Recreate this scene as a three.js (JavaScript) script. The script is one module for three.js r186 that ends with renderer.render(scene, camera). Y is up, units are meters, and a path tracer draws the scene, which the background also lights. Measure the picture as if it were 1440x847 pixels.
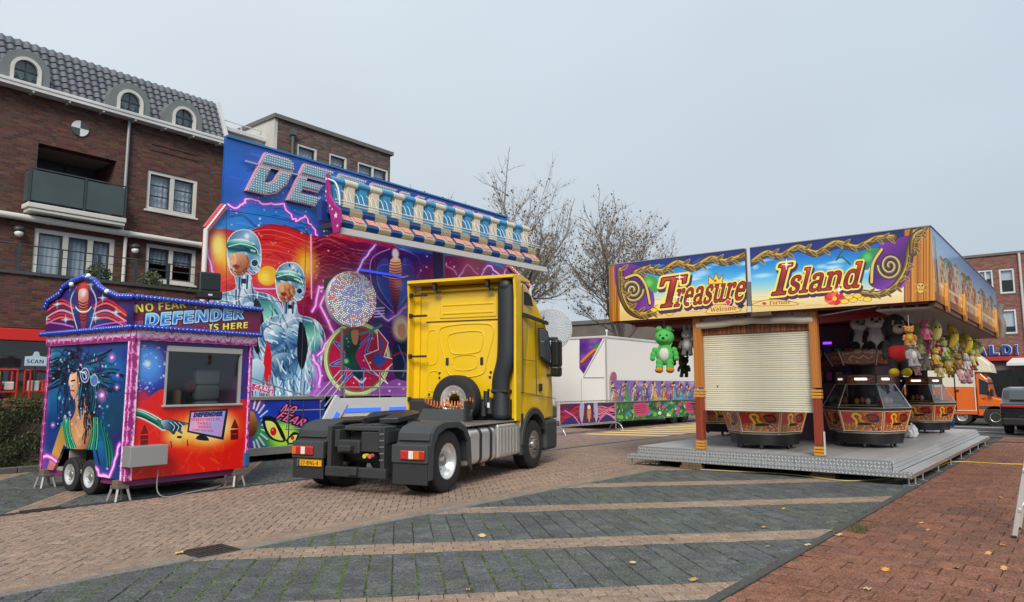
import * as THREE from 'three';
import { RoundedBoxGeometry } from 'three/addons/geometries/RoundedBoxGeometry.js';
import { mergeGeometries } from 'three/addons/utils/BufferGeometryUtils.js';

// ---------- camera, sky, sun, exposure ----------
const scene = new THREE.Scene();
const EYE = 1.7, FOCAL = 1000, YAW = THREE.MathUtils.degToRad(39), PITCH = Math.atan((543 - 423.5) / FOCAL);
const camera = new THREE.PerspectiveCamera(THREE.MathUtils.radToDeg(2 * Math.atan(423.5 / FOCAL)), 1440 / 847, 0.1, 900);
camera.rotation.order = 'YXZ';
camera.position.set(0, EYE, 0);
camera.rotation.set(PITCH, YAW, 0);
scene.add(camera);

const renderer = new THREE.WebGLRenderer({ antialias: true });
renderer.setSize(1024, 602);
renderer.toneMapping = THREE.LinearToneMapping;
renderer.toneMappingExposure = 2.3;
renderer.shadowMap.enabled = true;

let seed = 20231;
const rnd = () => { seed = (seed + 0x6d2b79f5) | 0; let t = Math.imul(seed ^ (seed >>> 15), 1 | seed); t = (t + Math.imul(t ^ (t >>> 7), 61 | t)) ^ t; return ((t ^ (t >>> 14)) >>> 0) / 4294967296; };
const rr = (a, b) => a + (b - a) * rnd();
const lerp = (a, b, t) => a + (b - a) * t, clamp = (v, a, b) => Math.max(a, Math.min(b, v));
// tileable value noise on a lattice of n cells
function lattice(n) {
  const g = new Float32Array(n * n); for (let i = 0; i < n * n; i++) g[i] = rnd();
  return (u, v) => {
    const x = u * n, y = v * n, ix = Math.floor(x), iy = Math.floor(y), fx = x - ix, fy = y - iy, s = fx * fx * (3 - 2 * fx), t = fy * fy * (3 - 2 * fy);
    const w = (i, j) => g[(((iy + j) % n + n) % n) * n + (((ix + i) % n + n) % n)];
    return lerp(lerp(w(0, 0), w(1, 0), s), lerp(w(0, 1), w(1, 1), s), t);
  };
}
{ // overcast sky: one layer of cloud, with brightness added overhead to lift the ground, a little deeper in tone towards +x
  const W = 512, H = 256, d = new Float32Array(W * H * 4), n1 = lattice(5), n2 = lattice(11), n3 = lattice(26);
  for (let j = 0; j < H; j++) for (let i = 0; i < W; i++) {
    const el = ((j + 0.5) / H - 0.5) * Math.PI, az = ((i + 0.5) / W - 0.5) * 2 * Math.PI, x = Math.cos(az) * Math.cos(el), y = Math.sin(el), z = Math.sin(az) * Math.cos(el);
    const side = clamp(0.5 + 0.5 * (x * 0.8 - z * 0.15) , 0, 1), up = clamp(y, 0, 1);
    const u = x * 0.35 / (0.5 + up) + 0.5, v = z * 0.35 / (0.5 + up) + 0.5;
    const cl = 1 + 0.06 * (n1(u, v) - 0.5) + 0.05 * (n2(u, v) - 0.5) + 0.025 * (n3(u, v) - 0.5);
    const k = (j * W + i) * 4, t = side;
    const c = y > -0.02 ? [lerp(0.264, 0.176, t), lerp(0.289, 0.219, t), lerp(0.314, 0.26, t)].map((q) => q * (1 + 0.5 * up)) : [0.13, 0.13, 0.13];
    for (let q = 0; q < 3; q++) d[k + q] = c[q] * cl;
    d[k + 3] = 1;
  }
  const t = new THREE.DataTexture(d, W, H, THREE.RGBAFormat, THREE.FloatType);
  t.mapping = THREE.EquirectangularReflectionMapping; t.magFilter = THREE.LinearFilter; t.minFilter = THREE.LinearFilter; t.needsUpdate = true;
  scene.background = t; scene.environment = t;
}
const sun = new THREE.DirectionalLight(0xfff4e6, 1.5);
sun.position.set(16, 36, 22); sun.target.position.set(-9, 0, -14);
sun.castShadow = true; sun.shadow.radius = 48;
sun.shadow.mapSize.set(2048, 2048);
Object.assign(sun.shadow.camera, { left: -45, right: 45, top: 45, bottom: -45, near: 1, far: 140 });
scene.add(sun, sun.target);

// ---------- photo pixel -> point on a plane of the place ----------
function pixelRay(px, py) { return new THREE.Vector3(px - 720, 423.5 - py, -FOCAL).applyEuler(camera.rotation); }
function at(px, py, axis, v) { const d = pixelRay(px, py), o = { x: 0, y: EYE, z: 0 }; const t = (v - o[axis]) / d[axis]; return new THREE.Vector3(t * d.x, EYE + t * d.y, t * d.z); }
// the same on a plane of a turned thing (local axes)
function atLocal(px, py, ox, oz, deg, axis, v) {
  const a = THREE.MathUtils.degToRad(deg), c = Math.cos(a), s = Math.sin(a), d = pixelRay(px, py);
  const loc = (x, y, z) => ({ x: c * x - s * z, y, z: s * x + c * z });
  const e = loc(-ox, EYE, -oz), l = loc(d.x, d.y, d.z), t = (v - e[axis]) / l[axis];
  return new THREE.Vector3(e.x + t * l.x, e.y + t * l.y, e.z + t * l.z);
}

// ---------- building helpers ----------
const used = new Map();
function numbered(name) { const n = used.get(name) ?? 0; used.set(name, n + 1); return n ? name + '_' + String(n).padStart(3, '0') : name; }
const V = (x, y, z) => new THREE.Vector3(x, y, z), V2 = (x, y) => new THREE.Vector2(x, y), R = THREE.MathUtils.degToRad;
function plain(g) { // same attributes everywhere so that pieces merge
  if (g.index) g = g.toNonIndexed();
  for (const k of Object.keys(g.attributes)) if (!['position', 'normal', 'uv'].includes(k)) g.deleteAttribute(k);
  if (!g.attributes.uv) g.setAttribute('uv', new THREE.BufferAttribute(new Float32Array(g.attributes.position.count * 2), 2));
  if (!g.attributes.normal) g.computeVertexNormals();
  g.morphAttributes = {};
  return g;
}
const merge = (list) => { list = [list].flat(9).filter(Boolean).map(plain); return list.length === 1 ? list[0] : mergeGeometries(list); };
function obj(name, geoms, m, parent) {
  const o = new THREE.Mesh(geoms.isBufferGeometry ? geoms : merge(geoms), m);
  o.name = parent ? name : numbered(name); o.castShadow = o.receiveShadow = true;
  (parent ?? scene).add(o);
  return o;
}
function tag(o, label, category, group, kind) { o.userData.label = label; if (category) o.userData.category = category; if (group) o.userData.group = group; if (kind) o.userData.kind = kind; return o; }
function thing(name, label, category, [x, y, z] = [0, 0, 0], turn = 0, group) {
  const o = new THREE.Group(); o.name = numbered(name); scene.add(o); o.position.set(x, y, z); o.rotation.y = turn; return tag(o, label, category, group);
}
function struct(name, geoms, m, label) { const o = obj(name, geoms, m); o.userData.kind = 'structure'; if (label) o.userData.label = label; return o; }
function dup(root, pos, turn, label, group) { const r = root.clone(); r.userData = { ...root.userData }; r.name = numbered(root.name.replace(/_\d{3}$/, '')); scene.add(r); r.position.set(...pos); r.rotation.y = turn ?? root.rotation.y; if (label) r.userData.label = label; if (group) r.userData.group = group; return r; }
// box uv in metres
function metric(g, s = 1) {
  g = plain(g); const p = g.attributes.position, n = g.attributes.normal, uv = g.attributes.uv;
  for (let i = 0; i < p.count; i++) {
    const ax = Math.abs(n.getX(i)), ay = Math.abs(n.getY(i)), az = Math.abs(n.getZ(i));
    if (ay >= ax && ay >= az) uv.setXY(i, p.getX(i) * s, -p.getZ(i) * s); else if (ax >= az) uv.setXY(i, -p.getZ(i) * s, p.getY(i) * s); else uv.setXY(i, p.getX(i) * s, p.getY(i) * s);
  }
  return g;
}
const move = (g, x, y, z, rx = 0, ry = 0, rz = 0) => { if (rx || ry || rz) g.applyMatrix4(new THREE.Matrix4().makeRotationFromEuler(new THREE.Euler(rx, ry, rz, 'YXZ'))); return g.translate(x, y, z); };
const box = (w, h, d, x = 0, y = 0, z = 0, rx = 0, ry = 0, rz = 0) => metric(move(new THREE.BoxGeometry(w, h, d), x, y, z, rx, ry, rz));
const span = (x0, x1, y0, y1, z0, z1) => box(Math.abs(x1 - x0), Math.abs(y1 - y0), Math.abs(z1 - z0), (x0 + x1) / 2, (y0 + y1) / 2, (z0 + z1) / 2);
const rbox = (w, h, d, r = 0.02, x = 0, y = 0, z = 0, rx = 0, ry = 0, rz = 0, seg = 2) => metric(move(new RoundedBoxGeometry(w, h, d, seg, Math.min(r, w / 2.01, h / 2.01, d / 2.01)), x, y, z, rx, ry, rz));
const rspan = (x0, x1, y0, y1, z0, z1, r = 0.02) => rbox(Math.abs(x1 - x0), Math.abs(y1 - y0), Math.abs(z1 - z0), r, (x0 + x1) / 2, (y0 + y1) / 2, (z0 + z1) / 2);
const cyl = (r0, r1, h, x = 0, y = 0, z = 0, seg = 16, rx = 0, ry = 0, rz = 0, open = false) => move(new THREE.CylinderGeometry(r1, r0, h, seg, 1, open), x, y, z, rx, ry, rz);
const ball = (r, x = 0, y = 0, z = 0, sx = 1, sy = 1, sz = 1, w = 14, h = 10) => new THREE.SphereGeometry(r, w, h).scale(sx, sy, sz).translate(x, y, z);
function bar(a, b, r, seg = 8) { // round bar between two points
  const d = b.clone().sub(a), L = d.length(), g = new THREE.CylinderGeometry(r, r, L, seg);
  return g.applyQuaternion(new THREE.Quaternion().setFromUnitVectors(V(0, 1, 0), d.normalize())).translate((a.x + b.x) / 2, (a.y + b.y) / 2, (a.z + b.z) / 2);
}
function flat(a, b, w, h) { // rectangular bar between two points
  const d = b.clone().sub(a), L = d.length(), m = new THREE.Matrix4().lookAt(a, b, V(0, 1, 0)).setPosition(a.clone().add(b).multiplyScalar(0.5));
  return metric(new THREE.BoxGeometry(w, h, L)).applyMatrix4(m);
}
const tube = (pts, r, seg = 24, rs = 6, closed = false) => new THREE.TubeGeometry(new THREE.CatmullRomCurve3(pts, closed), seg, r, rs, closed);
const lathe = (pts, seg = 20) => new THREE.LatheGeometry(pts.map(([x, y]) => V2(x, y)), seg);
function shapeOf(pts, holes = []) { const s = new THREE.Shape(pts.map(([x, y]) => V2(x, y))); for (const h of holes) s.holes.push(new THREE.Path(h.map(([x, y]) => V2(x, y)))); return s; }
const ext = (shape, depth, bevel = 0, seg = 12) => new THREE.ExtrudeGeometry(shape, { depth, bevelEnabled: bevel > 0, bevelThickness: bevel, bevelSize: bevel, bevelOffset: -bevel, bevelSegments: 2, curveSegments: seg });
// a wall in the plane x = c facing +x: outline and holes given as [z, y]; thickness goes to -x
function wallX(c, pts, holes, th) { const g = ext(shapeOf(pts.map(([z, y]) => [-z, y]), holes.map((h) => h.map(([z, y]) => [-z, y]))), th); g.rotateY(Math.PI / 2); return metric(g.translate(c - th, 0, 0)); }
const rect = (a0, a1, b0, b1) => [[a0, b0], [a1, b0], [a1, b1], [a0, b1]];
// rectangle in plane x=c (facing +x) with uv 0..1: left edge zl (nearer camera), right edge zr
function quadX(c, zl, zr, y0, y1) { return quad([V(c, y0, zl), V(c, y0, zr), V(c, y1, zr), V(c, y1, zl)]); }
function quad([a, b, c, d]) { // a,b,c,d counter-clockwise from lower left, uv 0..1
  const g = new THREE.BufferGeometry();
  g.setAttribute('position', new THREE.Float32BufferAttribute([a, b, c, a, c, d].flatMap((p) => [p.x, p.y, p.z]), 3));
  g.setAttribute('uv', new THREE.Float32BufferAttribute([0, 0, 1, 0, 1, 1, 0, 0, 1, 1, 0, 1], 2)); g.computeVertexNormals(); return g;
}
// ---------- materials ----------
const col = (c) => (Array.isArray(c) ? new THREE.Color().setRGB(...c) : new THREE.Color(c));
const mats = new Map();
function M(c, rough = 0.6, metal = 0, o = {}) {
  const key = JSON.stringify([c, rough, metal]) + Object.keys(o).length;
  if (!Object.keys(o).length && mats.has(key)) return mats.get(key);
  const m = new (o.clearcoat || o.transmission || o.sheen ? THREE.MeshPhysicalMaterial : THREE.MeshStandardMaterial)({ color: col(c), roughness: rough, metalness: metal, ...o });
  if (!Object.keys(o).length) mats.set(key, m);
  return m;
}
function canvas(w, h) { const c = document.createElement('canvas'); c.width = w; c.height = h; return c; }
function tex(c, srgb = true, repeat) { const t = new THREE.CanvasTexture(c); if (srgb) t.colorSpace = THREE.SRGBColorSpace; t.magFilter = THREE.LinearFilter; if (repeat) { t.wrapS = t.wrapT = THREE.RepeatWrapping; t.repeat.set(...repeat); } return t; }
function dataTex(n, f, repeat = [1, 1], srgb = false) { // f(u,v) -> grey 0..1 or [r,g,b]
  const d = new Uint8Array(n * n * 4);
  for (let j = 0; j < n; j++) for (let i = 0; i < n; i++) { const v = f((i + 0.5) / n, (j + 0.5) / n), k = (j * n + i) * 4; for (let q = 0; q < 3; q++) d[k + q] = clamp(Array.isArray(v) ? v[q] : v, 0, 1) * 255; d[k + 3] = 255; }
  const t = new THREE.DataTexture(d, n, n); t.wrapS = t.wrapT = THREE.RepeatWrapping; t.magFilter = THREE.LinearFilter; t.repeat.set(...repeat); if (srgb) t.colorSpace = THREE.SRGBColorSpace; t.needsUpdate = true; return t;
}
const nA = lattice(6), nB = lattice(17), nC = lattice(48), nD = lattice(120);
const fbm = (u, v) => 0.5 * nA(u, v) + 0.28 * nB(u, v) + 0.15 * nC(u, v) + 0.07 * nD(u, v);
// grain of cast concrete and clay: one texture for colour (multiplied) and one for relief
const grainMap = dataTex(512, (u, v) => { const f = fbm(u, v), s = nD(u, v) * 0.55 + nC(u, v) * 0.2 + 0.25 * rnd(); return 0.72 + 0.16 * (f - 0.5) + 0.42 * (s - 0.5); }, [1 / 0.9, 1 / 0.9], true);
const grainBump = dataTex(512, (u, v) => 0.5 + 0.5 * (nD(u, v) - 0.5) + 0.5 * (rnd() - 0.5), [1 / 0.9, 1 / 0.9]);
const speckMap = dataTex(512, (u, v) => { const f = fbm(u, v), r = rnd(); return 0.62 + 0.3 * (f - 0.5) + 0.35 * (nD(u, v) - 0.5) + (r > 0.9 ? rr(0.1, 0.42) : r < 0.2 ? -0.22 : 0); }, [1 / 1.3, 1 / 1.3], true);
const blotch = dataTex(512, (u, v) => 0.93 + 0.2 * (fbm(u, v) - 0.5), [1 / 6, 1 / 6], true);
const dirtRough = dataTex(256, (u, v) => 0.55 + 0.6 * (fbm(u, v) - 0.35), [0.7, 0.7]);
// ---------- ground: sheets, then paving laid piece by piece ----------
const asphaltMap = dataTex(512, (u, v) => { const g = rnd(), f = fbm(u, v); return 0.62 + 0.3 * (f - 0.5) + (g > 0.93 ? 0.25 : 0.2 * (g - 0.5)); }, [0.35, 0.35], true);
struct('ground', box(500, 0.04, 500, 0, -0.07, -60), M([0.085, 0.088, 0.09], 0.9, 0, { map: asphaltMap, bumpMap: grainBump, bumpScale: 0.003 }), 'grey asphalt of the square and the streets around it');
const bed = M([0.055, 0.05, 0.042], 0.98, 0, { map: grainMap });
const sheet = (name, x0, x1, z0, z1, y, m, label) => struct(name, span(x0, x1, y - 0.03, y, z0, z1), m, label);

function clipPoly(poly, planes) { // planes [nx, nz, d]: keep nx*x + nz*z <= d
  for (const [nx, nz, d] of planes) {
    const out = [];
    for (let i = 0; i < poly.length; i++) {
      const a = poly[i], b = poly[(i + 1) % poly.length], fa = nx * a[0] + nz * a[1] - d, fb = nx * b[0] + nz * b[1] - d;
      if (fa <= 0) out.push(a);
      if ((fa < 0) !== (fb < 0) && fa !== fb) { const t = fa / (fa - fb); out.push([a[0] + t * (b[0] - a[0]), a[1] + t * (b[1] - a[1])]); }
    }
    poly = out; if (poly.length < 3) return null;
  }
  return poly;
}
function polyArea(p) { let s = 0; for (let i = 0; i < p.length; i++) { const a = p[i], b = p[(i + 1) % p.length]; s += a[0] * b[1] - b[0] * a[1]; } return s / 2; }
// writes one paving stone (convex polygon, chamfered upper edge, no underside) into the arrays
function stone(A, poly, y, gap, bev, depth, uvOff, color, tilt = [0, 0]) {
  if (polyArea(poly) > 0) poly = poly.slice().reverse();
  let cx = 0, cz = 0; for (const p of poly) { cx += p[0]; cz += p[1]; } cx /= poly.length; cz /= poly.length;
  const inset = (d) => poly.map((p, i) => { // move each edge inwards by d
    const a = poly[(i + poly.length - 1) % poly.length], b = poly[(i + 1) % poly.length];
    const n1 = nrm(a, p), n2 = nrm(p, b), k = 1 + n1[0] * n2[0] + n1[1] * n2[1];
    return [p[0] + (n1[0] + n2[0]) * d / Math.max(k, 0.5), p[1] + (n1[1] + n2[1]) * d / Math.max(k, 0.5)];
  });
  function nrm(a, b) { const dx = b[0] - a[0], dz = b[1] - a[1], l = Math.hypot(dx, dz) || 1; return [dz / l, -dx / l].map((q) => q * sgn); }
  let sgn = 1; { const m = [(poly[0][0] + poly[1][0]) / 2, (poly[0][1] + poly[1][1]) / 2], n = nrm(poly[0], poly[1]); if (n[0] * (cx - m[0]) + n[1] * (cz - m[1]) < 0) sgn = -1; }
  const o = inset(gap), t = inset(gap + bev), yy = (p, h) => h + (p[0] - cx) * tilt[0] + (p[1] - cz) * tilt[1];
  const put = (p, h, n) => { A.p.push(p[0], yy(p, h), p[1]); A.n.push(...n); A.u.push(p[0] + uvOff[0], p[1] + uvOff[1]); A.c.push(...color); };
  const up = [0, 1, 0];
  for (let i = 1; i + 1 < t.length; i++) for (const q of [t[0], t[i], t[i + 1]]) put(q, y, up);
  for (let i = 0; i < o.length; i++) {
    const j = (i + 1) % o.length, n = nrm(poly[i], poly[j]), c = [-n[0] * 0.7, 0.7, -n[1] * 0.7], s = [-n[0], 0, -n[1]];
    for (const [q, h] of [[o[i], y - bev * 0.8], [o[j], y - bev * 0.8], [t[j], y], [o[i], y - bev * 0.8], [t[j], y], [t[i], y]]) put(q, h, c);
    for (const [q, h] of [[o[i], y - depth], [o[j], y - depth], [o[j], y - bev * 0.8], [o[i], y - depth], [o[j], y - bev * 0.8], [o[i], y - bev * 0.8]]) put(q, h, s);
  }
}
function toGeom(A, colors) {
  const g = new THREE.BufferGeometry();
  g.setAttribute('position', new THREE.Float32BufferAttribute(A.p, 3)); g.setAttribute('normal', new THREE.Float32BufferAttribute(A.n, 3)); g.setAttribute('uv', new THREE.Float32BufferAttribute(A.u, 2));
  if (colors) g.setAttribute('color', new THREE.Float32BufferAttribute(A.c, 3));
  return g;
}
const newA = () => ({ p: [], n: [], u: [], c: [] });
const inFrame = (x, z) => { const v = V(x, 0, z).sub(camera.position).applyEuler(new THREE.Euler(0, -YAW, 0)); const w = V(v.x, Math.cos(PITCH) * v.y + Math.sin(PITCH) * v.z, -Math.sin(PITCH) * v.y + Math.cos(PITCH) * v.z); if (w.z > -1) return null; const px = 720 + FOCAL * w.x / -w.z, py = 423.5 - FOCAL * w.y / -w.z; return px > -6 && px < 1446 && py < 853 ? -w.z : null; };
// stones: [poly, toneIndex]; the 300 that show largest become meshes, the rest one mass
function pave(parent, name, stones, tones, o) {
  tones = [...tones].sort((a, b) => a[0] + a[1] - b[0] - b[1]);
  const list = stones.map(([poly]) => { let tone; let x = 0, z = 0; for (const p of poly) { x += p[0]; z += p[1]; } x /= poly.length; z /= poly.length; const d = inFrame(x, z); tone = Math.floor(clamp((0.55 * ((fbm(x * 0.09 + 0.2, z * 0.09) - 0.5) * 1.5 + 0.5) + 0.45 * rnd()), 0, 0.999) * tones.length); return { poly, tone, x, z, d: d ?? 1e4 + x * x + z * z, show: d ? Math.abs(polyArea(poly)) / (d * d * d) : 0 }; });
  list.sort((a, b) => b.show - a.show);
  const mk = (extra) => new THREE.MeshStandardMaterial({ roughness: o.rough ?? 0.86, map: o.map ?? grainMap, bumpMap: grainBump, bumpScale: o.bump ?? 0.0022, ...extra });
  const ms = tones.map((t) => mk({ color: col(t) })), rest = newA();
  list.forEach((s, k) => {
    const y = o.y + rr(-1, 1) * (o.uneven ?? 0.0018), tilt = [rr(-1, 1) * 0.006, rr(-1, 1) * 0.006], off = [rr(0, 9), rr(0, 9)];
    if (k < 300) {
      const A = newA(); stone(A, s.poly.map(([x, z]) => [x - s.x, z - s.z]), 0, o.gap, o.bev ?? 0.004, o.depth ?? 0.03, off, [1, 1, 1], tilt);
      const m = obj(name, toGeom(A), ms[s.tone], parent); m.position.set(s.x, y, s.z);
    } else stone(rest, s.poly, y, o.gap, o.bev ?? 0.004, o.depth ?? 0.03, off, col(tones[s.tone]).toArray(), tilt);
  });
  if (rest.p.length) { const m = obj(o.mass ?? name + '_field', toGeom(rest, true), mk({ vertexColors: true }), parent); m.userData.kind = 'stuff'; }
}
const toneOf = (n) => Math.min(n - 1, Math.floor(rnd() * n));
const BAY0 = -2.52, BAY1 = -7.0, ROAD0 = -7.5, ROAD1 = -11.25;
// direction of the bay markings
const S1 = [Math.sin(R(42)), -Math.cos(R(42))], N1 = [Math.cos(R(42)), Math.sin(R(42))];
const S2 = [-0.782, -0.623], N2 = [0.623, -0.782];
const stripes1 = [-3.76, -5.87, -7.84, -10.04, -12.17, -14.3], stripes2 = [-6.45, -4.32, -2.2, -0.07, 2.06, 4.2, 6.3, 8.4], SW = 0.225;
const pinkTones = [[0.522, 0.366, 0.259], [0.58, 0.419, 0.3], [0.479, 0.351, 0.266], [0.625, 0.448, 0.315], [0.436, 0.321, 0.237]];
const darkTones = [[0.226, 0.24, 0.246], [0.258, 0.277, 0.279], [0.191, 0.207, 0.214], [0.291, 0.305, 0.298], [0.231, 0.259, 0.228]];
const redTones = [[0.558, 0.225, 0.123], [0.623, 0.258, 0.145], [0.491, 0.209, 0.121], [0.589, 0.249, 0.152], [0.441, 0.203, 0.123]];
const roadTones = [[0.559, 0.386, 0.287], [0.608, 0.426, 0.317], [0.518, 0.371, 0.279], [0.649, 0.452, 0.333], [0.479, 0.345, 0.27]];
const depthTone = (T) => T;
function bay(parent, x0, x1, z0, z1, S, N, stripes, markName) {
  const planes = [[1, 0, x1], [-1, 0, -x0], [0, 1, z1], [0, -1, -z0]], dark = [], pink = [];
  const pt = (s, n) => [S[0] * s + N[0] * n, S[1] * s + N[1] * n];
  const inStripe = (n) => stripes.some((c) => Math.abs(n - c) < SW + 0.001);
  const add = (list, s0, s1, n0, n1, tones) => { const p = clipPoly([pt(s0, n0), pt(s1, n0), pt(s1, n1), pt(s0, n1)], planes); if (p && Math.abs(polyArea(p)) > 0.0012) list.push([p, toneOf(tones)]); };
  const st = [...stripes].sort((a, b) => a - b);
  for (let k = 0; k <= st.length; k++) { // dark slabs between the markings, in columns across
    const lo = k ? st[k - 1] + SW : st[0] - 2.1, hi = k < st.length ? st[k] - SW : st[st.length - 1] + 2.1, W = 0.222, L = 0.325;
    for (let s = -24; s < 30; s += W) { const ph = ((Math.round(s / W) * 0.37) % 1 + 1) % 1 * L; let n = lo - ph; while (n < hi) { const a = Math.max(n, lo), b = Math.min(n + L, hi); if (b - a > 0.03) add(dark, s, s + W, a, b, 5); n += L; } }
  }
  for (const c of st) for (let r = 0; r < 4; r++) { const h = 2 * SW / 4, n = c - SW + r * h; for (let s = -24 + (r % 2) * 0.1; s < 30; s += 0.205) add(pink, s, s + 0.205, n, n + h, 5); }
  pave(parent, 'dark_paver', dark, darkTones, { map: speckMap, y: 0, gap: 0.005, uneven: 0.004, bev: 0.007, bump: 0.004, mass: 'dark_paver_field' });
  pave(parent, 'brick', pink, pinkTones, { y: 0.001, gap: 0.0032, bev: 0.005, mass: 'brick_field' });
}
{
  const b1 = sheet('parking_bay', BAY1 - 0.12, BAY0, -26, 1.5, -0.011, bed, 'dark paved parking bays with slanting pink brick lines beside the red pavement');
  bay(b1, BAY1, BAY0, -15.2, 0.5, S1, N1, stripes1);
  const b2 = sheet('parking_bay', -16.6, -11.45, -10.6, 3, -0.0115, bed, 'dark paved parking bays with pink brick lines under the ticket trailer');
  bay(b2, -16.5, -11.47, -10.5, 0.5, S2, N2, stripes2);
  // carriageway in 45 degree herringbone
  const road = sheet('road', ROAD1, BAY1 - 0.12, -29, 3, -0.013, bed, 'carriageway of pinkish brown bricks laid in herringbone');
  const hb = [], L = 0.21, W = 0.105, q = Math.SQRT1_2, planes = [[1, 0, ROAD0], [-1, 0, -ROAD1], [0, 1, 0.5], [0, -1, 28.5]];
  for (let i = -190; i < 190; i++) for (let j = -130; j < 130; j++) {
    // herringbone: step (W,W) along the diagonal, each cell one lying and one standing brick
    for (const k of [0, 1]) {
      const bx = i * W + j * 2 * L * 0 + j * L * 2 * 0.5, bz = i * W - j * L * 2 * 0.5;
      const [x0, z0, w, l] = k ? [bx + L, bz - W, W, L] : [bx, bz, L, W];
      const c = [[x0, z0], [x0 + w, z0], [x0 + w, z0 + l], [x0, z0 + l]].map(([x, z]) => [(x - z) * q - 9.4, (x + z) * q - 14]);
      if (c[0][0] < -11.6 || c[0][0] > -7.1 || c[0][1] > 0.9 || c[0][1] < -29) continue;
      const p = clipPoly(c, planes); if (p && Math.abs(polyArea(p)) > 0.0012) hb.push([p, toneOf(5)]);
    }
  }
  pave(road, 'brick', hb, roadTones, { y: 0, gap: 0.004, bev: 0.006, uneven: 0.003, mass: 'brick_field' });
  const edge = [];
  for (let r = 0; r < 3; r++) for (let z = 0.5 - (r % 2) * 0.1; z > -28; z -= 0.21) edge.push([[[ROAD0 + 0.012 + r * 0.124, z], [ROAD0 + 0.012 + (r + 1) * 0.124, z], [ROAD0 + 0.012 + (r + 1) * 0.124, z - 0.21], [ROAD0 + 0.012 + r * 0.124, z - 0.21]], toneOf(5)]);
  const strip = struct('gutter', span(ROAD0 + 0.004, BAY1 - 0.12, -0.05, -0.0125, -28.5, 2), bed, 'three rows of bricks edging the carriageway');
  pave(strip, 'brick', edge, pinkTones, { y: -0.001, gap: 0.0025, mass: 'brick_field' });
  const kerbMat = M([0.36, 0.34, 0.31], 0.85, 0, { map: grainMap, bumpMap: grainBump, bumpScale: 0.002 });
  const kerb = (x0, x1, y, label, m, z0 = 1, z1 = -28) => { const g = new THREE.Group(); g.name = numbered('kerb'); g.userData = { kind: 'structure', label }; scene.add(g); const ge = span(x0, x1, y - 0.1, y, 0, -0.994); for (let z = z0; z > z1; z -= 1) { const k = obj('kerbstone', ge, m, g); k.position.set(0, rr(-0.001, 0.002), z); } };
  kerb(BAY1 - 0.118, BAY1 - 0.004, 0.004, 'flush grey concrete kerb between carriageway and bays', kerbMat);
  kerb(BAY0 + 0.004, BAY0 + 0.1, 0.012, 'narrow dark kerb along the red pavement', M([0.13, 0.125, 0.115], 0.9, 0, { map: grainMap, bumpMap: grainBump, bumpScale: 0.003 }));
  kerb(ROAD1 - 0.2, ROAD1 - 0.005, -0.004, 'dark drainage channel along the carriageway', M([0.07, 0.07, 0.07], 0.55, 0, { map: grainMap, bumpMap: grainBump, bumpScale: 0.003 }), 1, -27);
  // red pavement
  const walk = sheet('pavement', BAY0 + 0.1, 9, -29, 3, -0.010, bed, 'pavement of red square concrete slabs');
  const slabs = []; const T = 0.3;
  for (let k = 0; k < 100; k++) for (let x = BAY0 + 0.105 - (k % 2) * T / 2; x < 7; x += T) { const z = 0.8 - k * T, p = clipPoly([[x, z], [x + T, z], [x + T, z - T], [x, z - T]], [[-1, 0, -(BAY0 + 0.105)]]); if (p && Math.abs(polyArea(p)) > 0.003) slabs.push([p, toneOf(5)]); }
  pave(walk, 'slab', slabs, redTones, { map: speckMap, y: 0.006, gap: 0.005, bev: 0.007, uneven: 0.005, bump: 0.004, mass: 'slab_field' });
}
// ---------- buildings ----------
function brickTexture(list, mortar, bw = 0.22, bh = 0.065) {
  const nx = 10, ny = 30, W = 1024, H = 1024, c = canvas(W, H), k = c.getContext('2d'), b = canvas(W, H), kb = b.getContext('2d');
  k.fillStyle = mortar; k.fillRect(0, 0, W, H); kb.fillStyle = '#303030'; kb.fillRect(0, 0, W, H);
  for (let j = 0; j < ny; j++) for (let i = -1; i < nx + 1; i++) {
    const x = (i + (j % 2) * 0.5) * W / nx, y = j * H / ny, h = list[toneOf(list.length)].map((q) => Math.round(clamp(q * rr(0.86, 1.14), 0, 255)));
    k.fillStyle = `rgb(${h})`; k.fillRect(x + 2.5, y + 2.5, W / nx - 5, H / ny - 5);
    for (let q = 0; q < 14; q++) { k.fillStyle = `rgba(${rnd() > 0.5 ? '255,220,200' : '0,0,0'},${rr(0.03, 0.12)})`; k.fillRect(x + rr(3, W / nx - 12), y + rr(3, H / ny - 8), rr(3, 16), rr(1, 4)); }
    const g = Math.round(rr(150, 220)); kb.fillStyle = `rgb(${g},${g},${g})`; kb.fillRect(x + 2.5, y + 2.5, W / nx - 5, H / ny - 5);
  }
  const rep = [1 / (nx * bw), 1 / (ny * bh)];
  return { map: tex(c, true, rep), bumpMap: tex(b, false, rep), bumpScale: 0.008 };
}
const brickRed = M(0xffffff, 0.9, 0, brickTexture([[92, 60, 52], [82, 53, 47], [100, 67, 57], [74, 48, 44], [88, 56, 51]], '#5a4a44'));
const brickDark = M(0xffffff, 0.9, 0, brickTexture([[96, 78, 72], [84, 68, 64], [108, 86, 78], [74, 60, 58]], '#6a5f59'));
const brickRose = M(0xffffff, 0.9, 0, brickTexture([[126, 84, 76], [118, 78, 70], [134, 92, 82], [108, 74, 68]], '#7a6660'));
const creamPaint = M([0.74, 0.73, 0.68], 0.55, 0, { map: blotch }), whitePaint = M([0.72, 0.73, 0.72], 0.5, 0, { map: blotch });
const darkFrame = M([0.035, 0.045, 0.05], 0.4), leadMat = M([0.21, 0.235, 0.24], 0.6, 0.15, { map: blotch });
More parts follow.
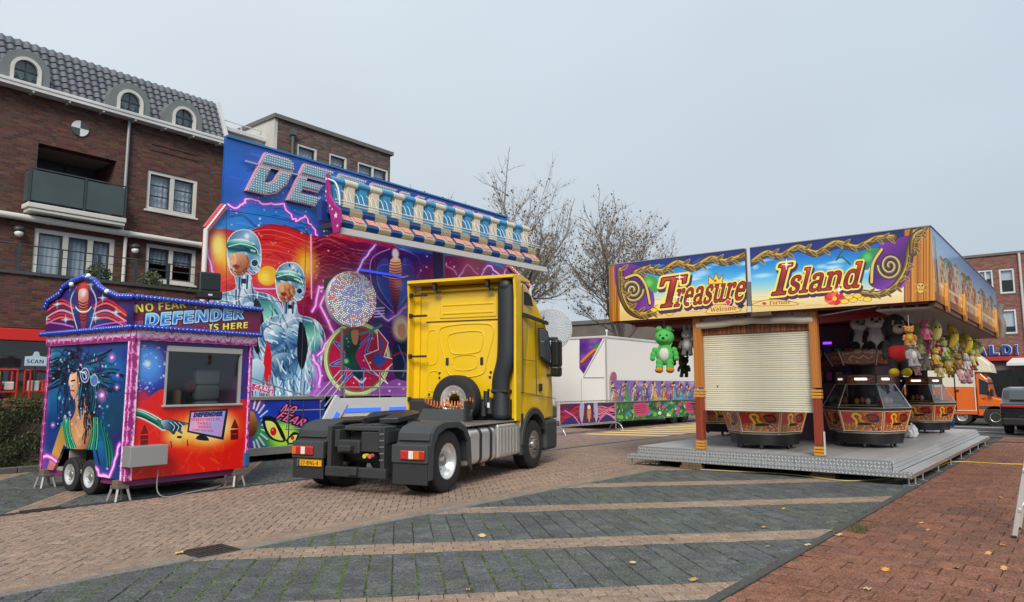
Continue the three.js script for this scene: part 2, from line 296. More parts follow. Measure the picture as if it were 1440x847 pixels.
const paneMat = new THREE.MeshPhysicalMaterial({ color: col([0.86, 0.9, 0.93]), roughness: 0.03, metalness: 0, transmission: 1, thickness: 0, ior: 1.5, specularIntensity: 1 });
const curtainMat = M([0.66, 0.69, 0.71], 0.95), roomMat = M([0.55, 0.53, 0.5], 0.9);
// window in plane x=c: frame, mullion, panes, curtain; a part of a building
function windowX(parent, c, zl, zr, y0, y1, o = {}) {
  const f = o.f ?? 0.09, g = [], zc = (zl + zr) / 2, dirs = zl > zr ? -1 : 1;
  g.push(span(c - 0.1, c + 0.03, y0, y0 + f, zl, zr), span(c - 0.1, c + 0.03, y1 - f, y1, zl, zr), span(c - 0.1, c + 0.028, y0 + f, y1 - f, zl, zl + dirs * f), span(c - 0.1, c + 0.028, y0 + f, y1 - f, zr - dirs * f, zr));
  const cuts = o.cuts ?? [0.5];
  for (const t of cuts) { const z = lerp(zl, zr, t); g.push(span(c - 0.1, c + 0.02, y0 + f, y1 - f, z - f * 0.6, z + f * 0.6)); }
  if (o.sill !== false) g.push(rspan(c - 0.06, c + 0.1, y0 - 0.06, y0 - 0.002, zl + 0.05, zr - 0.05, 0.01));
  const w = obj('window', g, o.frameMat ?? creamPaint, parent);
  const ed = [0, ...cuts, 1];
  for (let i = 0; i + 1 < ed.length; i++) {
    const a = lerp(zl, zr, ed[i]) + dirs * f * (i ? 0.6 : 1), b = lerp(zl, zr, ed[i + 1]) - dirs * f * (i + 2 < ed.length ? 0.6 : 1), s = 0.035;
    obj('sash', [span(c - 0.075, c - 0.015, y0 + f, y0 + f + s, a, b), span(c - 0.075, c - 0.015, y1 - f - s, y1 - f, a, b), span(c - 0.075, c - 0.014, y0 + f + s, y1 - f - s, a, a + dirs * s), span(c - 0.075, c - 0.014, y0 + f + s, y1 - f - s, b - dirs * s, b), ...(o.bars ?? []).map((t) => { const y = lerp(y0 + f, y1 - f, t); return span(c - 0.07, c - 0.02, y - 0.016, y + 0.016, a + dirs * s, b - dirs * s); })], darkFrame, w);
    obj('pane', span(c - 0.05, c - 0.044, y0 + f + s, y1 - f - s, a + dirs * s, b - dirs * s), paneMat, w);
  }
  const top = o.open ?? 1;
  if (top > 0) { // pleated net curtain behind the glass
    const n = 44, p = [], g2 = new THREE.PlaneGeometry(Math.abs(zr - zl) - 0.16, (y1 - y0 - 0.16) * top, n, 1), q = g2.attributes.position;
    for (let i = 0; i < q.count; i++) q.setZ(i, 0.02 * Math.sin(q.getX(i) * 46) + 0.008 * Math.sin(q.getX(i) * 17));
    g2.computeVertexNormals(); g2.rotateY(Math.PI / 2).translate(c - 0.16, y0 + 0.08 + (y1 - y0 - 0.16) * (1 - top / 2), zc); obj('curtain', g2, curtainMat, w);
  }
  return w;
}
const px3 = (px, py, c) => at(px, py, 'x', c);
function spanPx(c, x0, y0, x1, y1, x2, y2) { const a = px3(x0, y0, c), b = px3(x1, y1, c), d = px3(x2, y2, c); return { zl: a.z, zr: b.z, y1: (a.y + b.y) / 2, y0: d.y }; }

{ // brick apartment building over shops
  const C = -21, Z1 = -11.42, Z0 = 6, G = 9.34, b = thing('apartment_building', 'dark red brick apartment building with grey tiled mansard roof and arched dormers', 'building');
  const w2 = spanPx(C, 208, 238, 278, 254, 206, 294), doorW = { zl: px3(49, 320, C).z, zr: px3(162, 334, C).z, y1: px3(49, 320, C).y, y0: 3.75 }, w1 = { zl: px3(206, 342, C).z, zr: px3(276, 353, C).z, y1: px3(206, 342, C).y, y0: px3(274, 402, C).y };
  const rec = { zl: px3(54, 201, C).z, zr: px3(164, 225, C).z, y1: px3(54, 201, C).y, y0: px3(178, 313, C).y + 0.02 };
  const pan = { zl: px3(210, 201, C).z, zr: px3(278, 220, C).z, y1: px3(210, 201, C).y, y0: px3(210, 208, C).y };
  const hole = (r) => rect(r.zl, r.zr, r.y0, r.y1);
  const leftWin = { zl: 1.2, zr: -0.6, y0: w2.y0, y1: w2.y1 };
  obj('wall', wallX(C, rect(Z0, Z1, 3.4, G), [w2, doorW, w1, rec, leftWin].map(hole), 0.35), brickRed, b);
  obj('end_wall', [span(C - 9, C - 0.352, 0, G, Z1 + 0.001, Z1 + 0.35)], brickRed, b);
  obj('rooms', [span(C - 9, C - 8.8, 0, G, Z0, Z1), span(C - 8.8, C - 0.352, 3.2, 3.4, Z0, Z1 + 0.36), span(C - 8.8, C - 0.352, 6.05, 6.25, Z0, Z1 + 0.36), span(C - 8.8, C - 0.352, 3.4, G, Z0 - 0.2, Z0), span(C - 4, C - 3.9, 3.4, G, Z0 - 0.2, Z1 + 0.36)], roomMat, b);
  // sunk brick panel outline: soldier course standing 15 mm proud
  obj('brick_panel', [span(C, C + 0.02, pan.y1 - 0.02, pan.y1 + 0.05, pan.zl, pan.zr), span(C, C + 0.02, pan.y0 - 0.05, pan.y0 + 0.02, pan.zl, pan.zr), span(C, C + 0.02, pan.y0 + 0.02, pan.y1 - 0.02, pan.zl, pan.zl - 0.06), span(C, C + 0.02, pan.y0 + 0.02, pan.y1 - 0.02, pan.zr + 0.06, pan.zr)], brickRed, b);
  windowX(b, C - 0.06, w2.zl, w2.zr, w2.y0, w2.y1, { bars: [0.36, 0.68], f: 0.1 });
  windowX(b, C - 0.06, leftWin.zl, leftWin.zr, leftWin.y0, leftWin.y1, { bars: [0.36, 0.68], f: 0.1 });
  windowX(b, C - 0.06, w1.zl, w1.zr, w1.y0, w1.y1, { bars: [0.3, 0.62], f: 0.1, open: 0.5 });
  windowX(b, C - 0.06, doorW.zl, doorW.zr, doorW.y0, doorW.y1, { cuts: [0.38, 0.69], f: 0.11, open: 1, sill: false });
  // loggia behind the balcony
  const D = 1.5;
  obj('loggia', [span(C - D - 0.15, C - D, rec.y0, rec.y1, rec.zl, rec.zr), span(C - D, C - 0.352, rec.y0 - 0.1, rec.y0 - 0.002, rec.zl, rec.zr), span(C - D, C - 0.352, rec.y0, rec.y1, rec.zl + 0.002, rec.zl + 0.15), span(C - D, C - 0.352, rec.y0, rec.y1, rec.zr - 0.15, rec.zr - 0.002)], brickRed, b);
  obj('loggia_ceiling', span(C - D, C - 0.352, rec.y1 + 0.002, rec.y1 + 0.1, rec.zl, rec.zr), M([0.3, 0.31, 0.31], 0.8), b);
  obj('loggia_door', [span(C - D + 0.002, C - D + 0.05, rec.y0, rec.y0 + 2.2, rec.zl - 0.3, rec.zl - 1.1), span(C - D + 0.002, C - D + 0.05, rec.y0, rec.y0 + 2.2, rec.zl - 1.15, rec.zl - 1.9)], M([0.06, 0.08, 0.085], 0.25), b);
  const bl = px3(42, 292, C + 0.9), br = px3(178, 314, C + 0.5);
  const by1 = rec.y0 - 0.01, bz0 = rec.zl + 0.22, bz1 = rec.zr - 0.16, bx = C + 0.42;
  const bal = obj('balcony', [rspan(C + 0.002, bx + 0.05, by1 - 0.13, by1, bz0 + 0.05, bz1 - 0.02, 0.02), rspan(C + 0.002, bx + 0.02, by1 - 0.22, by1 - 0.132, bz0, bz1, 0.02)], creamPaint, b);
  const railM = M([0.035, 0.05, 0.055], 0.5), panelM = M([0.075, 0.105, 0.11], 0.42, 0, { map: blotch });
  const pz = [bz0 + 0.02, (bz0 + bz1) / 2 - 0.1, bz1 + 0.03];
  for (const z of pz) obj('post', span(bx - 0.01, bx + 0.035, by1 + 0.002, by1 + 0.88, z - 0.025, z + 0.025), railM, bal);
  for (let i = 0; i < 2; i++) obj('panel', rspan(bx, bx + 0.022, by1 + 0.06, by1 + 0.85, pz[i] - 0.035, pz[i + 1] + 0.035, 0.004), panelM, bal);
  obj('panel', rspan(C + 0.03, bx - 0.03, by1 + 0.06, by1 + 0.85, pz[0] - 0.01, pz[0] + 0.012, 0.004), panelM, bal);
  obj('handrail', span(bx - 0.012, bx + 0.036, by1 + 0.882, by1 + 0.915, pz[0], pz[2]), railM, bal);
  // round concrete string course carrying the balcony line
  const ry = px3(0, 300, C + 0.2).y;
  obj('string_course', [cyl(0.085, 0.085, Z0 - Z1, C + 0.16, ry, (Z0 + Z1) / 2, 14, Math.PI / 2), span(C + 0.002, C + 0.12, ry - 0.03, ry + 0.03, Z0, Z1)], creamPaint, b);
  for (let z = -10.6; z < 5; z += 2.05) obj('course_collar', cyl(0.096, 0.096, 0.06, C + 0.16, ry, z, 14, Math.PI / 2), creamPaint, b);
  // gutter and downpipes
  obj('gutter', [span(C - 0.1, C + 0.32, G - 0.05, G + 0.03, Z0, Z1 - 0.06), rspan(C + 0.24, C + 0.34, G + 0.031, G + 0.12, Z0, Z1 - 0.06, 0.02)], whitePaint, b);
  for (let z = -11; z < 5.5; z += 0.85) obj('gutter_bracket', span(C + 0.02, C + 0.3, G - 0.1, G - 0.052, z - 0.025, z + 0.025), whitePaint, b);
  const zinc = M([0.33, 0.35, 0.36], 0.45, 0.5);
  const dp = px3(178, 200, C).z, dp2 = px3(314, 230, C).z;
  obj('downpipe', [bar(V(C + 0.08, G - 0.05, dp), V(C + 0.08, by1 - 0.3, dp), 0.045)], zinc, b);
  obj('downpipe', [bar(V(C + 0.08, G - 0.05, dp2), V(C + 0.08, 3.5, dp2), 0.045)], zinc, b);
  obj('downpipe', [bar(V(C + 0.07, ry - 0.1, px3(174, 350, C).z), V(C + 0.07, 3.8, px3(174, 350, C).z), 0.05)], creamPaint, b);
  // round emblem of black and white quarters
  { const e = px3(112, 181, C), r = 0.215; const g = (a0) => move(new THREE.CylinderGeometry(r, r, 0.03, 12, 1, false, a0, Math.PI / 2), C + 0.018, e.y, e.z, 0, 0, Math.PI / 2);
    const em = obj('emblem', [g(0), g(Math.PI)], M([0.7, 0.72, 0.72], 0.5), b); obj('emblem_quarter', [g(Math.PI / 2), g(Math.PI * 1.5)], M([0.06, 0.07, 0.075], 0.5), em); }
  // wall lamps
  for (const [x, y] of [[23, 327], [186, 351]]) { const p = px3(x, y, C); const l = obj('wall_lamp', [ball(0.14, C + 0.16, p.y + 0.05, p.z, 1, 0.75, 1), span(C, C + 0.1, p.y, p.y + 0.1, p.z - 0.03, p.z + 0.03)], M([0.03, 0.03, 0.03], 0.5), b); obj('lamp_glass', ball(0.1, C + 0.18, p.y - 0.04, p.z), M([0.75, 0.76, 0.74], 0.2), l); }
  // mansard roof with S-tiles
  const rise = 1.5, back = 0.62, L = Math.hypot(rise, back), ang = Math.atan2(back, rise), y0 = G + 0.05, x0 = C - 0.06;
  const slope = quad([V(x0, y0, Z0), V(x0, y0, Z1), V(x0 - back, y0 + rise, Z1 + 0.1), V(x0 - back, y0 + rise, Z0)]);
  const roof = obj('roof', [slope, span(x0 - 9, x0 - back, y0 + rise - 0.1, y0 + rise - 0.02, Z0, Z1 + 0.12)], M([0.12, 0.125, 0.14], 0.8), b);
  const TW = 0.2, rows = 8, TL = L / rows;
  const mkTile = () => { const n = 9, A = newA(); const pr = []; for (let i = 0; i <= n; i++) { const t = i / n; pr.push([t * TW * 1.06, 0.028 * Math.sin(t * Math.PI * 2 - 0.6) + 0.03]); }
    const put = (a, b2, c2, d) => { for (const q of [a, b2, c2, a, c2, d]) { A.p.push(...q); A.u.push(q[2] * 1.2, q[1] * 1.2); } };
    for (let i = 0; i < n; i++) { const [s0, h0] = pr[i], [s1, h1] = pr[i + 1], f = (s, h, v, lift) => [h + lift, v, -s];
      put(f(s0, h0, -0.02, 0.035), f(s1, h1, -0.02, 0.035), f(s1, h1, TL + 0.03, 0), f(s0, h0, TL + 0.03, 0)); put(f(s0, h0 - 0.022, -0.02, 0.035), f(s1, h1 - 0.022, -0.02, 0.035), f(s1, h1, -0.02, 0.035), f(s0, h0, -0.02, 0.035)); }
    const g = new THREE.BufferGeometry(); g.setAttribute('position', new THREE.Float32BufferAttribute(A.p, 3)); g.setAttribute('uv', new THREE.Float32BufferAttribute(A.u, 2)); g.computeVertexNormals(); return g; };
  const tile = mkTile(), tileMs = [[0.118, 0.13, 0.16], [0.135, 0.146, 0.178], [0.105, 0.116, 0.142], [0.125, 0.134, 0.16]].map((c) => M(c, 0.42, 0, { map: blotch, bumpMap: grainBump, bumpScale: 0.001 }));
  let nt = 0;
  const far = [];
  for (let r = 0; r < rows; r++) for (let k = 0; k < 84; k++) {
    const z = Z1 + 0.06 + (r / rows) * 0.1 + (k + 1) * TW; if (z > Z0) continue;
    const v = r * TL, P = V(x0 - Math.sin(ang) * v, y0 + Math.cos(ang) * v, z);
    if (z < -4.35 && nt < 300) { const m = obj('roof_tile', tile, tileMs[toneOf(4)], roof); m.position.copy(P); m.rotation.z = ang; m.rotation.y = rr(-0.01, 0.01); nt++; } else far.push(tile.clone().rotateZ(ang).translate(P.x, P.y, P.z));
  }
  obj('roof_tile_field', far, tileMs[0], roof).userData.kind = 'stuff';
  obj('verge', flat(V(x0 + 0.05, y0, Z1 - 0.02), V(x0 - back + 0.03, y0 + rise + 0.05, Z1 + 0.06), 0.12, 0.1), whitePaint, roof);
  // arched dormers
  const dormer = (zc, w, h) => { // w,h of the window; lead surround round it
    const s = 0.2, ww = w + s * 2, d = 0.95, yb = y0 + 0.0;
    const arch = (W, H, z, base) => { const sh = new THREE.Shape(); sh.moveTo(z - W / 2, base); sh.lineTo(z + W / 2, base); sh.lineTo(z + W / 2, base + H - W / 2); sh.absarc(z, base + H - W / 2, W / 2, 0, Math.PI); return sh; };
    const outer = arch(ww, h + s * 1.05, 0, 0), inner = new THREE.Path(arch(w, h, 0, 0.02).getPoints(16)); outer.holes.push(inner);
    const put = (g) => g.rotateY(Math.PI / 2);
    const g = put(ext(outer, d, 0, 16)).translate(x0 - d + 0.24, yb, zc);
    const dm = obj('dormer', metric(g), leadMat, b);
    const fr = arch(w + 0.004, h, 0, 0.02); fr.holes.push(new THREE.Path(arch(w - 0.16, h - 0.16, 0, 0.1).getPoints(16)));
    const f = obj('window_frame', put(ext(fr, 0.1, 0, 16)).translate(x0 + 0.17, yb, zc), creamPaint, dm);
    const gl = put(ext(arch(w - 0.15, h - 0.15, 0, 0.095), 0.006, 0, 16)).translate(x0 + 0.18, yb, zc); obj('pane', gl, paneMat, dm);
    obj('glazing_bar', [span(x0 + 0.175, x0 + 0.225, yb + 0.1, yb + h - 0.08, zc - 0.016, zc + 0.016), span(x0 + 0.176, x0 + 0.224, yb + h * 0.52, yb + h * 0.52 + 0.032, zc - w / 2 + 0.08, zc + w / 2 - 0.08)], darkFrame, dm);
    obj('curtain', span(x0 - 0.1, x0 - 0.08, yb + 0.03, yb + h, zc - w / 2, zc + w / 2), curtainMat, dm);
  };
  for (const [a, c, yt, yb] of [[12, 57, 81, 121], [166, 203, 128, 164], [245, 278, 152, 186]]) { const zl = px3(a, 120, x0 + 0.24).z, zr = px3(c, 120, x0 + 0.24).z, h = px3((a + c) / 2, yt, x0 + 0.24).y - y0; dormer((zl + zr) / 2, Math.abs(zr - zl), h); }
  dormer(1.5, 0.8, 0.95);
  // projecting shop floor with terrace on top
  const S = -19, T = px3(0, 378, S).y, bandT = px3(2, 461, S).y, bandB = px3(2, 478, S).y;
  obj('shop_wall', [span(S - 0.3, S, bandT + 0.02, T - 0.08, Z0, -10.9)], brickRed, b);
  obj('shop_side', [span(S - 2, S - 0.302, 0, T - 0.08, -10.9, -10.6)], brickRed, b);
  obj('coping', span(S - 0.34, S + 0.05, T - 0.079, T, Z0, -10.94), M([0.06, 0.062, 0.065], 0.6), b);
  obj('terrace', span(C + 0.002, S - 0.302, 3.45, 3.7, Z0, -10.6), M([0.3, 0.3, 0.29], 0.9), b);
  obj('fascia', rspan(S - 0.12, S + 0.06, bandB, bandT, Z0, -10.8, 0.015), M([0.62, 0.022, 0.014], 0.35), b);
  const shop = obj('shopfront', [span(S - 0.3, S - 0.18, 0, 0.35, Z0, -10.6), ...[-0.5, -2.5, -4.62, -6.6, -8.6, -10.6].map((z) => span(S - 0.2, S - 0.06, 0.351, bandB, z - 0.07, z + 0.07)), span(S - 0.19, S - 0.07, bandB - 0.35, bandB - 0.27, Z0, -10.6)], M([0.04, 0.045, 0.05], 0.4), b);
  obj('pane', span(S - 0.15, S - 0.142, 0.35, bandB, Z0, -10.6), paneMat, shop);
  obj('interior', [span(C + 0.1, C + 0.2, 0, 3.4, Z0, -10.6), span(C + 0.2, S - 0.25, -0.02, 0.01, Z0, -10.6)], M([0.5, 0.46, 0.42], 0.9), shop);
  for (let i = 0; i < 6; i++) obj('shelf', [span(S - 1.3, S - 0.9, 0.02, 1.7, -1.2 - i * 1.5, -2.3 - i * 1.5)], M([[0.5, 0.05, 0.04], [0.6, 0.55, 0.5], [0.1, 0.14, 0.3], [0.5, 0.33, 0.05]][i % 4], 0.7), shop);
  // terrace railing
  const rt = px3(0, 339, S + 0.02).y, rg = [];
  const rail = obj('terrace_railing', [bar(V(S - 0.06, rt, Z0), V(S - 0.06, rt, -10.8), 0.016), bar(V(S - 0.06, T + 0.42, Z0), V(S - 0.06, T + 0.42, -10.8), 0.008), bar(V(S - 0.06, T + 0.2, Z0), V(S - 0.06, T + 0.2, -10.8), 0.008)], railM, b);
  for (const p of [26, 86, 141, 192, 239]) { const z = px3(p, 370, S).z; obj('post', [span(S - 0.09, S - 0.03, T + 0.002, rt, z - 0.03, z + 0.03)], railM, rail); }
}
{ // white rendered block between the brick buildings
  const b = thing('rendered_block', 'low cream rendered block with flat roof between the two brick buildings', 'building'), C = -21.6;
  obj('wall', span(C - 6, C, 0, 10.05, -11.45, -13.3), M([0.58, 0.57, 0.53], 0.8, 0, { map: blotch }), b);
  obj('roof_edge', [rspan(C - 6, C + 0.12, 10.052, 10.2, -11.43, -13.3, 0.02)], whitePaint, b);
  obj('rail', [bar(V(C - 0.2, 10.5, -11.5), V(C - 0.2, 10.5, -13.3), 0.02), bar(V(C - 0.2, 10.2, -12.3), V(C - 0.2, 10.5, -12.3), 0.015)], whitePaint, b);
  windowX(b, C + 0.06, -12.7, -13.25, 8.6, 9.75, { f: 0.06, cuts: [], open: 0 });
}
{ // dark brown brick building behind the ride
  const C = -21, b = thing('brick_block', 'dark brown brick block with white framed windows rising behind the ride wall', 'building'), Zl = px3(391, 163, C).z, Zr = px3(549, 213, C).z, T = px3(391, 163, C).y;
  const ws = [[418, 202, 446, 209, 418, 232], [463, 215, 488, 221, 463, 243], [503, 228, 546, 238, 503, 256]].map((q) => { const s = spanPx(C, ...q); s.y0 = s.y1 - 1.25; return s; });
  obj('wall', wallX(C, rect(Zl, Zr, 0, T - 0.1), ws.map((r) => rect(r.zl, r.zr, r.y0, r.y1)), 0.3), brickDark, b);
  obj('end_wall', span(C - 8, C - 0.302, 0, T - 0.1, Zr, Zr + 0.3), brickDark, b);
  obj('rooms', [span(C - 8, C - 7.8, 0, T - 0.1, Zl, Zr + 0.3), span(C - 7.8, C - 0.302, 9.0, 9.2, Zl, Zr + 0.3), span(C - 3, C - 2.9, 9.2, T - 0.1, Zl, Zr + 0.3)], roomMat, b);
  obj('rendered_wall', span(C - 8, C - 0.001, 0, T - 0.1, Zl + 0.002, Zl + 0.12), M([0.62, 0.61, 0.57], 0.8, 0, { map: blotch }), b);
  obj('roof', [span(C - 8.1, C + 0.09, T - 0.099, T + 0.04, Zl + 0.18, Zr - 0.1)], M([0.13, 0.125, 0.12], 0.7), b);
  ws.forEach((r, i) => windowX(b, C - 0.05, r.zl, r.zr, r.y0, r.y1, { f: 0.08, cuts: i === 2 ? [0.5] : [], open: 0.25, frameMat: whitePaint }));
  const z = px3(410, 190, C).z; obj('downpipe', [bar(V(C + 0.08, T - 0.5, z), V(C + 0.08, 5, z), 0.05), box(0.16, 0.2, 0.16, C + 0.09, T - 0.45, z)], M([0.09, 0.1, 0.11], 0.5), b);
}
// window in a plane z=c facing +z
function windowZ(parent, c, x0, x1, y0, y1, fm = whitePaint, o = {}) {
  const f = 0.09, w = obj('window', [span(x0, x1, y0, y0 + f, c - 0.08, c + 0.03), span(x0, x1, y1 - f, y1, c - 0.08, c + 0.03), span(x0, x0 + f, y0 + f, y1 - f, c - 0.08, c + 0.028), span(x1 - f, x1, y0 + f, y1 - f, c - 0.08, c + 0.028), ...(o.cut ? [span((x0 + x1) / 2 - 0.04, (x0 + x1) / 2 + 0.04, y0 + f, y1 - f, c - 0.08, c + 0.02)] : [])], fm, parent);
  obj('pane', span(x0 + f, x1 - f, y0 + f, y1 - f, c - 0.05, c - 0.044), paneMat, w);
  obj('blind', span(x0 + f, x1 - f, lerp(y0, y1, o.blind ?? 0.55), y1 - f, c - 0.14, c - 0.12), curtainMat, w);
  obj('sill', rspan(x0 - 0.04, x1 + 0.04, y0 - 0.08, y0 - 0.002, c - 0.05, c + 0.08, 0.01), M([0.12, 0.11, 0.1], 0.7), w);
}
{ // supermarket with flats above
  const C = -50, q = (x, y) => at(x, y, 'z', C), b = thing('supermarket_building', 'rose brown brick building with white windows above a supermarket front', 'building');
  const T = q(1363, 363).y, wins = [[1375, 381, 1396, 404], [1404.5, 379, 1426, 412], [1406, 436, 1429, 469], [1374, 440, 1392, 472]].map(([a, y1, c, y0]) => [q(a, y1).x, q(c, y1).x, q(c, y0).y, q(a, y1).y]);
  wins.push([wins[1][0] + 3, wins[1][1] + 3, wins[1][2], wins[1][3]], [wins[2][0] + 3, wins[2][1] + 3, wins[2][2], wins[2][3]], [wins[1][0] - 6, wins[1][1] - 6, wins[1][2], wins[1][3]]);
  const F = q(1400, 509).y;
  const sh = shapeOf(rect(-16, 12, F, T), wins.map(([a, c, y0, y1]) => rect(a, c, y0, y1)));
  obj('wall', metric(ext(sh, 0.3).translate(0, 0, C - 0.3)), brickRose, b);
  obj('roof_edge', span(-16.1, 12.1, T + 0.001, T + 0.14, C - 8, C + 0.08), M([0.13, 0.12, 0.12], 0.7), b);
  obj('end_wall', span(-16, -15.7, 0, T, C - 8, C - 0.302), brickRose, b); obj('rooms', [span(-15.7, 12, 0, T, C - 8, C - 7.8), span(11.8, 12, 0, T, C - 7.8, C - 0.302), span(-15.7, 11.8, F + 0.01, F + 0.2, C - 7.8, C - 0.302), span(-15.7, 11.8, F + 3, F + 3.2, C - 7.8, C - 0.302)], roomMat, b);
  wins.forEach(([a, c, y0, y1], i) => windowZ(b, C - 0.05, a, c, y0, y1, whitePaint, { cut: i === 0, blind: [0.5, 0.55, 0.3, 0.6, 0.4, 0.5, 0.4][i] }));
  obj('fascia', rspan(-16, 12, q(1400, 508).y, q(1400, 502).y, C + 0.02, C + 0.35, 0.02), M([0.35, 0.03, 0.025], 0.45), b);
  obj('soffit', span(-16, 12, F - 0.5, F - 0.002, C - 0.3, C + 0.02), M([0.12, 0.09, 0.085], 0.8), b);
  const fr = obj('shopfront', [...[-14, -11, -8, -5.2, -3.6, -1.6, 1.5, 4.5, 8].map((x) => span(x - 0.06, x + 0.06, 0, F - 0.5, C - 0.28, C - 0.15)), span(-16, 12, 0, 0.3, C - 0.3, C - 0.16)], M([0.05, 0.055, 0.06], 0.4), b);
  obj('pane', span(-16, 12, 0.3, F - 0.5, C - 0.22, C - 0.212), paneMat, fr);
  obj('interior', [span(-15.7, 11.8, 0, F, C - 6, C - 5.9), span(-15.7, 11.8, -0.01, 0.02, C - 5.9, C - 0.3)], M([0.5, 0.5, 0.5], 0.8), fr); for (let i = 0; i < 12; i++) obj('shop_shelf', rspan(-14 + i * 2, -12.6 + i * 2, 0.02, 1.6, C - 2.6, C - 2.1, 0.02), M([[0.5, 0.1, 0.08], [0.5, 0.42, 0.2], [0.15, 0.2, 0.4]][i % 3], 0.7), fr);
  obj('downpipe', bar(V(q(1438.5, 420).x, T, C + 0.08), V(q(1438.5, 420).x, F, C + 0.08), 0.07), M([0.5, 0.46, 0.44], 0.6), b);
  // raised letters
  const { FontLoader } = await import('three/addons/loaders/FontLoader.js'); const { TextGeometry } = await import('three/addons/geometries/TextGeometry.js');
  const font = await new FontLoader().loadAsync('fonts/droid/droid_sans_bold.typeface.json');
  globalThis.boldFont = font; globalThis.TextGeo = TextGeometry;
  const a = q(1376, 500), e = q(1439, 485), word = 'ALDI', each = (e.x - a.x - 0.3) / 3.45, hgt = e.y - a.y;
  let x = a.x; for (const ch of word) {
    const w = each * (ch === 'I' ? 0.45 : 1);
    const mk = (size, dep, grow) => { const g = new TextGeometry(ch, { font, size: 1, depth: 0.1, curveSegments: 5, bevelEnabled: grow > 0, bevelSize: grow, bevelThickness: 0.01, bevelSegments: 1 }); g.computeBoundingBox(); const B = g.boundingBox; const tw = (w - 0.12), sx = tw / (B.max.x - B.min.x - 2 * grow), sy = hgt / (B.max.y - B.min.y - 2 * grow); return g.translate(-B.min.x - grow, -B.min.y - grow, 0).scale(sx, sy, 1); };
    const l = obj('sign_letter', mk(1, 0.1, 0).translate(x, a.y, C + 0.2), M([0.01, 0.045, 0.33], 0.35), b); obj('letter_edge', mk(1, 0.1, 0.045).translate(x, a.y, C + 0.09), M([0.6, 0.65, 0.72], 0.4), l); x += w + 0.06;
  }
  obj('awning', [quad([V(q(1420, 510).x, q(1419, 512).y, C + 2), V(3, q(1419, 512).y, C + 2), V(3, q(1419, 504).y, C + 0.4), V(q(1425, 504).x, q(1419, 504).y, C + 0.4)]), span(q(1420, 510).x, 3, q(1419, 512).y - 0.14, q(1419, 512).y, C + 1.98, C + 2.01)], M([0.6, 0.6, 0.6], 0.8), b);
}
{ // low brown hall behind the trees
  const C = -47, q = (x, y) => at(x, y, 'z', C), b = thing('brown_hall', 'low grey brown hall with flat roof behind the bare trees', 'building');
  const L = q(700, 450).x, Rr = q(960, 452).x, T = q(840, 450).y;
  obj('wall', span(L, Rr, 0, T - 0.3, C - 8, C), M([0.17, 0.145, 0.13], 0.9, 0, { map: blotch, bumpMap: grainBump, bumpScale: 0.01 }), b);
  obj('roof_edge', span(L - 0.1, Rr + 0.1, T - 0.3, T, C - 8.1, C + 0.12), M([0.14, 0.12, 0.11], 0.8), b);
}
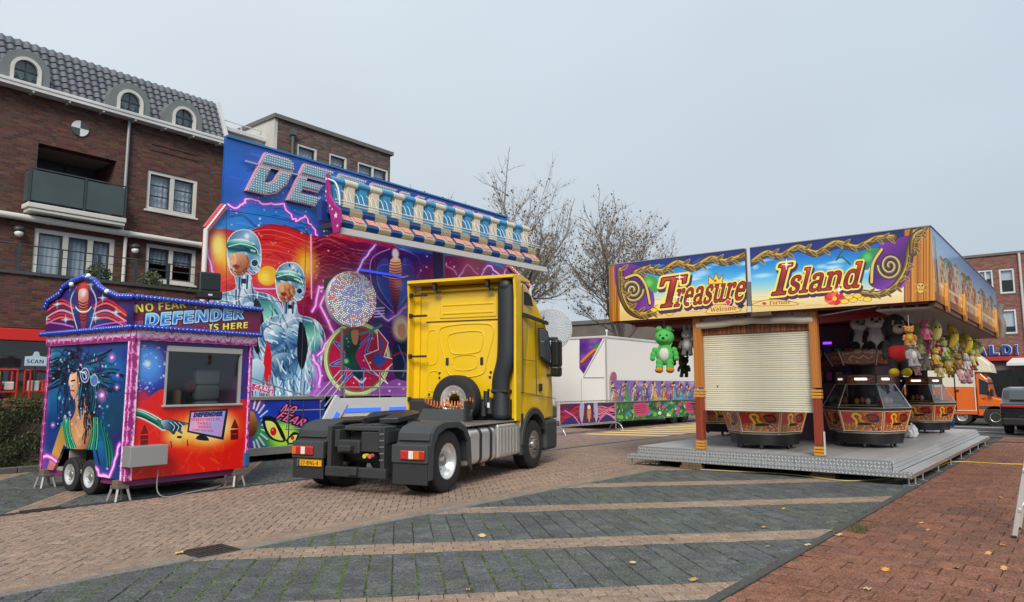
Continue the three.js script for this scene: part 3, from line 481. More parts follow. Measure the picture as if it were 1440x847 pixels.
// ---------- painted panels: a canvas that takes photo pixels of points lying on a plane of the place ----------
class Mural {
  constructor(W, H, map) { this.c = canvas(W, H); this.k = this.c.getContext('2d'); this.W = W; this.H = H; this.map = map; this.k.lineJoin = this.k.lineCap = 'round'; }
  p(q) { return this.map(q[0], q[1]); }
  scale(x, y) { const a = this.map(x, y), b = this.map(x + 1, y), c = this.map(x, y + 1); return Math.sqrt(Math.hypot(b[0] - a[0], b[1] - a[1]) * Math.hypot(c[0] - a[0], c[1] - a[1])); }
  fill(c) { this.k.fillStyle = c; this.k.fillRect(0, 0, this.W, this.H); return this; }
  grad(a, b, stops) { const g = this.k.createLinearGradient(...this.p(a), ...this.p(b)); stops.forEach((c, i) => g.addColorStop(i / (stops.length - 1), c)); return g; }
  path(pts, closed) { const k = this.k, P = pts.map((q) => this.p(q)), n = P.length; k.beginPath(); k.moveTo(...P[0]); const g = (i) => (closed ? P[(i + n) % n] : P[clamp(i, 0, n - 1)]);
    for (let i = 0; i < (closed ? n : n - 1); i++) { const a = g(i - 1), b = g(i), c = g(i + 1), d = g(i + 2); k.bezierCurveTo(b[0] + (c[0] - a[0]) / 6, b[1] + (c[1] - a[1]) / 6, c[0] - (d[0] - b[0]) / 6, c[1] - (d[1] - b[1]) / 6, c[0], c[1]); } if (closed) k.closePath(); return k; }
  sharp(pts, closed) { const k = this.k; k.beginPath(); pts.forEach((q, i) => (i ? k.lineTo(...this.p(q)) : k.moveTo(...this.p(q)))); if (closed) k.closePath(); return k; }
  glow(c, b) { this.k.shadowColor = c ?? 'rgba(0,0,0,0)'; this.k.shadowBlur = c ? b : 0; return this; }
  area(pts, f, o = {}) { const k = o.sharp ? this.sharp(pts, true) : this.path(pts, true); this.glow(o.glow, o.blur ?? 12); k.fillStyle = f; k.fill(); this.glow(); if (o.line) { k.strokeStyle = o.line; k.lineWidth = (o.w ?? 1) * this.scale(...pts[0]); k.stroke(); } return this; }
  // airbrushed metal: a filled outline with many soft bands following a direction
  chrome(pts, f, n, dir, cols, o = {}) { this.area(pts, f, o); const k = this.k; k.save(); this.path(pts, true); k.clip(); const xs = pts.map((q) => q[0]), ys = pts.map((q) => q[1]), x0 = Math.min(...xs), x1 = Math.max(...xs), y0 = Math.min(...ys), y1 = Math.max(...ys); for (let i = 0; i < n; i++) { const x = rr(x0, x1), y = rr(y0, y1), L = rr(0.15, 0.45) * (y1 - y0), b = rr(-0.25, 0.25) * L; this.line([[x, y], [x + dir[0] * L * 0.5 + b, y + dir[1] * L * 0.5], [x + dir[0] * L, y + dir[1] * L]], cols[i % cols.length], rr(0.6, 2.6) * (o.k ?? 1)); } k.restore(); return this; }
  line(pts, c, w = 1, o = {}) { const k = o.sharp ? this.sharp(pts) : this.path(pts); this.glow(o.glow, o.blur ?? 10); k.strokeStyle = c; k.lineWidth = w * this.scale(...pts[0]); k.stroke(); this.glow(); return this; }
  blob(x, y, r, c, o = {}) { const k = this.k, [X, Y] = this.map(x, y), [ax, ay] = this.map(x + r, y), [bx, by] = this.map(x, y + (o.ry ?? r)), rx = Math.hypot(ax - X, ay - Y), ry = Math.hypot(bx - X, by - Y); k.save(); k.translate(X, Y); k.scale(rx, ry); const g = k.createRadialGradient(0, 0, 0, 0, 0, 1); g.addColorStop(0, c); g.addColorStop(o.core ?? 0.3, c); g.addColorStop(1, c.replace(/[\d.]+\)$/, '0)')); k.fillStyle = g; k.beginPath(); k.arc(0, 0, 1, 0, 7); k.fill(); k.restore(); return this; }
  disc(x, y, r, c, o = {}) { const n = 40, pts = []; for (let i = 0; i < n; i++) { const a = i / n * 6.2832; pts.push([x + Math.cos(a) * r, y + Math.sin(a) * (o.ry ?? r)]); } return this.area(pts, c, { sharp: true, ...o }); }
  bolt(pts, c = '#ffe0ff', halo = '#e040d0', w = 2) { const z = []; for (let i = 0; i + 1 < pts.length; i++) for (let t = 0; t < 4; t++) z.push([lerp(pts[i][0], pts[i + 1][0], t / 4) + rr(-2, 2), lerp(pts[i][1], pts[i + 1][1], t / 4) + rr(-2, 2)]); z.push(pts[pts.length - 1]); this.line(z, halo, w * 2.6, { sharp: true, glow: halo, blur: 22 }); this.line(z, '#f59af0', w * 1.5, { sharp: true, glow: halo, blur: 8 }); this.line(z, c, w * 0.6, { sharp: true }); return this; }
  stars(n, x0, y0, x1, y1, c = '255,255,255') { for (let i = 0; i < n; i++) { const x = rr(x0, x1), y = rr(y0, y1); this.blob(x, y, rr(0.8, 2.6), `rgba(${c},${rr(0.5, 1)})`, { core: 0.25 }); } return this; }
  // text whose baseline runs from a to b; hgt in photo pixels
  text(s, a, b, hgt, c, o = {}) {
    const k = this.k, A = this.p(a), B = this.p(b), U = this.p([a[0], a[1] - hgt]), H = Math.hypot(U[0] - A[0], U[1] - A[1]), L = Math.hypot(B[0] - A[0], B[1] - A[1]);
    k.save(); k.translate(...A); k.rotate(Math.atan2(B[1] - A[1], B[0] - A[0])); k.transform(1, 0, o.skew ?? 0, 1, 0, 0); k.font = `${o.weight ?? 'bold'} 100px ${o.font ?? 'sans-serif'}`; const w = k.measureText(s).width; k.scale(L / w, H / 72);
    k.lineJoin = 'round'; for (const [lc, lw, dx = 0, dy = 0] of o.lines ?? []) { k.strokeStyle = lc; k.lineWidth = lw; k.strokeText(s, dx, dy); }
    let f = c; if (Array.isArray(c)) { f = k.createLinearGradient(0, -75, 0, 5); c.forEach((q, i) => f.addColorStop(i / (c.length - 1), q)); }
    k.fillStyle = f; k.fillText(s, 0, 0); k.restore(); return this;
  }
  grime(a = 0.05, n = 400) { const k = this.k; for (let i = 0; i < n; i++) { k.fillStyle = `rgba(${rnd() > 0.4 ? '20,15,10' : '230,225,220'},${rnd() * a})`; const x = rr(0, this.W), y = rr(0, this.H); k.beginPath(); k.ellipse(x, y, rr(1, 14), rr(1, 40), 0, 0, 7); k.fill(); } return this; }
  mat(rough = 0.32, o = {}) { return new THREE.MeshPhysicalMaterial({ map: tex(this.c), roughness: rough, clearcoat: 0.35, clearcoatRoughness: 0.2, ...o }); }
}
// maps onto a rectangle of a plane x = c: z from zl (u 0) to zr (u 1), y from y0 to y1
const onX = (c, zl, zr, y0, y1, W, H) => (px, py) => { const p = at(px, py, 'x', c); return [(p.z - zl) / (zr - zl) * W, (y1 - p.y) / (y1 - y0) * H]; };
const onZ = (c, x0, x1, y0, y1, W, H) => (px, py) => { const p = at(px, py, 'z', c); return [(p.x - x0) / (x1 - x0) * W, (y1 - p.y) / (y1 - y0) * H]; };
// ---------- fairground ride ----------
const galv = M([0.52, 0.53, 0.54], 0.38, 0.75, { roughnessMap: dirtRough }), blackSteel = M([0.025, 0.026, 0.028], 0.5), whiteEnamel = M([0.68, 0.68, 0.66], 0.32);
const RW = -16.2, PF = -14.7; // mural wall and podium front
const ride = thing('thrill_ride', 'tall painted fairground ride wall with bulb lettering on a raised blue podium', 'fairground ride');
{
  const q = (x, y) => at(x, y, 'x', RW), zL = q(285, 380).z, zR = q(744, 400).z, y0 = 1.42, y1 = q(318, 193).y, W = 1600, H = 1000;
  const zt = q(318, 193).z, zc = q(286, 322).z, yc = q(318, 291).y, yd = q(286, 322).y, ztR = q(713, 308).z;
  const m = new Mural(W, H, onX(RW, zL, zR, y0, y1, W, H));
  m.fill('#7a1238');
  // blue storm sky
  m.area([[280, 150], [760, 300], [760, 400], [560, 350], [480, 335], [440, 332], [400, 316], [350, 330], [300, 330], [270, 330]], m.grad([400, 200], [380, 330], ['#0b4aa4', '#1266c6', '#2a86dc']), { sharp: true });
  for (let i = 0; i < 40; i++) m.blob(rr(310, 720), rr(200, 330), rr(8, 34), ['rgba(8,30,100,0.35)', 'rgba(40,140,230,0.30)', 'rgba(70,50,150,0.2)', 'rgba(10,70,170,0.3)'][i % 4]);
  for (let i = 0; i < 160; i++) { const x = rr(318, 720), y = rr(205, 340); m.line([[x, y], [x + rr(8, 20), y + rr(-5, 6)], [x + rr(24, 46), y + rr(-2, 14)]], ['rgba(120,190,250,0.22)', 'rgba(8,14,70,0.3)', 'rgba(150,90,220,0.2)'][i % 3], rr(0.8, 4)); }
  m.blob(335, 250, 30, 'rgba(20,90,200,0.6)'); m.blob(470, 318, 40, 'rgba(40,10,70,0.7)');
  // red sky of waves
  m.area([[280, 335], [310, 322], [345, 326], [375, 316], [400, 318], [430, 330], [450, 334], [480, 326], [510, 336], [560, 350], [580, 420], [560, 470], [280, 470]], m.grad([330, 320], [430, 440], ['#b31226', '#e02a22', '#c81a3a', '#8a1050']));
  m.area([[445, 336], [500, 340], [560, 352], [720, 390], [740, 560], [440, 560], [438, 400]], m.grad([470, 340], [600, 420], ['#8c0f30', '#5c1150', '#2c1560', '#601050']));
  for (let i = 0; i < 12; i++) m.line([[340, 324 + i * 6], [375, 316 + i * 7], [405, 322 + i * 7], [437, 334 + i * 7], [460, 330 + i * 6], [490, 344 + i * 5], [520, 350 + i * 4]], `rgba(${i % 3 ? '255,170,170' : '90,0,30'},${0.55 - i * 0.03})`, 0.9 + (i % 2) * 0.5);
  for (let i = 0; i < 9; i++) m.line([[440, 338 + i * 5], [465, 345 + i * 5], [480, 340 + i * 5], [502, 352 + i * 4]], 'rgba(40,4,40,0.5)', 1.4);
  m.bolt([[321, 287], [333, 293], [346, 279], [362, 284], [380, 287], [398, 288], [410, 302], [416, 311], [430, 305], [439, 319], [446, 331]], '#fff', '#c832d8', 1.7);
  m.stars(36, 320, 260, 480, 330); m.stars(26, 360, 330, 470, 400, '255,210,220');
  for (let i = 0; i < 200; i++) { const x = rr(288, 560), y = rr(330, 470); m.line([[x, y], [x + rr(6, 16), y + rr(-6, 8)], [x + rr(18, 36), y + rr(-2, 14)]], ['rgba(255,120,90,0.3)', 'rgba(110,0,30,0.35)', 'rgba(255,180,150,0.22)', 'rgba(190,30,120,0.3)'][i % 4], rr(0.6, 2.6)); }
  // suns
  m.blob(316, 362, 24, 'rgba(255,190,40,0.95)', { ry: 38, core: 0.2 }); m.blob(306, 345, 16, 'rgba(255,240,120,0.9)', { ry: 30 });
  m.disc(376, 388, 15, '#f7b21c', { glow: '#ff6a10', blur: 18, line: '#d8420e', w: 2 }); m.blob(372, 390, 12, 'rgba(255,230,80,0.9)'); m.blob(430, 372, 22, 'rgba(255,200,30,0.95)', { ry: 34, core: 0.25 });
  m.blob(300, 420, 26, 'rgba(255,120,170,0.5)'); m.bolt([[290, 345], [294, 368], [300, 392], [292, 418], [300, 440]], '#ffe8ff', '#e060c0', 1.4); m.bolt([[322, 440], [345, 402], [360, 408], [390, 404], [415, 420]], '#ffd8f8', '#d040b0', 1.2);
  // two chrome figures, traced from their outlines
  const steelC = ['rgba(245,252,255,0.8)', 'rgba(24,52,98,0.6)', 'rgba(120,180,220,0.7)', 'rgba(14,30,62,0.6)', 'rgba(70,140,170,0.6)', 'rgba(220,240,250,0.7)'];
  const robot = (ox, oy, s) => {
    const P = (pts) => pts.map(([x, y]) => [ox + x * s, oy + y * s]), steel = m.grad([ox - 40 * s, oy], [ox + 50 * s, oy + 60 * s], ['#3f6c9c', '#a9cde6', '#5f92c0', '#dcecf6', '#3a6a9c', '#8fbcdc']);
    m.chrome(P([[-12, 54], [-34, 62], [-48, 76], [-52, 100], [-44, 128], [-36, 150], [-40, 190], [-36, 240], [52, 240], [48, 180], [52, 130], [58, 100], [50, 74], [34, 62], [14, 56], [8, 34], [-12, 34]]), steel, 150, [0.12, 1], steelC, { line: 'rgba(225,245,255,0.85)', w: 1 });
    m.chrome(P([[-44, 84], [-28, 72], [-10, 82], [-8, 106], [-22, 118], [-38, 108]]), m.grad([ox - 40 * s, oy + 76 * s], [ox - 6 * s, oy + 118 * s], ['#f4fbff', '#8fbcdc', '#2c5c90', '#a8d0e8']), 26, [1, 0.5], steelC, { line: '#1f4878', w: 1 }); m.blob(ox - 30 * s, oy + 86 * s, 6 * s, 'rgba(255,255,255,0.95)');
    m.chrome(P([[-6, 82], [10, 72], [18, 86], [14, 106], [2, 114], [-6, 104]]), m.grad([ox - 6 * s, oy + 76 * s], [ox + 16 * s, oy + 112 * s], ['#d4eaf6', '#5f96c4', '#1f4c80']), 16, [1, 0.6], steelC, {});
    m.area(P([[16, 68], [26, 84], [28, 116], [20, 146], [12, 128], [12, 96]]), '#0e1622'); m.chrome(P([[24, 70], [42, 76], [50, 104], [44, 150], [34, 210], [26, 208], [30, 140], [28, 100]]), m.grad([ox + 20 * s, oy + 70 * s], [ox + 48 * s, oy + 170 * s], ['#1f7a78', '#9fe0d0', '#2a6a90', '#bfe0f0', '#1c5c70']), 40, [0, 1], ['rgba(230,255,248,0.8)', 'rgba(10,50,70,0.7)', 'rgba(90,200,180,0.6)']);
    m.chrome(P([[-30, 126], [-8, 118], [12, 128], [6, 156], [-12, 164], [-28, 152]]), m.grad([ox - 28 * s, oy + 120 * s], [ox + 8 * s, oy + 162 * s], ['#b4d6ea', '#2a5484', '#8abada']), 20, [0.3, 1], steelC, { line: '#173a66', w: 0.8 });
    for (let i = 0; i < 9; i++) m.line(P([[-30 + i * 9, 160 + i], [-26 + i * 8, 190], [-30 + i * 9, 236]]), i % 2 ? 'rgba(240,250,255,0.8)' : 'rgba(12,34,72,0.75)', 1.5);
    m.line(P([[-38, 66], [-14, 72], [8, 62], [36, 68]]), 'rgba(255,255,255,0.85)', 1.3); for (const x of [-6, 0, 5]) m.line(P([[x, 36], [x - 1, 54]]), x ? '#1c3c64' : '#eef8ff', 2.2); m.area(P([[-4, 40], [3, 40], [3, 47], [-4, 47]]), '#101c2c', { sharp: true });
    m.chrome(P([[-24, -2], [-21, -17], [-10, -27], [8, -28], [20, -16], [24, 4], [22, 26], [12, 34], [2, 26], [-4, 36], [-16, 34], [-22, 20]]), steel, 40, [0.6, 0.7], steelC, { line: 'rgba(240,252,255,0.95)', w: 1.2 });
    m.chrome(P([[-19, 6], [-8, 4], [4, 8], [8, 20], [0, 34], [-12, 36], [-18, 26], [-20, 16]]), m.grad([ox - 18 * s, oy + 6 * s], [ox + 8 * s, oy + 34 * s], ['#f2bd88', '#c0744a', '#6a3020']), 16, [0.3, 0.9], ['rgba(255,225,190,0.5)', 'rgba(90,36,20,0.5)', 'rgba(200,110,70,0.5)']); m.area(P([[-16, 22], [-10, 20], [-6, 23], [-10, 27]]), '#8a1c24'); m.area(P([[-17, 13], [-12, 11], [-11, 18], [-15, 19]]), '#e8b484'); m.line(P([[-14, 30], [-4, 31], [4, 24]]), 'rgba(70,24,14,0.7)', 1);
    m.chrome(P([[-23, -12], [-4, -16], [14, -10], [21, 4], [18, 10], [0, 2], [-20, 4]]), m.grad([ox, oy - 14 * s], [ox, oy + 8 * s], ['#d8fff4', '#1c8a84', '#083c4a', '#7fe0d0']), 14, [1, 0.3], ['rgba(235,255,250,0.8)', 'rgba(6,50,56,0.7)']); m.line(P([[-22, -5], [-4, -9], [16, -3], [20, 6]]), '#eafff8', 1.2);
    m.disc(ox + 15 * s, oy + 18 * s, 5 * s, '#1c3350', { line: '#cfe8f6', w: 1 }); m.blob(ox + 4 * s, oy - 20 * s, 5 * s, 'rgba(255,255,255,0.9)'); m.blob(ox - 18 * s, oy + 24 * s, 3 * s, 'rgba(255,240,220,0.6)');
  };
  robot(343, 352, 1.0); robot(408, 394, 0.86);
  m.area([[370, 520], [376, 480], [382, 505], [378, 545]], '#d2162c'); m.area([[352, 510], [364, 505], [372, 518], [364, 545], [350, 540]], m.grad([350, 505], [372, 545], ['#dff0fa', '#5f93c0']));
  m.line([[437, 330], [438, 420]], '#ffd0e8', 1.6, { sharp: true, glow: '#ff70c0', blur: 10 }); m.line([[318, 296], [380, 305], [440, 318]], 'rgba(10,15,60,0.9)', 0.9, { sharp: true }); m.line([[318, 296], [318, 445]], 'rgba(30,10,30,0.7)', 0.7, { sharp: true }); m.line([[310, 414], [437, 430]], 'rgba(20,20,40,0.8)', 0.8, { sharp: true });
  // lightning cloud between figures and disc
  for (let i = 0; i < 26; i++) m.blob(rr(436, 580), rr(400, 570), rr(8, 26), ['rgba(190,60,200,0.4)', 'rgba(40,60,190,0.45)', 'rgba(230,150,240,0.35)', 'rgba(90,20,120,0.5)'][i % 4]);
  m.bolt([[440, 440], [450, 405], [462, 400], [452, 430], [470, 470], [446, 500]], '#fff0ff', '#d04ad0', 2); m.bolt([[470, 572], [440, 560], [452, 530], [440, 500]], '#ffd8ff', '#c048d8', 2.2); m.bolt([[505, 450], [530, 438], [545, 452], [575, 430]], '#ffe8ff', '#9a4ae0', 1.6);
  m.area([[536, 565], [440, 565], [440, 548], [470, 535], [520, 545], [575, 530], [580, 566]], 'rgba(170,90,200,0.75)');
  // ribbed creature with wings behind the seats
  m.blob(556, 400, 46, 'rgba(30,40,130,0.85)', { ry: 50 }); for (const s of [-1, 1]) { m.line([[556 + s * 8, 350], [556 + s * 34, 366], [556 + s * 30, 410], [556 + s * 3, 440]], '#b070c8', 1.6); m.line([[556 + s * 6, 372], [556 + s * 24, 376], [556 + s * 23, 404], [556 + s * 2, 434]], '#6a7ad0', 1.2); m.area([[556 + s * 10, 366], [556 + s * 26, 374], [556 + s * 24, 400], [556 + s * 4, 432]], 'rgba(60,90,190,0.55)'); }
  m.area([[549, 366], [563, 366], [564, 400], [558, 438], [554, 438], [548, 400]], m.grad([548, 370], [564, 430], ['#f0b890', '#a03c40', '#5a1c50'])); for (let i = 0; i < 16; i++) m.line([[547 + i * 0.3, 368 + i * 4], [556, 370 + i * 4], [565 - i * 0.3, 368 + i * 4]], 'rgba(60,10,30,0.8)', 1.1);
  m.blob(556, 357, 6, 'rgba(225,215,235,0.95)', { ry: 9, core: 0.6 }); m.line([[538, 388], [556, 392], [574, 388]], '#ffb8a0', 1.4); for (let i = 0; i < 4; i++) m.line([[526, 434 + i * 4], [540, 433 + i * 4]], '#d8d0ff', 1.6);
  m.bolt([[502, 384], [515, 362], [528, 344]], '#f4e8ff', '#8a5ae0', 1.5); for (let i = 0; i < 5; i++) m.bolt([[585 + i * 30, 392], [596 + i * 30, 372], [612 + i * 30, 386]], '#f0d8ff', '#9038c0', 1.2);
  for (let i = 0; i < 8; i++) m.blob(rr(590, 730), rr(350, 400), rr(12, 30), ['rgba(140,16,50,0.6)', 'rgba(30,30,110,0.6)', 'rgba(100,20,90,0.6)'][i % 3]);
  // star wheel
  m.disc(502, 505, 47, '#c8d890', { ry: 52 }); m.disc(502, 505, 43, '#5f8a4c', { ry: 48, line: '#e8f0a8', w: 1.5 }); m.disc(502, 505, 40, '#c01444', { ry: 45 }); m.blob(502, 505, 38, 'rgba(225,30,110,0.8)', { ry: 42 });
  { const pts = [], lit = []; for (let i = 0; i < 16; i++) { const a = i / 16 * 6.2832 - 0.2, r = i % 2 ? 15 : 38; pts.push([502 + Math.cos(a) * r, 505 + Math.sin(a) * r * 1.12]); } m.area(pts, '#d81a68', { sharp: true, line: '#e4ecff', w: 3 }); m.line([...pts, pts[0]], '#1f54b8', 2.2, { sharp: true }); }
  m.area([[530, 462], [546, 482], [540, 502], [558, 506], [536, 526], [545, 540], [522, 520], [512, 500], [532, 492]], '#c81830', { sharp: true, line: '#fff', w: 1.2 }); m.area([[534, 472], [541, 484], [535, 500], [545, 506], [532, 518], [522, 502], [536, 494]], '#2a5ab8', { sharp: true });
  // dancer on the wheel and a fair haired singer beside it
  m.area([[486, 470], [494, 462], [506, 466], [506, 484], [500, 500], [506, 516], [510, 530], [500, 534], [494, 520], [484, 514], [486, 496], [480, 484]], m.grad([484, 470], [508, 530], ['#2a6a5a', '#144038', '#1c5a48', '#0c2c50'])); m.area([[494, 466], [504, 466], [502, 484], [496, 482]], '#d89060'); m.line([[506, 470], [520, 466], [536, 458]], '#2f9a98', 3.4); m.blob(487, 508, 5, 'rgba(140,255,150,0.95)'); m.line([[498, 530], [508, 538], [514, 532]], '#dfe8e8', 2.4);
  m.area([[552, 490], [562, 476], [578, 480], [580, 530], [556, 530]], '#17233f'); m.blob(564, 462, 15, 'rgba(228,205,170,1)', { ry: 22, core: 0.6 }); m.area([[560, 458], [568, 456], [571, 468], [566, 478], [560, 470]], '#d89a78'); m.line([[554, 500], [566, 496], [576, 505]], '#8f2034', 3); m.line([[560, 486], [570, 512], [566, 530]], '#3a64a8', 2);
  m.blob(470, 432, 12, 'rgba(40,60,160,0.8)'); m.stars(40, 440, 400, 580, 560); m.stars(30, 590, 330, 730, 400, '230,190,255');
  for (const [a, b] of [[286, 440], [560, 400]]) m.blob(a, b, 10, 'rgba(255,200,255,0.3)');
  m.area([[354, 539], [384, 546], [384, 555], [354, 549]], '#c01860', { sharp: true, line: '#f8d0e8', w: 0.8 }); m.text('GANG', [356, 548.5], [382, 554], 7.5, '#ffd8ec');
  m.grime(0.04, 300);
  // the wall itself, thick, outline as the panel edges
  const pts = [[zL, y0], [zR, y0], [zR, yd], [ztR, yc], [ztR, y1], [zt, y1], [zt, yc], [zL, yd]];
  const wall = ext(shapeOf(pts.map(([z, y]) => [-z, y])), 0.1); wall.rotateY(Math.PI / 2).translate(RW - 0.1, 0, 0);
  { const p = wall.attributes.position, u = wall.attributes.uv; for (let i = 0; i < p.count; i++) u.setXY(i, (p.getZ(i) - zL) / (zR - zL), (p.getY(i) - y0) / (y1 - y0)); }
  obj('mural_wall', wall, m.mat(0.3), ride);
  obj('top_edge', span(RW - 0.12, RW + 0.05, y1 + 0.002, y1 + 0.05, zt, ztR), M([0.03, 0.16, 0.45], 0.4), ride);
  for (const z of [zt - 2.4, zt - 4.8, zt - 7.4]) obj('panel_seam', span(RW + 0.002, RW + 0.008, y0, y1 - 1.6, z - 0.006, z + 0.006), M([0.1, 0.06, 0.12], 0.5), ride);
  obj('back_frame', [...[2.6, 5.5, 9.5].map((d) => span(RW - 1.2, RW - 0.11, 0.1, y1 - 0.3, zt - d, zt - d - 0.15))], blackSteel, ride);
  // bulb strip along the cut corner, white tube down the flank
  const bulbs = (parent, pts, r, m2) => obj('bulbs', pts.map((p) => ball(r, p.x, p.y, p.z, 1, 1, 1, 6, 4)), m2, parent).userData.kind = 'stuff';
  const bulbM = M([0.85, 0.84, 0.8], 0.15, 0, { emissive: col([1, 0.95, 0.9]), emissiveIntensity: 0.06 });
  for (const [A, B] of [[V(RW + 0.04, yc, zt), V(RW + 0.04, yd, zL)], [V(RW + 0.04, yc, ztR), V(RW + 0.04, yd, zR)]]) { const s = obj('edge_strip', flat(A, B, 0.1, 0.16), M([0.62, 0.14, 0.17], 0.4), ride); const L = []; for (let i = 0; i <= 14; i++) L.push(A.clone().lerp(B, i / 14).add(V(0.06, 0, 0))); bulbs(s, L, 0.028, bulbM); }
  for (const z of [zL, zR]) obj('flank_tube', bar(V(RW + 0.05, yd, z), V(RW + 0.05, y0, z), 0.06), whiteEnamel, ride);
  // ---- bulb letters ----
  const glyph = { // unit box outlines, split by a bar below the top stroke
    D: [[[0, 0.7], [0, 1], [0.7, 1], [0.9, 0.93], [1, 0.78], [1, 0.7]], [[0, 0], [0, 0.66], [0.36, 0.66], [0.36, 0.3], [0.48, 0.3], [0.6, 0.4], [0.62, 0.66], [1, 0.66], [1, 0.38], [0.84, 0.1], [0.6, 0]]],
    E: [[[0, 0.7], [0, 1], [1, 1], [0.94, 0.74], [0.85, 0.7]], [[0, 0], [0, 0.66], [0.3, 0.66], [0.3, 0.57], [0.86, 0.57], [0.8, 0.36], [0.3, 0.36], [0.3, 0.24], [0.95, 0.24], [0.9, 0]]],
    F: [[[0, 0.7], [0, 1], [1, 1], [0.94, 0.74], [0.85, 0.7]], [[0, 0], [0, 0.66], [0.3, 0.66], [0.3, 0.55], [0.86, 0.55], [0.8, 0.32], [0.3, 0.32], [0.3, 0]]],
    N: [[[0, 0.7], [0, 1], [0.34, 1], [0.5, 0.7]], [[0, 0], [0, 0.66], [0.48, 0.66], [0.7, 0.3], [0.7, 1], [1, 1], [1, 0], [0.7, 0], [0.3, 0.5], [0.3, 0]]],
    R: [[[0, 0.7], [0, 1], [0.8, 1], [1, 0.9], [1, 0.7]], [[0, 0], [0, 0.66], [1, 0.66], [0.98, 0.5], [0.8, 0.42], [1, 0], [0.66, 0], [0.48, 0.4], [0.3, 0.4], [0.3, 0]]],
  };
  const lq = (x, y) => at(x, y, 'x', RW + 0.1), base = lq(345, 268), top = lq(372, 212), adv = (lq(690, 316).z - base.z) / 8, hgt = top.y - base.y - 0.05, wd = Math.abs(adv) * 0.96, sl = Math.abs(top.z - base.z);
  const pinkM = M([0.62, 0.3, 0.4], 0.35), cyanM = M([0.14, 0.33, 0.43], 0.3), dotM = M([0.7, 0.78, 0.8], 0.15);
  const inside = (poly, x, y) => { let r = false; for (let i = 0, j = poly.length - 1; i < poly.length; j = i++) { const [a, b] = poly[i], [c, d] = poly[j]; if ((b > y) !== (d > y) && x < (c - a) * (y - b) / (d - b) + a) r = !r; } return r; };
  [...'DEFENDER'].forEach((ch, i) => {
    const polys = glyph[ch].map((g) => g.map(([u, v]) => [u * wd * 0.86 + v * sl, v * hgt]));
    const outline = polys.map((p) => ext(shapeOf(p), 0.1, 0.012).rotateY(Math.PI / 2).translate(RW + 0.02, base.y, base.z + i * adv));
    const L = obj('bulb_letter', outline, pinkM, ride); L.userData.label = 'bulb studded letter ' + ch;
    obj('face', polys.map((p) => new THREE.ExtrudeGeometry(shapeOf(p), { depth: 0.02, bevelEnabled: true, bevelThickness: 0.002, bevelSize: 0.002, bevelOffset: -0.055, bevelSegments: 1 }).rotateY(Math.PI / 2).translate(RW + 0.135, base.y, base.z + i * adv)), cyanM, L);
    const dots = [], edge = [];
    for (const p of polys) { for (let x = -0.02; x < wd + sl; x += 0.07) for (let y = 0.03; y < hgt; y += 0.064) if (inside(p, x, y) && inside(p, x + 0.03, y) && inside(p, x - 0.03, y) && inside(p, x, y + 0.03) && inside(p, x, y - 0.03)) dots.push(new THREE.OctahedronGeometry(0.021).translate(RW + 0.16, base.y + y, base.z + i * adv - x));
      for (let k = 0; k < p.length; k++) { const [a, b] = p[k], [c, d] = p[(k + 1) % p.length], l = Math.hypot(c - a, d - b), nn = Math.floor(l / 0.06); for (let t = 0; t < nn; t++) edge.push(new THREE.OctahedronGeometry(0.013).translate(RW + 0.136, base.y + lerp(b, d, t / nn), base.z + i * adv - lerp(a, c, t / nn))); } }
    obj('bulbs', [...dots, ...edge], dotM, L).userData.kind = 'stuff';
  });
  obj('letter_rail', flat(V(RW + 0.1, base.y + hgt * 0.68, base.z + 0.05), V(RW + 0.1, base.y + hgt * 0.68, base.z + adv * 8), 0.03, 0.04), galv, ride);
  // ---- podium ----
  const pz0 = at(270, 600, 'x', PF).z, pz1 = at(455, 600, 'x', PF).z, pT = 1.38, pB = 0.32;
  const mp = new Mural(800, 420, onX(PF, pz0, pz1, pB, pT, 800, 420));
  mp.fill('#16309a'); mp.area([[260, 540], [372, 555], [368, 600], [360, 660], [260, 660]], '#7a3a92', { sharp: true }); for (let i = 0; i < 24; i++) mp.blob(rr(300, 455), rr(560, 640), rr(8, 20), ['rgba(20,60,190,0.6)', 'rgba(60,30,130,0.5)', 'rgba(20,90,200,0.5)'][i % 3]);
  mp.blob(398, 614, 30, 'rgba(140,230,60,1)', { ry: 34, core: 0.45 }); mp.blob(366, 612, 14, 'rgba(40,160,90,0.9)', { ry: 26 }); mp.blob(400, 612, 18, 'rgba(225,245,90,0.9)');
  mp.area([[347, 582], [356, 580], [361, 592], [360, 608], [350, 616], [344, 612]], mp.grad([345, 580], [360, 615], ['#c89050', '#8a5428', '#4a2814'])); for (let i = 0; i < 11; i++) { const a = -1.3 + i * 0.26; mp.line([[352 + Math.cos(a) * 16, 598 + Math.sin(a) * 24], [352 + Math.cos(a) * 27, 598 + Math.sin(a) * 40]], 'rgba(250,240,255,0.85)', 2.2, { sharp: true }); }
  mp.area([[371, 588], [384, 590], [394, 606], [399, 620], [384, 618], [374, 606]], '#e8f27a', { line: '#0c1420', w: 3 }); mp.disc(384, 607, 4.4, '#d81820', { ry: 6 }); mp.blob(383, 605, 1.6, 'rgba(255,200,120,1)');
  mp.area([[404, 618], [414, 610], [419, 612], [414, 622], [406, 624]], '#e8f27a', { line: '#0c1420', w: 2.4 }); mp.disc(411, 616, 2.4, '#c03018', { ry: 3 }); mp.area([[366, 594], [374, 587], [384, 587], [396, 604], [402, 620], [396, 616], [386, 596], [376, 592]], '#0c1018'); mp.area([[402, 620], [412, 608], [420, 611], [410, 613]], '#0c1018');
  mp.text('NO', [392, 579], [412, 583], 12, '#f070b0', { skew: -0.2, lines: [['#1c0a28', 26]] }); mp.text('FEAR', [386, 588], [424, 600], 11, '#ee68ac', { skew: -0.2, lines: [['#1c0a28', 26]] });
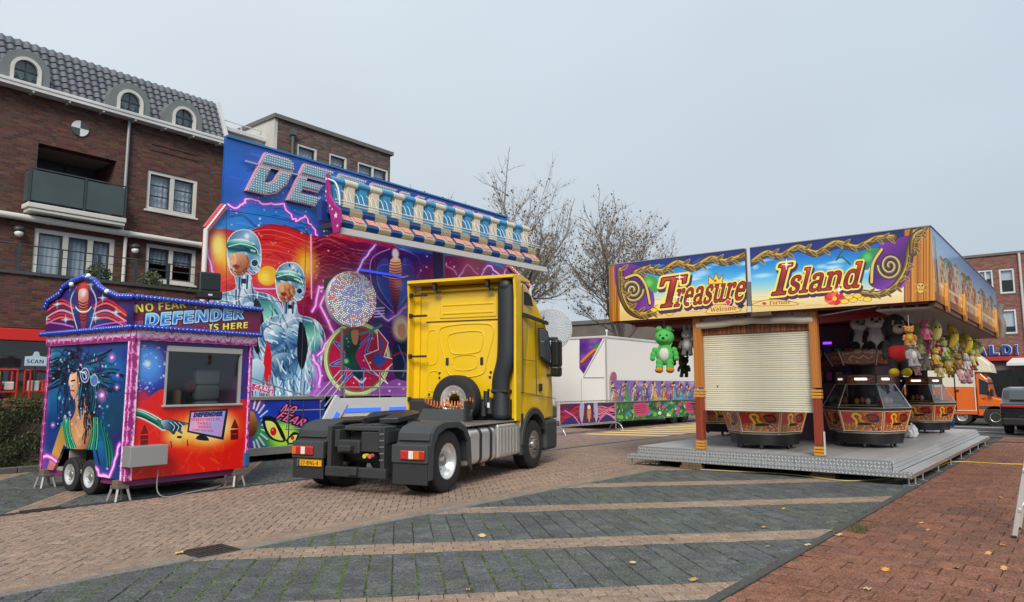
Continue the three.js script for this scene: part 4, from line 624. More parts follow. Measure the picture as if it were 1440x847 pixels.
  obj('podium_panel', quadX(PF + 0.006, pz0, pz1, pB, pT), mp.mat(0.35), ride);
  obj('podium', [span(RW - 0.6, PF, pB, pT, pz0, pz1 - 0.02), span(RW - 0.6, PF - 0.05, 0.16, pB - 0.002, pz0, -19.5), span(RW - 0.6, PF - 0.9, pB, pT, pz1 - 0.021, -19.5)], M([0.03, 0.07, 0.3], 0.5), ride);
  obj('skirt', [rspan(PF - 0.06, PF + 0.03, 0.14, pB - 0.003, pz0, pz1, 0.01), span(PF - 0.02, PF + 0.035, pT + 0.002, pT + 0.06, pz0, pz1)], galv, ride);
  for (const x of [405, 425]) { const z = at(x, 610, 'x', PF).z; obj('seam', span(PF + 0.007, PF + 0.014, 0.16, pT, z - 0.012, z + 0.012), M([0.1, 0.1, 0.12], 0.4, 0.5), ride); }
  obj('floor', [span(RW, PF, pT + 0.06, pT + 0.075, pz0, -19.5)], galv, ride);
  // lit front of the boarding deck and stair
  const dz0 = at(480, 575, 'x', PF).z, dT = at(500, 560, 'x', PF).y, dB = at(500, 586, 'x', PF).y;
  obj('deck_front', [rspan(PF - 0.06, PF + 0.02, dB, dT, dz0, -19.3, 0.01)], M([0.66, 0.68, 0.7], 0.3), ride);
  const led = M([0.05, 0.16, 0.8], 0.3, 0, { emissive: col([0.05, 0.2, 1]), emissiveIntensity: 0.3 });
  for (const [a, b] of [[484, 534], [546, 570], [580, 640]]) obj('blue_lamp', rspan(PF + 0.022, PF + 0.04, dT - 0.36, dT - 0.25, at(a, 575, 'x', PF).z, at(b, 575, 'x', PF).z, 0.015), led, ride);
  obj('kickboard', span(PF - 0.05, PF + 0.25, dB - 0.2, dB - 0.01, dz0 + 0.3, -19.3), M([0.12, 0.075, 0.05], 0.8), ride);
  const s0 = at(456, 604, 'x', PF), s1 = at(479, 562, 'x', PF); obj('stair_stringer', flat(V(PF + 0.02, s0.y, s0.z), V(PF + 0.02, s1.y, s1.z), 0.08, 0.42), M([0.62, 0.66, 0.72], 0.3), ride);
  obj('blue_lamp', flat(V(PF + 0.065, s0.y + 0.02, s0.z - 0.1), V(PF + 0.065, s0.y + 0.4, s0.z - 0.35), 0.02, 0.12), led, ride);
  for (let i = 0; i < 5; i++) obj('step', span(PF - 1, PF - 0.03, 0.25 + i * 0.24, 0.29 + i * 0.24, s0.z - 0.05 - i * 0.13, s0.z - 0.33 - i * 0.13), galv, ride);
  // railings
  const rail = (pts, r = 0.02) => obj('railing', pts.map(([a, b]) => bar(a, b, r)), galv, ride), Y = (x, y, c = PF) => { const p = at(x, y, 'x', c); return V(c, p.y, p.z); };
  rail([[Y(444, 560), Y(478, 522)], [Y(450, 566), Y(482, 528)], [Y(456, 572), Y(484, 536)], [Y(478, 522), Y(580, 522)], [Y(480, 545), Y(580, 545)], [Y(484, 536), Y(484, 560)], [Y(534, 522), Y(534, 560)]]);
  rail([[Y(340, 527), Y(412, 552)], [Y(340, 540), Y(378, 552)], [Y(412, 552), Y(455, 560)], [Y(378, 528), Y(378, 560)]], 0.016); rail([[Y(398, 578), Y(455, 576)], [Y(400, 604), Y(450, 602)], [Y(402, 604), Y(408, 562)], [Y(450, 556), Y(450, 610)]], 0.014);
  obj('lamp_post', [bar(Y(481, 462, -15.1), Y(481, 560, -15.1), 0.045)], M([0.12, 0.12, 0.13], 0.5, 0.4), ride);
  // arms that carry the gondola
  obj('swing_arm', [flat(V(-15.4, 2.2, -15.6), V(-14.9, 5.9, -14.9), 0.3, 0.4)], M([0.06, 0.05, 0.2], 0.35), ride);
  obj('blue_lamp', [span(RW + 0.02, RW + 0.04, 5.0, 5.06, -13.0, -14.6)], M([0.03, 0.06, 0.4], 0.3, 0, { emissive: col([0.03, 0.06, 0.7]), emissiveIntensity: 0.5 }), ride);
}
// ---- round light discs ----
function lightDisc(c, r, turn, label, plainOne) {
  const t = thing('light_disc', label, 'light disc', [c.x, c.y, c.z], turn, 'round bulb discs of the ride');
  const dish = lathe([[0, 0.06], [r * 0.5, 0.055], [r * 0.85, 0.03], [r * 0.97, 0], [r, -0.05], [r * 0.98, -0.14], [r * 0.7, -0.2], [0, -0.22]].reverse(), 40).rotateZ(-Math.PI / 2);
  obj('dish', dish, M([0.36, 0.39, 0.43], 0.4), t);
  const sets = [[], [], [], []];
  for (let ring = 1; ring <= 14; ring++) { const n = Math.max(6, Math.round(ring * 5.6)); for (let i = 0; i < n; i++) { const a = i / n * 6.2832 + ring * 0.12, q = ring / 14.6 * r; const sec = (a / 6.2832 * 5 + ring * 0.04) % 1; const side = Math.cos(a - 0.6), k = ring < 9 ? (rnd() < 0.5 ? 1 : 0) : (rnd() < 0.1 + 0.28 * Math.max(0, side) ? 2 : rnd() < 0.2 ? 1 : rnd() < 0.06 ? 3 : 0); sets[k].push(new THREE.OctahedronGeometry(0.026, 0).translate(0.065 - 0.04 * (q / r) ** 2 + 0.008, Math.sin(a) * q, Math.cos(a) * q)); } }
  [[0.72, 0.74, 0.76], plainOne ? [0.6, 0.62, 0.64] : [0.2, 0.24, 0.6], plainOne ? [0.55, 0.57, 0.6] : [0.6, 0.12, 0.08], [0.3, 0.5, 0.45]].forEach((c2, k) => { const b = obj('bulbs', sets[k], M(c2, 0.15, 0, k === 0 ? { emissive: col([1, 1, 1]), emissiveIntensity: 0.05 } : { emissive: col(c2), emissiveIntensity: 0.15 }), t); b.userData.kind = 'stuff'; });
  obj('bracket', [box(0.4, 0.3, 0.4, -0.4, r * 0.55, r * 0.4), bar(V(-0.2, 0, 0), V(-0.9, 0.2, 0.2), 0.06)], blackSteel, t);
  return t;
}
{ const c = at(495, 421, 'x', -15); lightDisc(V(-15, c.y, c.z), 0.75, R(-6), 'white dish studded with red and blue bulbs standing over the star wheel mural'); const d = at(776, 463, 'x', -14.9); lightDisc(V(-14.9, d.y, d.z), 0.76, R(-42), 'pale bulb dish half hidden behind the cab of the yellow truck', true); }
{ // ---- gondola with twenty seats ----
  const X = -14.0, y0 = 5.52, z0 = -10.62, z1 = -18.75, n = 20, pitch = (z1 - z0) / n, g = thing('ride_gondola', 'long swing gondola with a row of blue and cream seats raised before the wall', 'gondola', [0, 0, 0]);
  const P = 0.12; // rises a little towards its far end
  const lift = (z) => (z0 - z) / (z0 - z1) * P;
  const blue = M([0.015, 0.24, 0.48], 0.28, 0, { clearcoat: 0.6 }), blueD = M([0.008, 0.07, 0.25], 0.22, 0, { clearcoat: 0.8 }), cream = M([0.62, 0.57, 0.44], 0.4), creamD = M([0.5, 0.42, 0.28], 0.35);
  const grip = canvas(64, 64), gk = grip.getContext('2d'); gk.fillStyle = '#b8604e'; gk.fillRect(0, 0, 64, 64); gk.fillStyle = '#e8b0a0'; for (let i = 0; i < 8; i++) for (let j = 0; j < 8; j++) if ((i + j) % 2) gk.fillRect(i * 8, j * 8, 8, 8);
  const treadM = new THREE.MeshStandardMaterial({ map: tex(grip), roughness: 0.7 });
  const w = Math.abs(pitch) * 0.93;
  const prof = (pts) => ext(shapeOf(pts), w, 0.012).translate(0, 0, -w / 2);
  const backG = merge([rbox(0.1, 0.8, w, 0.04, -0.5, 0.98, 0), rbox(0.05, 0.62, w * 0.7, 0.03, -0.44, 0.95, 0), cyl(0.1, 0.1, w, -0.47, 1.32, 0, 16, Math.PI / 2), ball(0.1, -0.47, 1.32, w / 2 - 0.004, 1, 1, 0.3), ball(0.1, -0.47, 1.32, -w / 2 + 0.004, 1, 1, 0.3)]);
  const shellG = merge([prof([[-0.6, 0.66], [-0.26, 0.66], [-0.18, 0.62], [-0.16, 0.52], [-0.19, 0.42], [-0.3, 0.36], [-0.6, 0.5]]), prof([[-0.24, 0.37], [-0.17, 0.4], [0.0, 0.22], [0.01, 0.16], [-0.03, 0.08], [-0.12, 0.06], [-0.3, 0.2]])]);
  const treadG = quad([V(0.002, 0.242, w * 0.38), V(0.002, 0.242, -w * 0.38), V(-0.155, 0.408, -w * 0.38), V(-0.155, 0.408, w * 0.38)]);
  const lipG = quad([V(-0.01, 0.1, w * 0.36), V(-0.01, 0.1, -w * 0.36), V(0.02, 0.17, -w * 0.36), V(0.02, 0.17, w * 0.36)]);
  const barG = [tube([V(-0.42, 1.1, 0.1), V(-0.32, 1.02, 0.12), V(-0.22, 0.8, 0.12), V(-0.14, 0.74, 0.1)], 0.009, 14, 6), tube([V(-0.42, 1.1, -0.1), V(-0.32, 1.02, -0.12), V(-0.22, 0.8, -0.12), V(-0.14, 0.74, -0.1)], 0.009, 14, 6)];
  for (let i = 0; i < n; i++) {
    const z = z0 + (i + 0.5) * pitch, b = i % 2 === 0, s = new THREE.Group(); s.name = 'seat'; s.position.set(X, y0 + lift(z), z); g.add(s);
    s.userData.label = b ? 'blue seat of the gondola' : 'cream seat of the gondola';
    obj('backrest', backG, b ? blue : cream, s); obj('seat_shell', shellG, b ? blueD : creamD, s); obj('foot_tread', [treadG], treadM, s); obj('tread_lip', lipG, b ? blueD : creamD, s); for (const q of barG) obj('lap_bar', q, whiteEnamel, s);
  }
  const line = (x, y, r, m = whiteEnamel) => [bar(V(X + x, y0 + y, z0 + 0.1), V(X + x, y0 + y + P, z1 - 0.15), r)];
  obj('lap_rail', [line(-0.1, 0.74, 0.018), line(-0.08, 0.66, 0.013)], whiteEnamel, g);
  obj('beam', [flat(V(X - 0.05, y0 - 0.04, z0 + 0.1), V(X - 0.05, y0 - 0.04 + P, z1 - 0.4), 0.12, 0.16)], M([0.55, 0.55, 0.54], 0.4), g);
  obj('under_beam', flat(V(X - 0.4, y0 + 0.12, z0 + 0.1), V(X - 0.4, y0 + 0.12 + P, z1), 0.5, 0.12), M([0.03, 0.03, 0.05], 0.6), g);
  obj('back_beam', flat(V(X - 0.75, y0 + 0.55, z0 + 0.1), V(X - 0.75, y0 + 0.55 + P, z1), 0.2, 0.5), M([0.02, 0.05, 0.25], 0.4), g);
  // magenta end plate with white stars
  const sh = shapeOf([[0.06, -0.12], [0.12, 0.12], [0.1, 0.46], [-0.12, 0.6], [-0.34, 0.9], [-0.42, 1.46], [-0.52, 1.46], [-0.52, 0.95], [-0.32, 0.45], [-0.14, -0.12]]);
  const pl = obj('end_plate', ext(sh, 0.04, 0.01).translate(X, y0, z0 + 0.06), M([0.36, 0.02, 0.2], 0.35), g);
  const star = (x, y, r) => { const p = []; for (let i = 0; i < 10; i++) { const a = i / 10 * 6.2832 + 0.3, q = i % 2 ? r * 0.42 : r; p.push([Math.cos(a) * q, Math.sin(a) * q]); } return ext(shapeOf(p), 0.006).translate(X + x, y0 + y, z0 + 0.112); };
  for (const a of [[-0.05, 0.32, 0.09], [-0.48, 1.32, 0.05], [-0.3, 0.6, 0.04], [0.03, 0.05, 0.045], [-0.48, 1.0, 0.04], [-0.2, 0.5, 0.035]]) obj('star', star(...a), M([0.75, 0.7, 0.72], 0.4), pl);
  obj('end_tube', tube([V(X - 0.4, y0 + 1.3, z0 + 0.12), V(X - 0.1, y0 + 1.15, z0 + 0.12), V(X + 0.06, y0 + 0.85, z0 + 0.12), V(X + 0.1, y0 + 0.55, z0 + 0.12)], 0.022, 20, 8), whiteEnamel, pl);
}
// ---------- yellow tractor unit ----------
const rubber = M([0.018, 0.018, 0.019], 0.82, 0, { bumpMap: grainBump, bumpScale: 0.002 }), alu = M([0.78, 0.78, 0.77], 0.28, 0.7), steelDirty = M([0.38, 0.37, 0.35], 0.5, 0.7, { roughnessMap: dirtRough });
const glassDark = M([0.02, 0.025, 0.03], 0.05, 0, { clearcoat: 1 });
// wheel: axis along x, outer face +x, centre at the origin
function wheel(parent, r, w, x, y, z, o = {}) {
  const g = new THREE.Group(); g.name = 'wheel'; g.position.set(x, y, z); if (o.flip) g.rotation.y = Math.PI; parent.add(g);
  const R0 = o.rim ?? r * 0.58, gv = [], tw = w * 0.4; for (const q of [-0.6, 0, 0.6]) gv.push([r, (q - 0.09) * tw], [r - 0.014, (q - 0.06) * tw], [r - 0.014, (q + 0.06) * tw], [r, (q + 0.09) * tw]);
  const tyre = lathe([[R0, -w / 2], [R0 + (r - R0) * 0.35, -w * 0.52], [r * 0.93, -w * 0.5], [r, -w * 0.4], ...gv, [r, w * 0.4], [r * 0.93, w * 0.5], [R0 + (r - R0) * 0.35, w * 0.52], [R0, w / 2]], 40).rotateZ(-Math.PI / 2);
  obj('tyre', tyre, rubber, g);
  const deep = o.deep ?? 0.16;
  const rim = lathe([[o.bore ?? 0.001, w / 2 - deep], [R0 * 0.45, w / 2 - deep], [R0 * 0.72, w / 2 - deep + 0.01], [R0 * 0.8, w / 2 - deep * 0.35], [R0 * 0.93, w / 2 - 0.012], [R0, w / 2 + 0.004], [R0 * 1.015, w / 2 - 0.01]], 36).rotateZ(-Math.PI / 2);
  obj('rim', rim, o.rimMat ?? alu, g);
  if (!o.bore) { const hubG = [lathe([[0.001, w / 2 - deep + (o.hub ?? 0.09)], [R0 * 0.24, w / 2 - deep + (o.hub ?? 0.09)], [R0 * 0.34, w / 2 - deep + 0.03], [R0 * 0.36, w / 2 - deep]], 20).rotateZ(-Math.PI / 2)];
  obj('hub', hubG, o.hubMat ?? steelDirty, g); }
  const nuts = []; for (let i = 0; i < (o.nuts ?? 10); i++) { const a = i / (o.nuts ?? 10) * 6.2832; nuts.push(cyl(R0 * 0.05, R0 * 0.04, 0.04, w / 2 - deep + 0.025, Math.sin(a) * R0 * 0.52, Math.cos(a) * R0 * 0.52, 6, 0, 0, Math.PI / 2)); }
  obj('wheel_nuts', nuts, steelDirty, g).userData.kind = 'stuff';
  return g;
}
{
  const TX = -9.35, TZ = -8.11, TD = 15.2, t = thing('tractor_truck', 'yellow tractor unit without trailer, spare wheel and orange coiled hoses behind its cab', 'truck', [TX, 0, TZ], R(TD));
  const L = (px, py, ax, v) => atLocal(px, py, TX, TZ, TD, ax, v);
  const yel = new THREE.MeshPhysicalMaterial({ color: col([0.78, 0.505, 0.006]), roughness: 0.34, clearcoat: 0.7, clearcoatRoughness: 0.12, roughnessMap: null }), yelD = yel;
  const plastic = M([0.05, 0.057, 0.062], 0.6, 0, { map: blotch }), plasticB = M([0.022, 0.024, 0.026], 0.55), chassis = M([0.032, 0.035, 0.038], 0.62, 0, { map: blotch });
  const HW = 1.24;
  // cab shell from its side profile
  const prof = new THREE.Shape(); const pr = [[2.95, 1.12], [2.95, 3.62], [2.98, 3.76], [3.1, 3.84], [3.45, 3.84], [3.85, 3.68], [4.2, 3.42], [4.5, 3.08], [4.72, 2.72], [4.88, 2.2], [4.97, 1.75], [5.02, 1.2], [5.02, 0.98]];
  prof.moveTo(...pr[0]); for (const p of pr.slice(1)) prof.lineTo(...p); prof.lineTo(4.4, 0.98); prof.absarc(3.7, 0.52, 0.7, Math.PI * 0.2, Math.PI * 0.93, false); prof.lineTo(2.95, 0.95);
  const cabG = new THREE.ExtrudeGeometry(prof, { depth: HW * 2 - 0.12, bevelEnabled: true, bevelThickness: 0.06, bevelSize: 0.05, bevelOffset: -0.05, bevelSegments: 4, curveSegments: 18 }).rotateY(Math.PI / 2).translate(-HW + 0.06, 0, 0);
  { const p = cabG.attributes.position; for (let i = 0; i < p.count; i++) { const y = p.getY(i), z = p.getZ(i); const k = 1 - 0.13 * clamp((y - 2.9) / 0.9, 0, 1) * clamp((-z - 3.05) / 0.9, 0, 1) - 0.06 * clamp((-z - 4.3) / 0.8, 0, 1); p.setX(i, p.getX(i) * k); } cabG.computeVertexNormals(); }
  const cab = obj('cab', cabG, yel, t);
  // rear wall pressings
  const zr = -2.945, slab = (x0, x1, y0, y1, d = 0.012, r = 0.03) => rbox(x1 - x0, y1 - y0, 0.05, r, (x0 + x1) / 2, (y0 + y1) / 2, zr - 0.025 + d, 0, 0, 0, 3);
  obj('rear_panel', [slab(-0.62, 0.72, 3.12, 3.55, 0.014), slab(-0.55, 0.66, 3.2, 3.26, 0.03), slab(-0.55, 0.66, 3.38, 3.43, 0.03)], yel, cab);
  obj('rear_panel', [slab(-0.92, 0.86, 1.45, 3.02, 0.012, 0.04)], yel, cab);
  const frameOf = (pts, r = 0.014) => tube(pts.map(([x, y]) => V(x, y, zr + 0.016)), r, 60, 6, true);
  obj('pressing', [frameOf([[-0.36, 2.78], [0.36, 2.82], [0.42, 2.76], [0.36, 2.44], [0.3, 2.4], [-0.28, 2.38], [-0.34, 2.44], [-0.4, 2.72]])], yel, cab);
  obj('pressing', [frameOf([[-0.58, 2.92], [0.6, 2.95], [0.66, 2.86], [0.5, 2.2], [0.42, 1.96], [-0.36, 1.94], [-0.46, 2.2], [-0.62, 2.84]])], yel, cab);
  obj('pressing', [frameOf([[-0.27, 2.28], [0.27, 2.3], [0.26, 2.08], [-0.24, 2.06]], 0.01)], yel, cab);
  obj('pressing', [frameOf([[-0.86, 2.86], [-0.7, 2.86], [-0.68, 2.2], [-0.86, 2.16]], 0.01)], yel, cab);
  obj('pressing', [frameOf([[-0.84, 1.98], [-0.6, 1.98], [-0.66, 1.62], [-0.84, 1.6]], 0.01)], yel, cab);
  for (const x of [-0.42, 0.39]) obj('slot', rbox(0.07, 0.16, 0.03, 0.02, x, 2.21, zr + 0.02), plasticB, cab);
  for (const [x, y] of [[-0.6, 1.97], [0.6, 1.98], [-0.6, 1.87], [0.58, 1.88], [-0.85, 1.52], [0.55, 1.62]]) obj('plug', cyl(0.026, 0.026, 0.02, x, y, zr + 0.02, 12, Math.PI / 2), plasticB, cab);
  obj('lower_wall', rspan(-1.15, 1.15, 0.95, 1.44, -3.1, -2.94, 0.03), plasticB, cab);
  // side deflectors and roof spoiler standing behind the wall
  const fin = (s) => { const sh = shapeOf([[2.94, 1.02], [2.7, 1.02], [2.69, 1.8], [2.69, 3.45], [2.64, 3.86], [2.94, 3.86]]); return ext(sh, 0.035, 0.008).rotateY(Math.PI / 2).translate(s * (HW + 0.0) - 0.018, 0, 0); };
  for (const s of [-1, 1]) { const f = obj('side_deflector', [fin(s), rspan(s * (HW - 0.16), s * (HW - 0.02), 1.05, 3.8, -2.94, -2.9, 0.01)], yel, cab); for (const y of s < 0 ? [3.62, 3.18, 2.32, 1.42] : []) obj('hinge', [rbox(0.34, 0.045, 0.06, 0.012, -0.98, y, -2.72), rbox(0.05, 0.1, 0.1, 0.012, -1.18, y, -2.68)], plasticB, f); }
  obj('roof_spoiler', [ext(shapeOf([[2.6, 3.87], [2.6, 3.93], [3.0, 3.97], [3.5, 3.9], [3.5, 3.86], [2.94, 3.84]]), HW * 2 - 0.02, 0.012).rotateY(Math.PI / 2).translate(-HW + 0.01, 0, 0), rbox(HW * 2 - 0.1, 0.05, 0.05, 0.02, 0, 3.72, -2.9)], yel, cab);
  for (const x of [-0.62, 0.62]) obj('spoiler_bracket', [rbox(0.07, 0.2, 0.14, 0.03, x, 3.8, -2.72), rbox(0.1, 0.06, 0.06, 0.02, x + 0.04, 3.68, -2.8)], plasticB, cab);
  obj('seam', span(-0.95, 0.84, 3.055, 3.075, zr - 0.01, zr + 0.012), plasticB, cab);  // dark strip drawn for the shade in the joint between the rear panels
  // right flank: window, door lines, upper window, trim, handle
  const plate = (pts, d, m, name, par = cab, off = 0) => { const P = pts.map(([x, y]) => L(x, y, 'x', HW + 0.002)); const g = ext(shapeOf(P.map((q) => [-q.z, q.y])), d, Math.min(0.006, d / 3)).rotateY(Math.PI / 2); return obj(name, g.translate(HW - d + 0.014 + off, 0, 0), m, par); };
  const win = plate([[756.6, 461], [763, 461], [769, 466], [776, 500], [776, 518], [770, 513], [758.6, 503]], 0.02, plasticB, 'side_window', cab, 0.006); plate([[757.6, 463], [763, 463.5], [768, 468], [774, 500], [773, 511], [759.6, 501]], 0.02, M([0.28, 0.34, 0.4], 0.04, 0, { metalness: 0.75 }), 'pane', win, 0.01);
  plate([[736.5, 409], [744, 411], [749, 417], [752, 431], [738.5, 428.5]], 0.02, glassDark, 'upper_window', cab, -0.05);
  obj('trim_strip', flat(L(735, 442, 'x', HW), L(770, 455, 'x', HW), 0.05, 0.07), plasticB, cab);
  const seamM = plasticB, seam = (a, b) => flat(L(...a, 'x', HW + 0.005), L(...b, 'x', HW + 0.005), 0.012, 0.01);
  obj('door_seam', [seam([753, 452], [754.5, 556])], seamM, cab); obj('door_seam', [seam([736, 506], [754, 508])], seamM, cab); obj('door_seam', [seam([728, 551], [782, 561])], seamM, cab); obj('door_seam', [seam([735, 400], [735.5, 553])], seamM, cab);  // black strips put in for the shade of the door gaps
  obj('door_handle', rbox(0.03, 0.16, 0.16, 0.02, HW + 0.005, L(760, 545, 'x', HW).y, L(760, 545, 'x', HW).z), plasticB, cab);
  // windscreen and lower front
  obj('windscreen', ext(shapeOf([[4.44, 3.16], [4.62, 2.9], [4.98, 1.98], [5.04, 1.98], [4.7, 2.98], [4.48, 3.2]]), 2.1, 0.01).rotateY(Math.PI / 2).translate(-1.05, 0, 0), glassDark, cab);
  obj('sun_visor', rbox(2.1, 0.08, 0.35, 0.03, 0, 3.2, -4.68, 0.35), glassDark, cab);
  obj('bumper', [rspan(-HW, HW, 0.3, 0.975, -5.12, -4.42, 0.09), rspan(-HW, HW, 0.98, 1.25, -5.1, -4.98, 0.04)], plastic, t);
  obj('wheel_arch', [ext((() => { const s = new THREE.Shape(); s.absarc(3.7, 0.52, 0.72, Math.PI * 0.14, Math.PI * 1.0, false); s.absarc(3.7, 0.52, 0.6, Math.PI * 1.0, Math.PI * 0.14, true); return s; })(), 0.3, 0.01, 20).rotateY(Math.PI / 2).translate(HW - 0.28, 0, 0)], plastic, t);
  obj('wheel_arch', [ext((() => { const s = new THREE.Shape(); s.absarc(3.7, 0.52, 0.72, Math.PI * 0.14, Math.PI * 1.0, false); s.absarc(3.7, 0.52, 0.6, Math.PI * 1.0, Math.PI * 0.14, true); return s; })(), 0.3, 0.01, 20).rotateY(Math.PI / 2).translate(-HW - 0.02, 0, 0)], plastic, t);
  obj('arch_panel', rspan(HW - 0.42, HW + 0.005, 0.32, 1.16, -3.14, -2.98, 0.03), plastic, t); obj('arch_panel', rspan(-HW, -HW + 0.4, 0.32, 1.16, -3.14, -2.98, 0.03), plastic, t);
  // mirrors
  for (const s of [1, -1]) { const m = obj('mirror', [rbox(0.2, 0.62, 0.3, 0.07, s * (HW + 0.17), 2.42, -4.62), rbox(0.2, 0.24, 0.28, 0.06, s * (HW + 0.17), 2.02, -4.6)], M([0.012, 0.012, 0.013], 0.28), t); obj('mirror_arm', [rbox(0.3, 0.07, 0.12, 0.03, s * (HW + 0.04), 2.75, -4.64), rbox(0.3, 0.07, 0.12, 0.03, s * (HW + 0.04), 1.94, -4.6), rbox(0.06, 0.85, 0.08, 0.02, s * (HW + 0.1), 2.34, -4.64)], plasticB, m); }
  // air intake duct at the back corner
  const duct = tube([V(1.02, 3.72, -2.76), V(1.02, 3.3, -2.76), V(1.02, 2.6, -2.76), V(1.0, 2.2, -2.76), V(0.92, 1.85, -2.78), V(0.9, 1.55, -2.8)], 0.155, 40, 14);
  obj('air_duct', [duct.translate(-1, 0, 2.76).scale(1.22, 1, 0.85).translate(1, 0, -2.76), ball(0.155, 1.02, 3.72, -2.76), cyl(0.19, 0.16, 0.5, 0.9, 1.38, -2.8, 18), ball(0.19, 0.9, 1.14, -2.8, 1, 0.6, 1), rbox(0.34, 0.06, 0.34, 0.02, 0.9, 1.6, -2.8)], M([0.02, 0.024, 0.028], 0.5), t);
  // chassis rails, catwalk, fifth wheel
  for (const x of [-0.42, 0.42]) obj('frame_rail', [rspan(x - 0.045, x + 0.045, 0.72, 1.0, -4.6, 0.72, 0.012)], chassis, t);
  obj('cross_member', rspan(-0.38, 0.38, 0.74, 0.96, 0.3, 0.42, 0.02), chassis, t);
  obj('axle', [bar(V(-0.8, 0.49, 0), V(0.8, 0.49, 0), 0.09), ball(0.24, 0, 0.5, 0)], chassis, t); obj('front_axle', bar(V(-1, 0.49, -3.7), V(1, 0.49, -3.7), 0.07), chassis, t);
  obj('catwalk', rspan(-0.75, 1.0, 0.98, 1.03, -2.35, -0.9, 0.01), steelDirty, t);
  obj('engine_block', rspan(-0.7, 0.7, 0.55, 1.3, -4.2, -2.96, 0.1), plasticB, t);
  { const fw = new THREE.Shape(); fw.moveTo(-0.44, -0.5); fw.absarc(0, 0, 0.46, Math.PI, 0, true); fw.lineTo(0.44, -0.5); fw.lineTo(0.16, -0.62); fw.lineTo(0.05, -0.08); fw.lineTo(-0.05, -0.08); fw.lineTo(-0.16, -0.62); const g = ext(fw, 0.06, 0.012, 20).rotateX(-Math.PI / 2 + 0.1).translate(0, 1.16, -0.25); obj('fifth_wheel', [g, rbox(0.9, 0.1, 0.4, 0.03, 0, 1.08, -0.25)], M([0.03, 0.032, 0.034], 0.42, 0.3), t); }
  // rear: coupling box, bumper, gantry
  obj('rear_box', [rspan(-0.36, 0.36, 0.98, 1.06, -0.05, 0.62, 0.02), ...[-0.24, -0.08, 0.08, 0.24].map((x) => rspan(x - 0.05, x + 0.05, 1.061, 1.078, -0.02, 0.58, 0.008))], plastic, t);
  obj('coupling_jaw', [rspan(-0.42, 0.02, 0.62, 0.84, 0.6, 0.72, 0.03), rspan(-0.32, -0.08, 0.66, 0.76, 0.71, 0.84, 0.02)], chassis, t);
  obj('drawbar_plate', [rspan(0.03, 0.4, 0.66, 0.97, 0.6, 0.68, 0.01)], chassis, t);
  obj('side_bracket', [rspan(0.44, 0.52, 0.3, 1.06, 0.42, 0.76, 0.015), ext(shapeOf([[-0.3, 1.02], [0.7, 0.99], [0.7, 0.8], [0.2, 0.82], [-0.3, 0.95]]), 0.06, 0.006).rotateY(-Math.PI / 2).translate(0.53, 0, 0)], chassis, t); obj('side_bracket', [rspan(-0.58, -0.5, 0.3, 1.06, 0.42, 0.76, 0.015)], chassis, t);
  const bolts = []; for (let j = 0; j < 5; j++) for (let i = 0; i < 3; i++) bolts.push(cyl(0.012, 0.012, 0.012, 0.45 + i * 0.028, 0.55 + j * 0.1, 0.766, 8, Math.PI / 2)); obj('bolts', bolts, steelDirty, t).userData.kind = 'stuff';
  obj('rear_bumper', [rspan(-0.6, 0.56, 0.26, 0.42, 0.68, 0.78, 0.02), rbox(0.16, 0.14, 0.1, 0.03, -0.02, 0.36, 0.8)], chassis, t);
  obj('brake_coupling', [cyl(0.035, 0.035, 0.09, 0.16, 0.6, 0.73, 12, Math.PI / 2)], M([0.6, 0.5, 0.03], 0.5), t); obj('brake_coupling', [cyl(0.035, 0.035, 0.09, 0.26, 0.6, 0.73, 12, Math.PI / 2)], M([0.55, 0.12, 0.08], 0.5), t);
  // rear mudguards with lamps and flaps
  for (const s of [1, -1]) {
    const c0 = s > 0 ? 0.68 : -1.27, sh = new THREE.Shape(), pts = [[0.69, 0.62], [0.69, 0.82], [0.62, 0.86], [0.6, 1.0], [0.48, 1.1], [0.2, 1.16], [-0.3, 1.15], [-0.55, 1.05], [-0.7, 0.85], [-0.76, 0.5], [-0.72, 0.5], [-0.66, 0.84], [-0.52, 1.0], [-0.28, 1.1], [0.2, 1.11], [0.45, 1.05], [0.56, 0.94], [0.64, 0.8], [0.64, 0.62]];
    const flank = shapeOf([[0.69, 0.3], [0.69, 0.82], [0.62, 0.86], [0.6, 1.0], [0.48, 1.1], [0.2, 1.16], [-0.3, 1.15], [-0.55, 1.05], [-0.7, 0.85], [-0.76, 0.3], [-0.66, 0.4], [-0.6, 0.8], [-0.45, 0.98], [-0.2, 1.06], [0.15, 1.06], [0.4, 0.98], [0.53, 0.8], [0.56, 0.3]].map(([z, y]) => [-z, y]));
    const mg = obj('mudguard', [ext(shapeOf(pts.map(([z, y]) => [-z, y])), 0.59, 0.012).rotateY(Math.PI / 2).translate(c0, 0, 0), ext(flank, 0.03, 0.008).rotateY(Math.PI / 2).translate(s > 0 ? 1.25 : -1.28, 0, 0), rspan(c0 + 0.02, c0 + 0.57, 0.895, 0.915, 0.62, 0.66, 0.008)].map((g) => g.translate(0, -0.035, 0)), plastic, t);
    obj('lamp_housing', rspan(c0 - 0.03, c0 + 0.61, 0.52, 0.8, 0.67, 0.76, 0.02), plastic, mg);
    obj('mud_flap', [rspan(c0 - 0.02, c0 + 0.6, 0.2, 0.52, 0.7, 0.73, 0.005)], plasticB, mg);
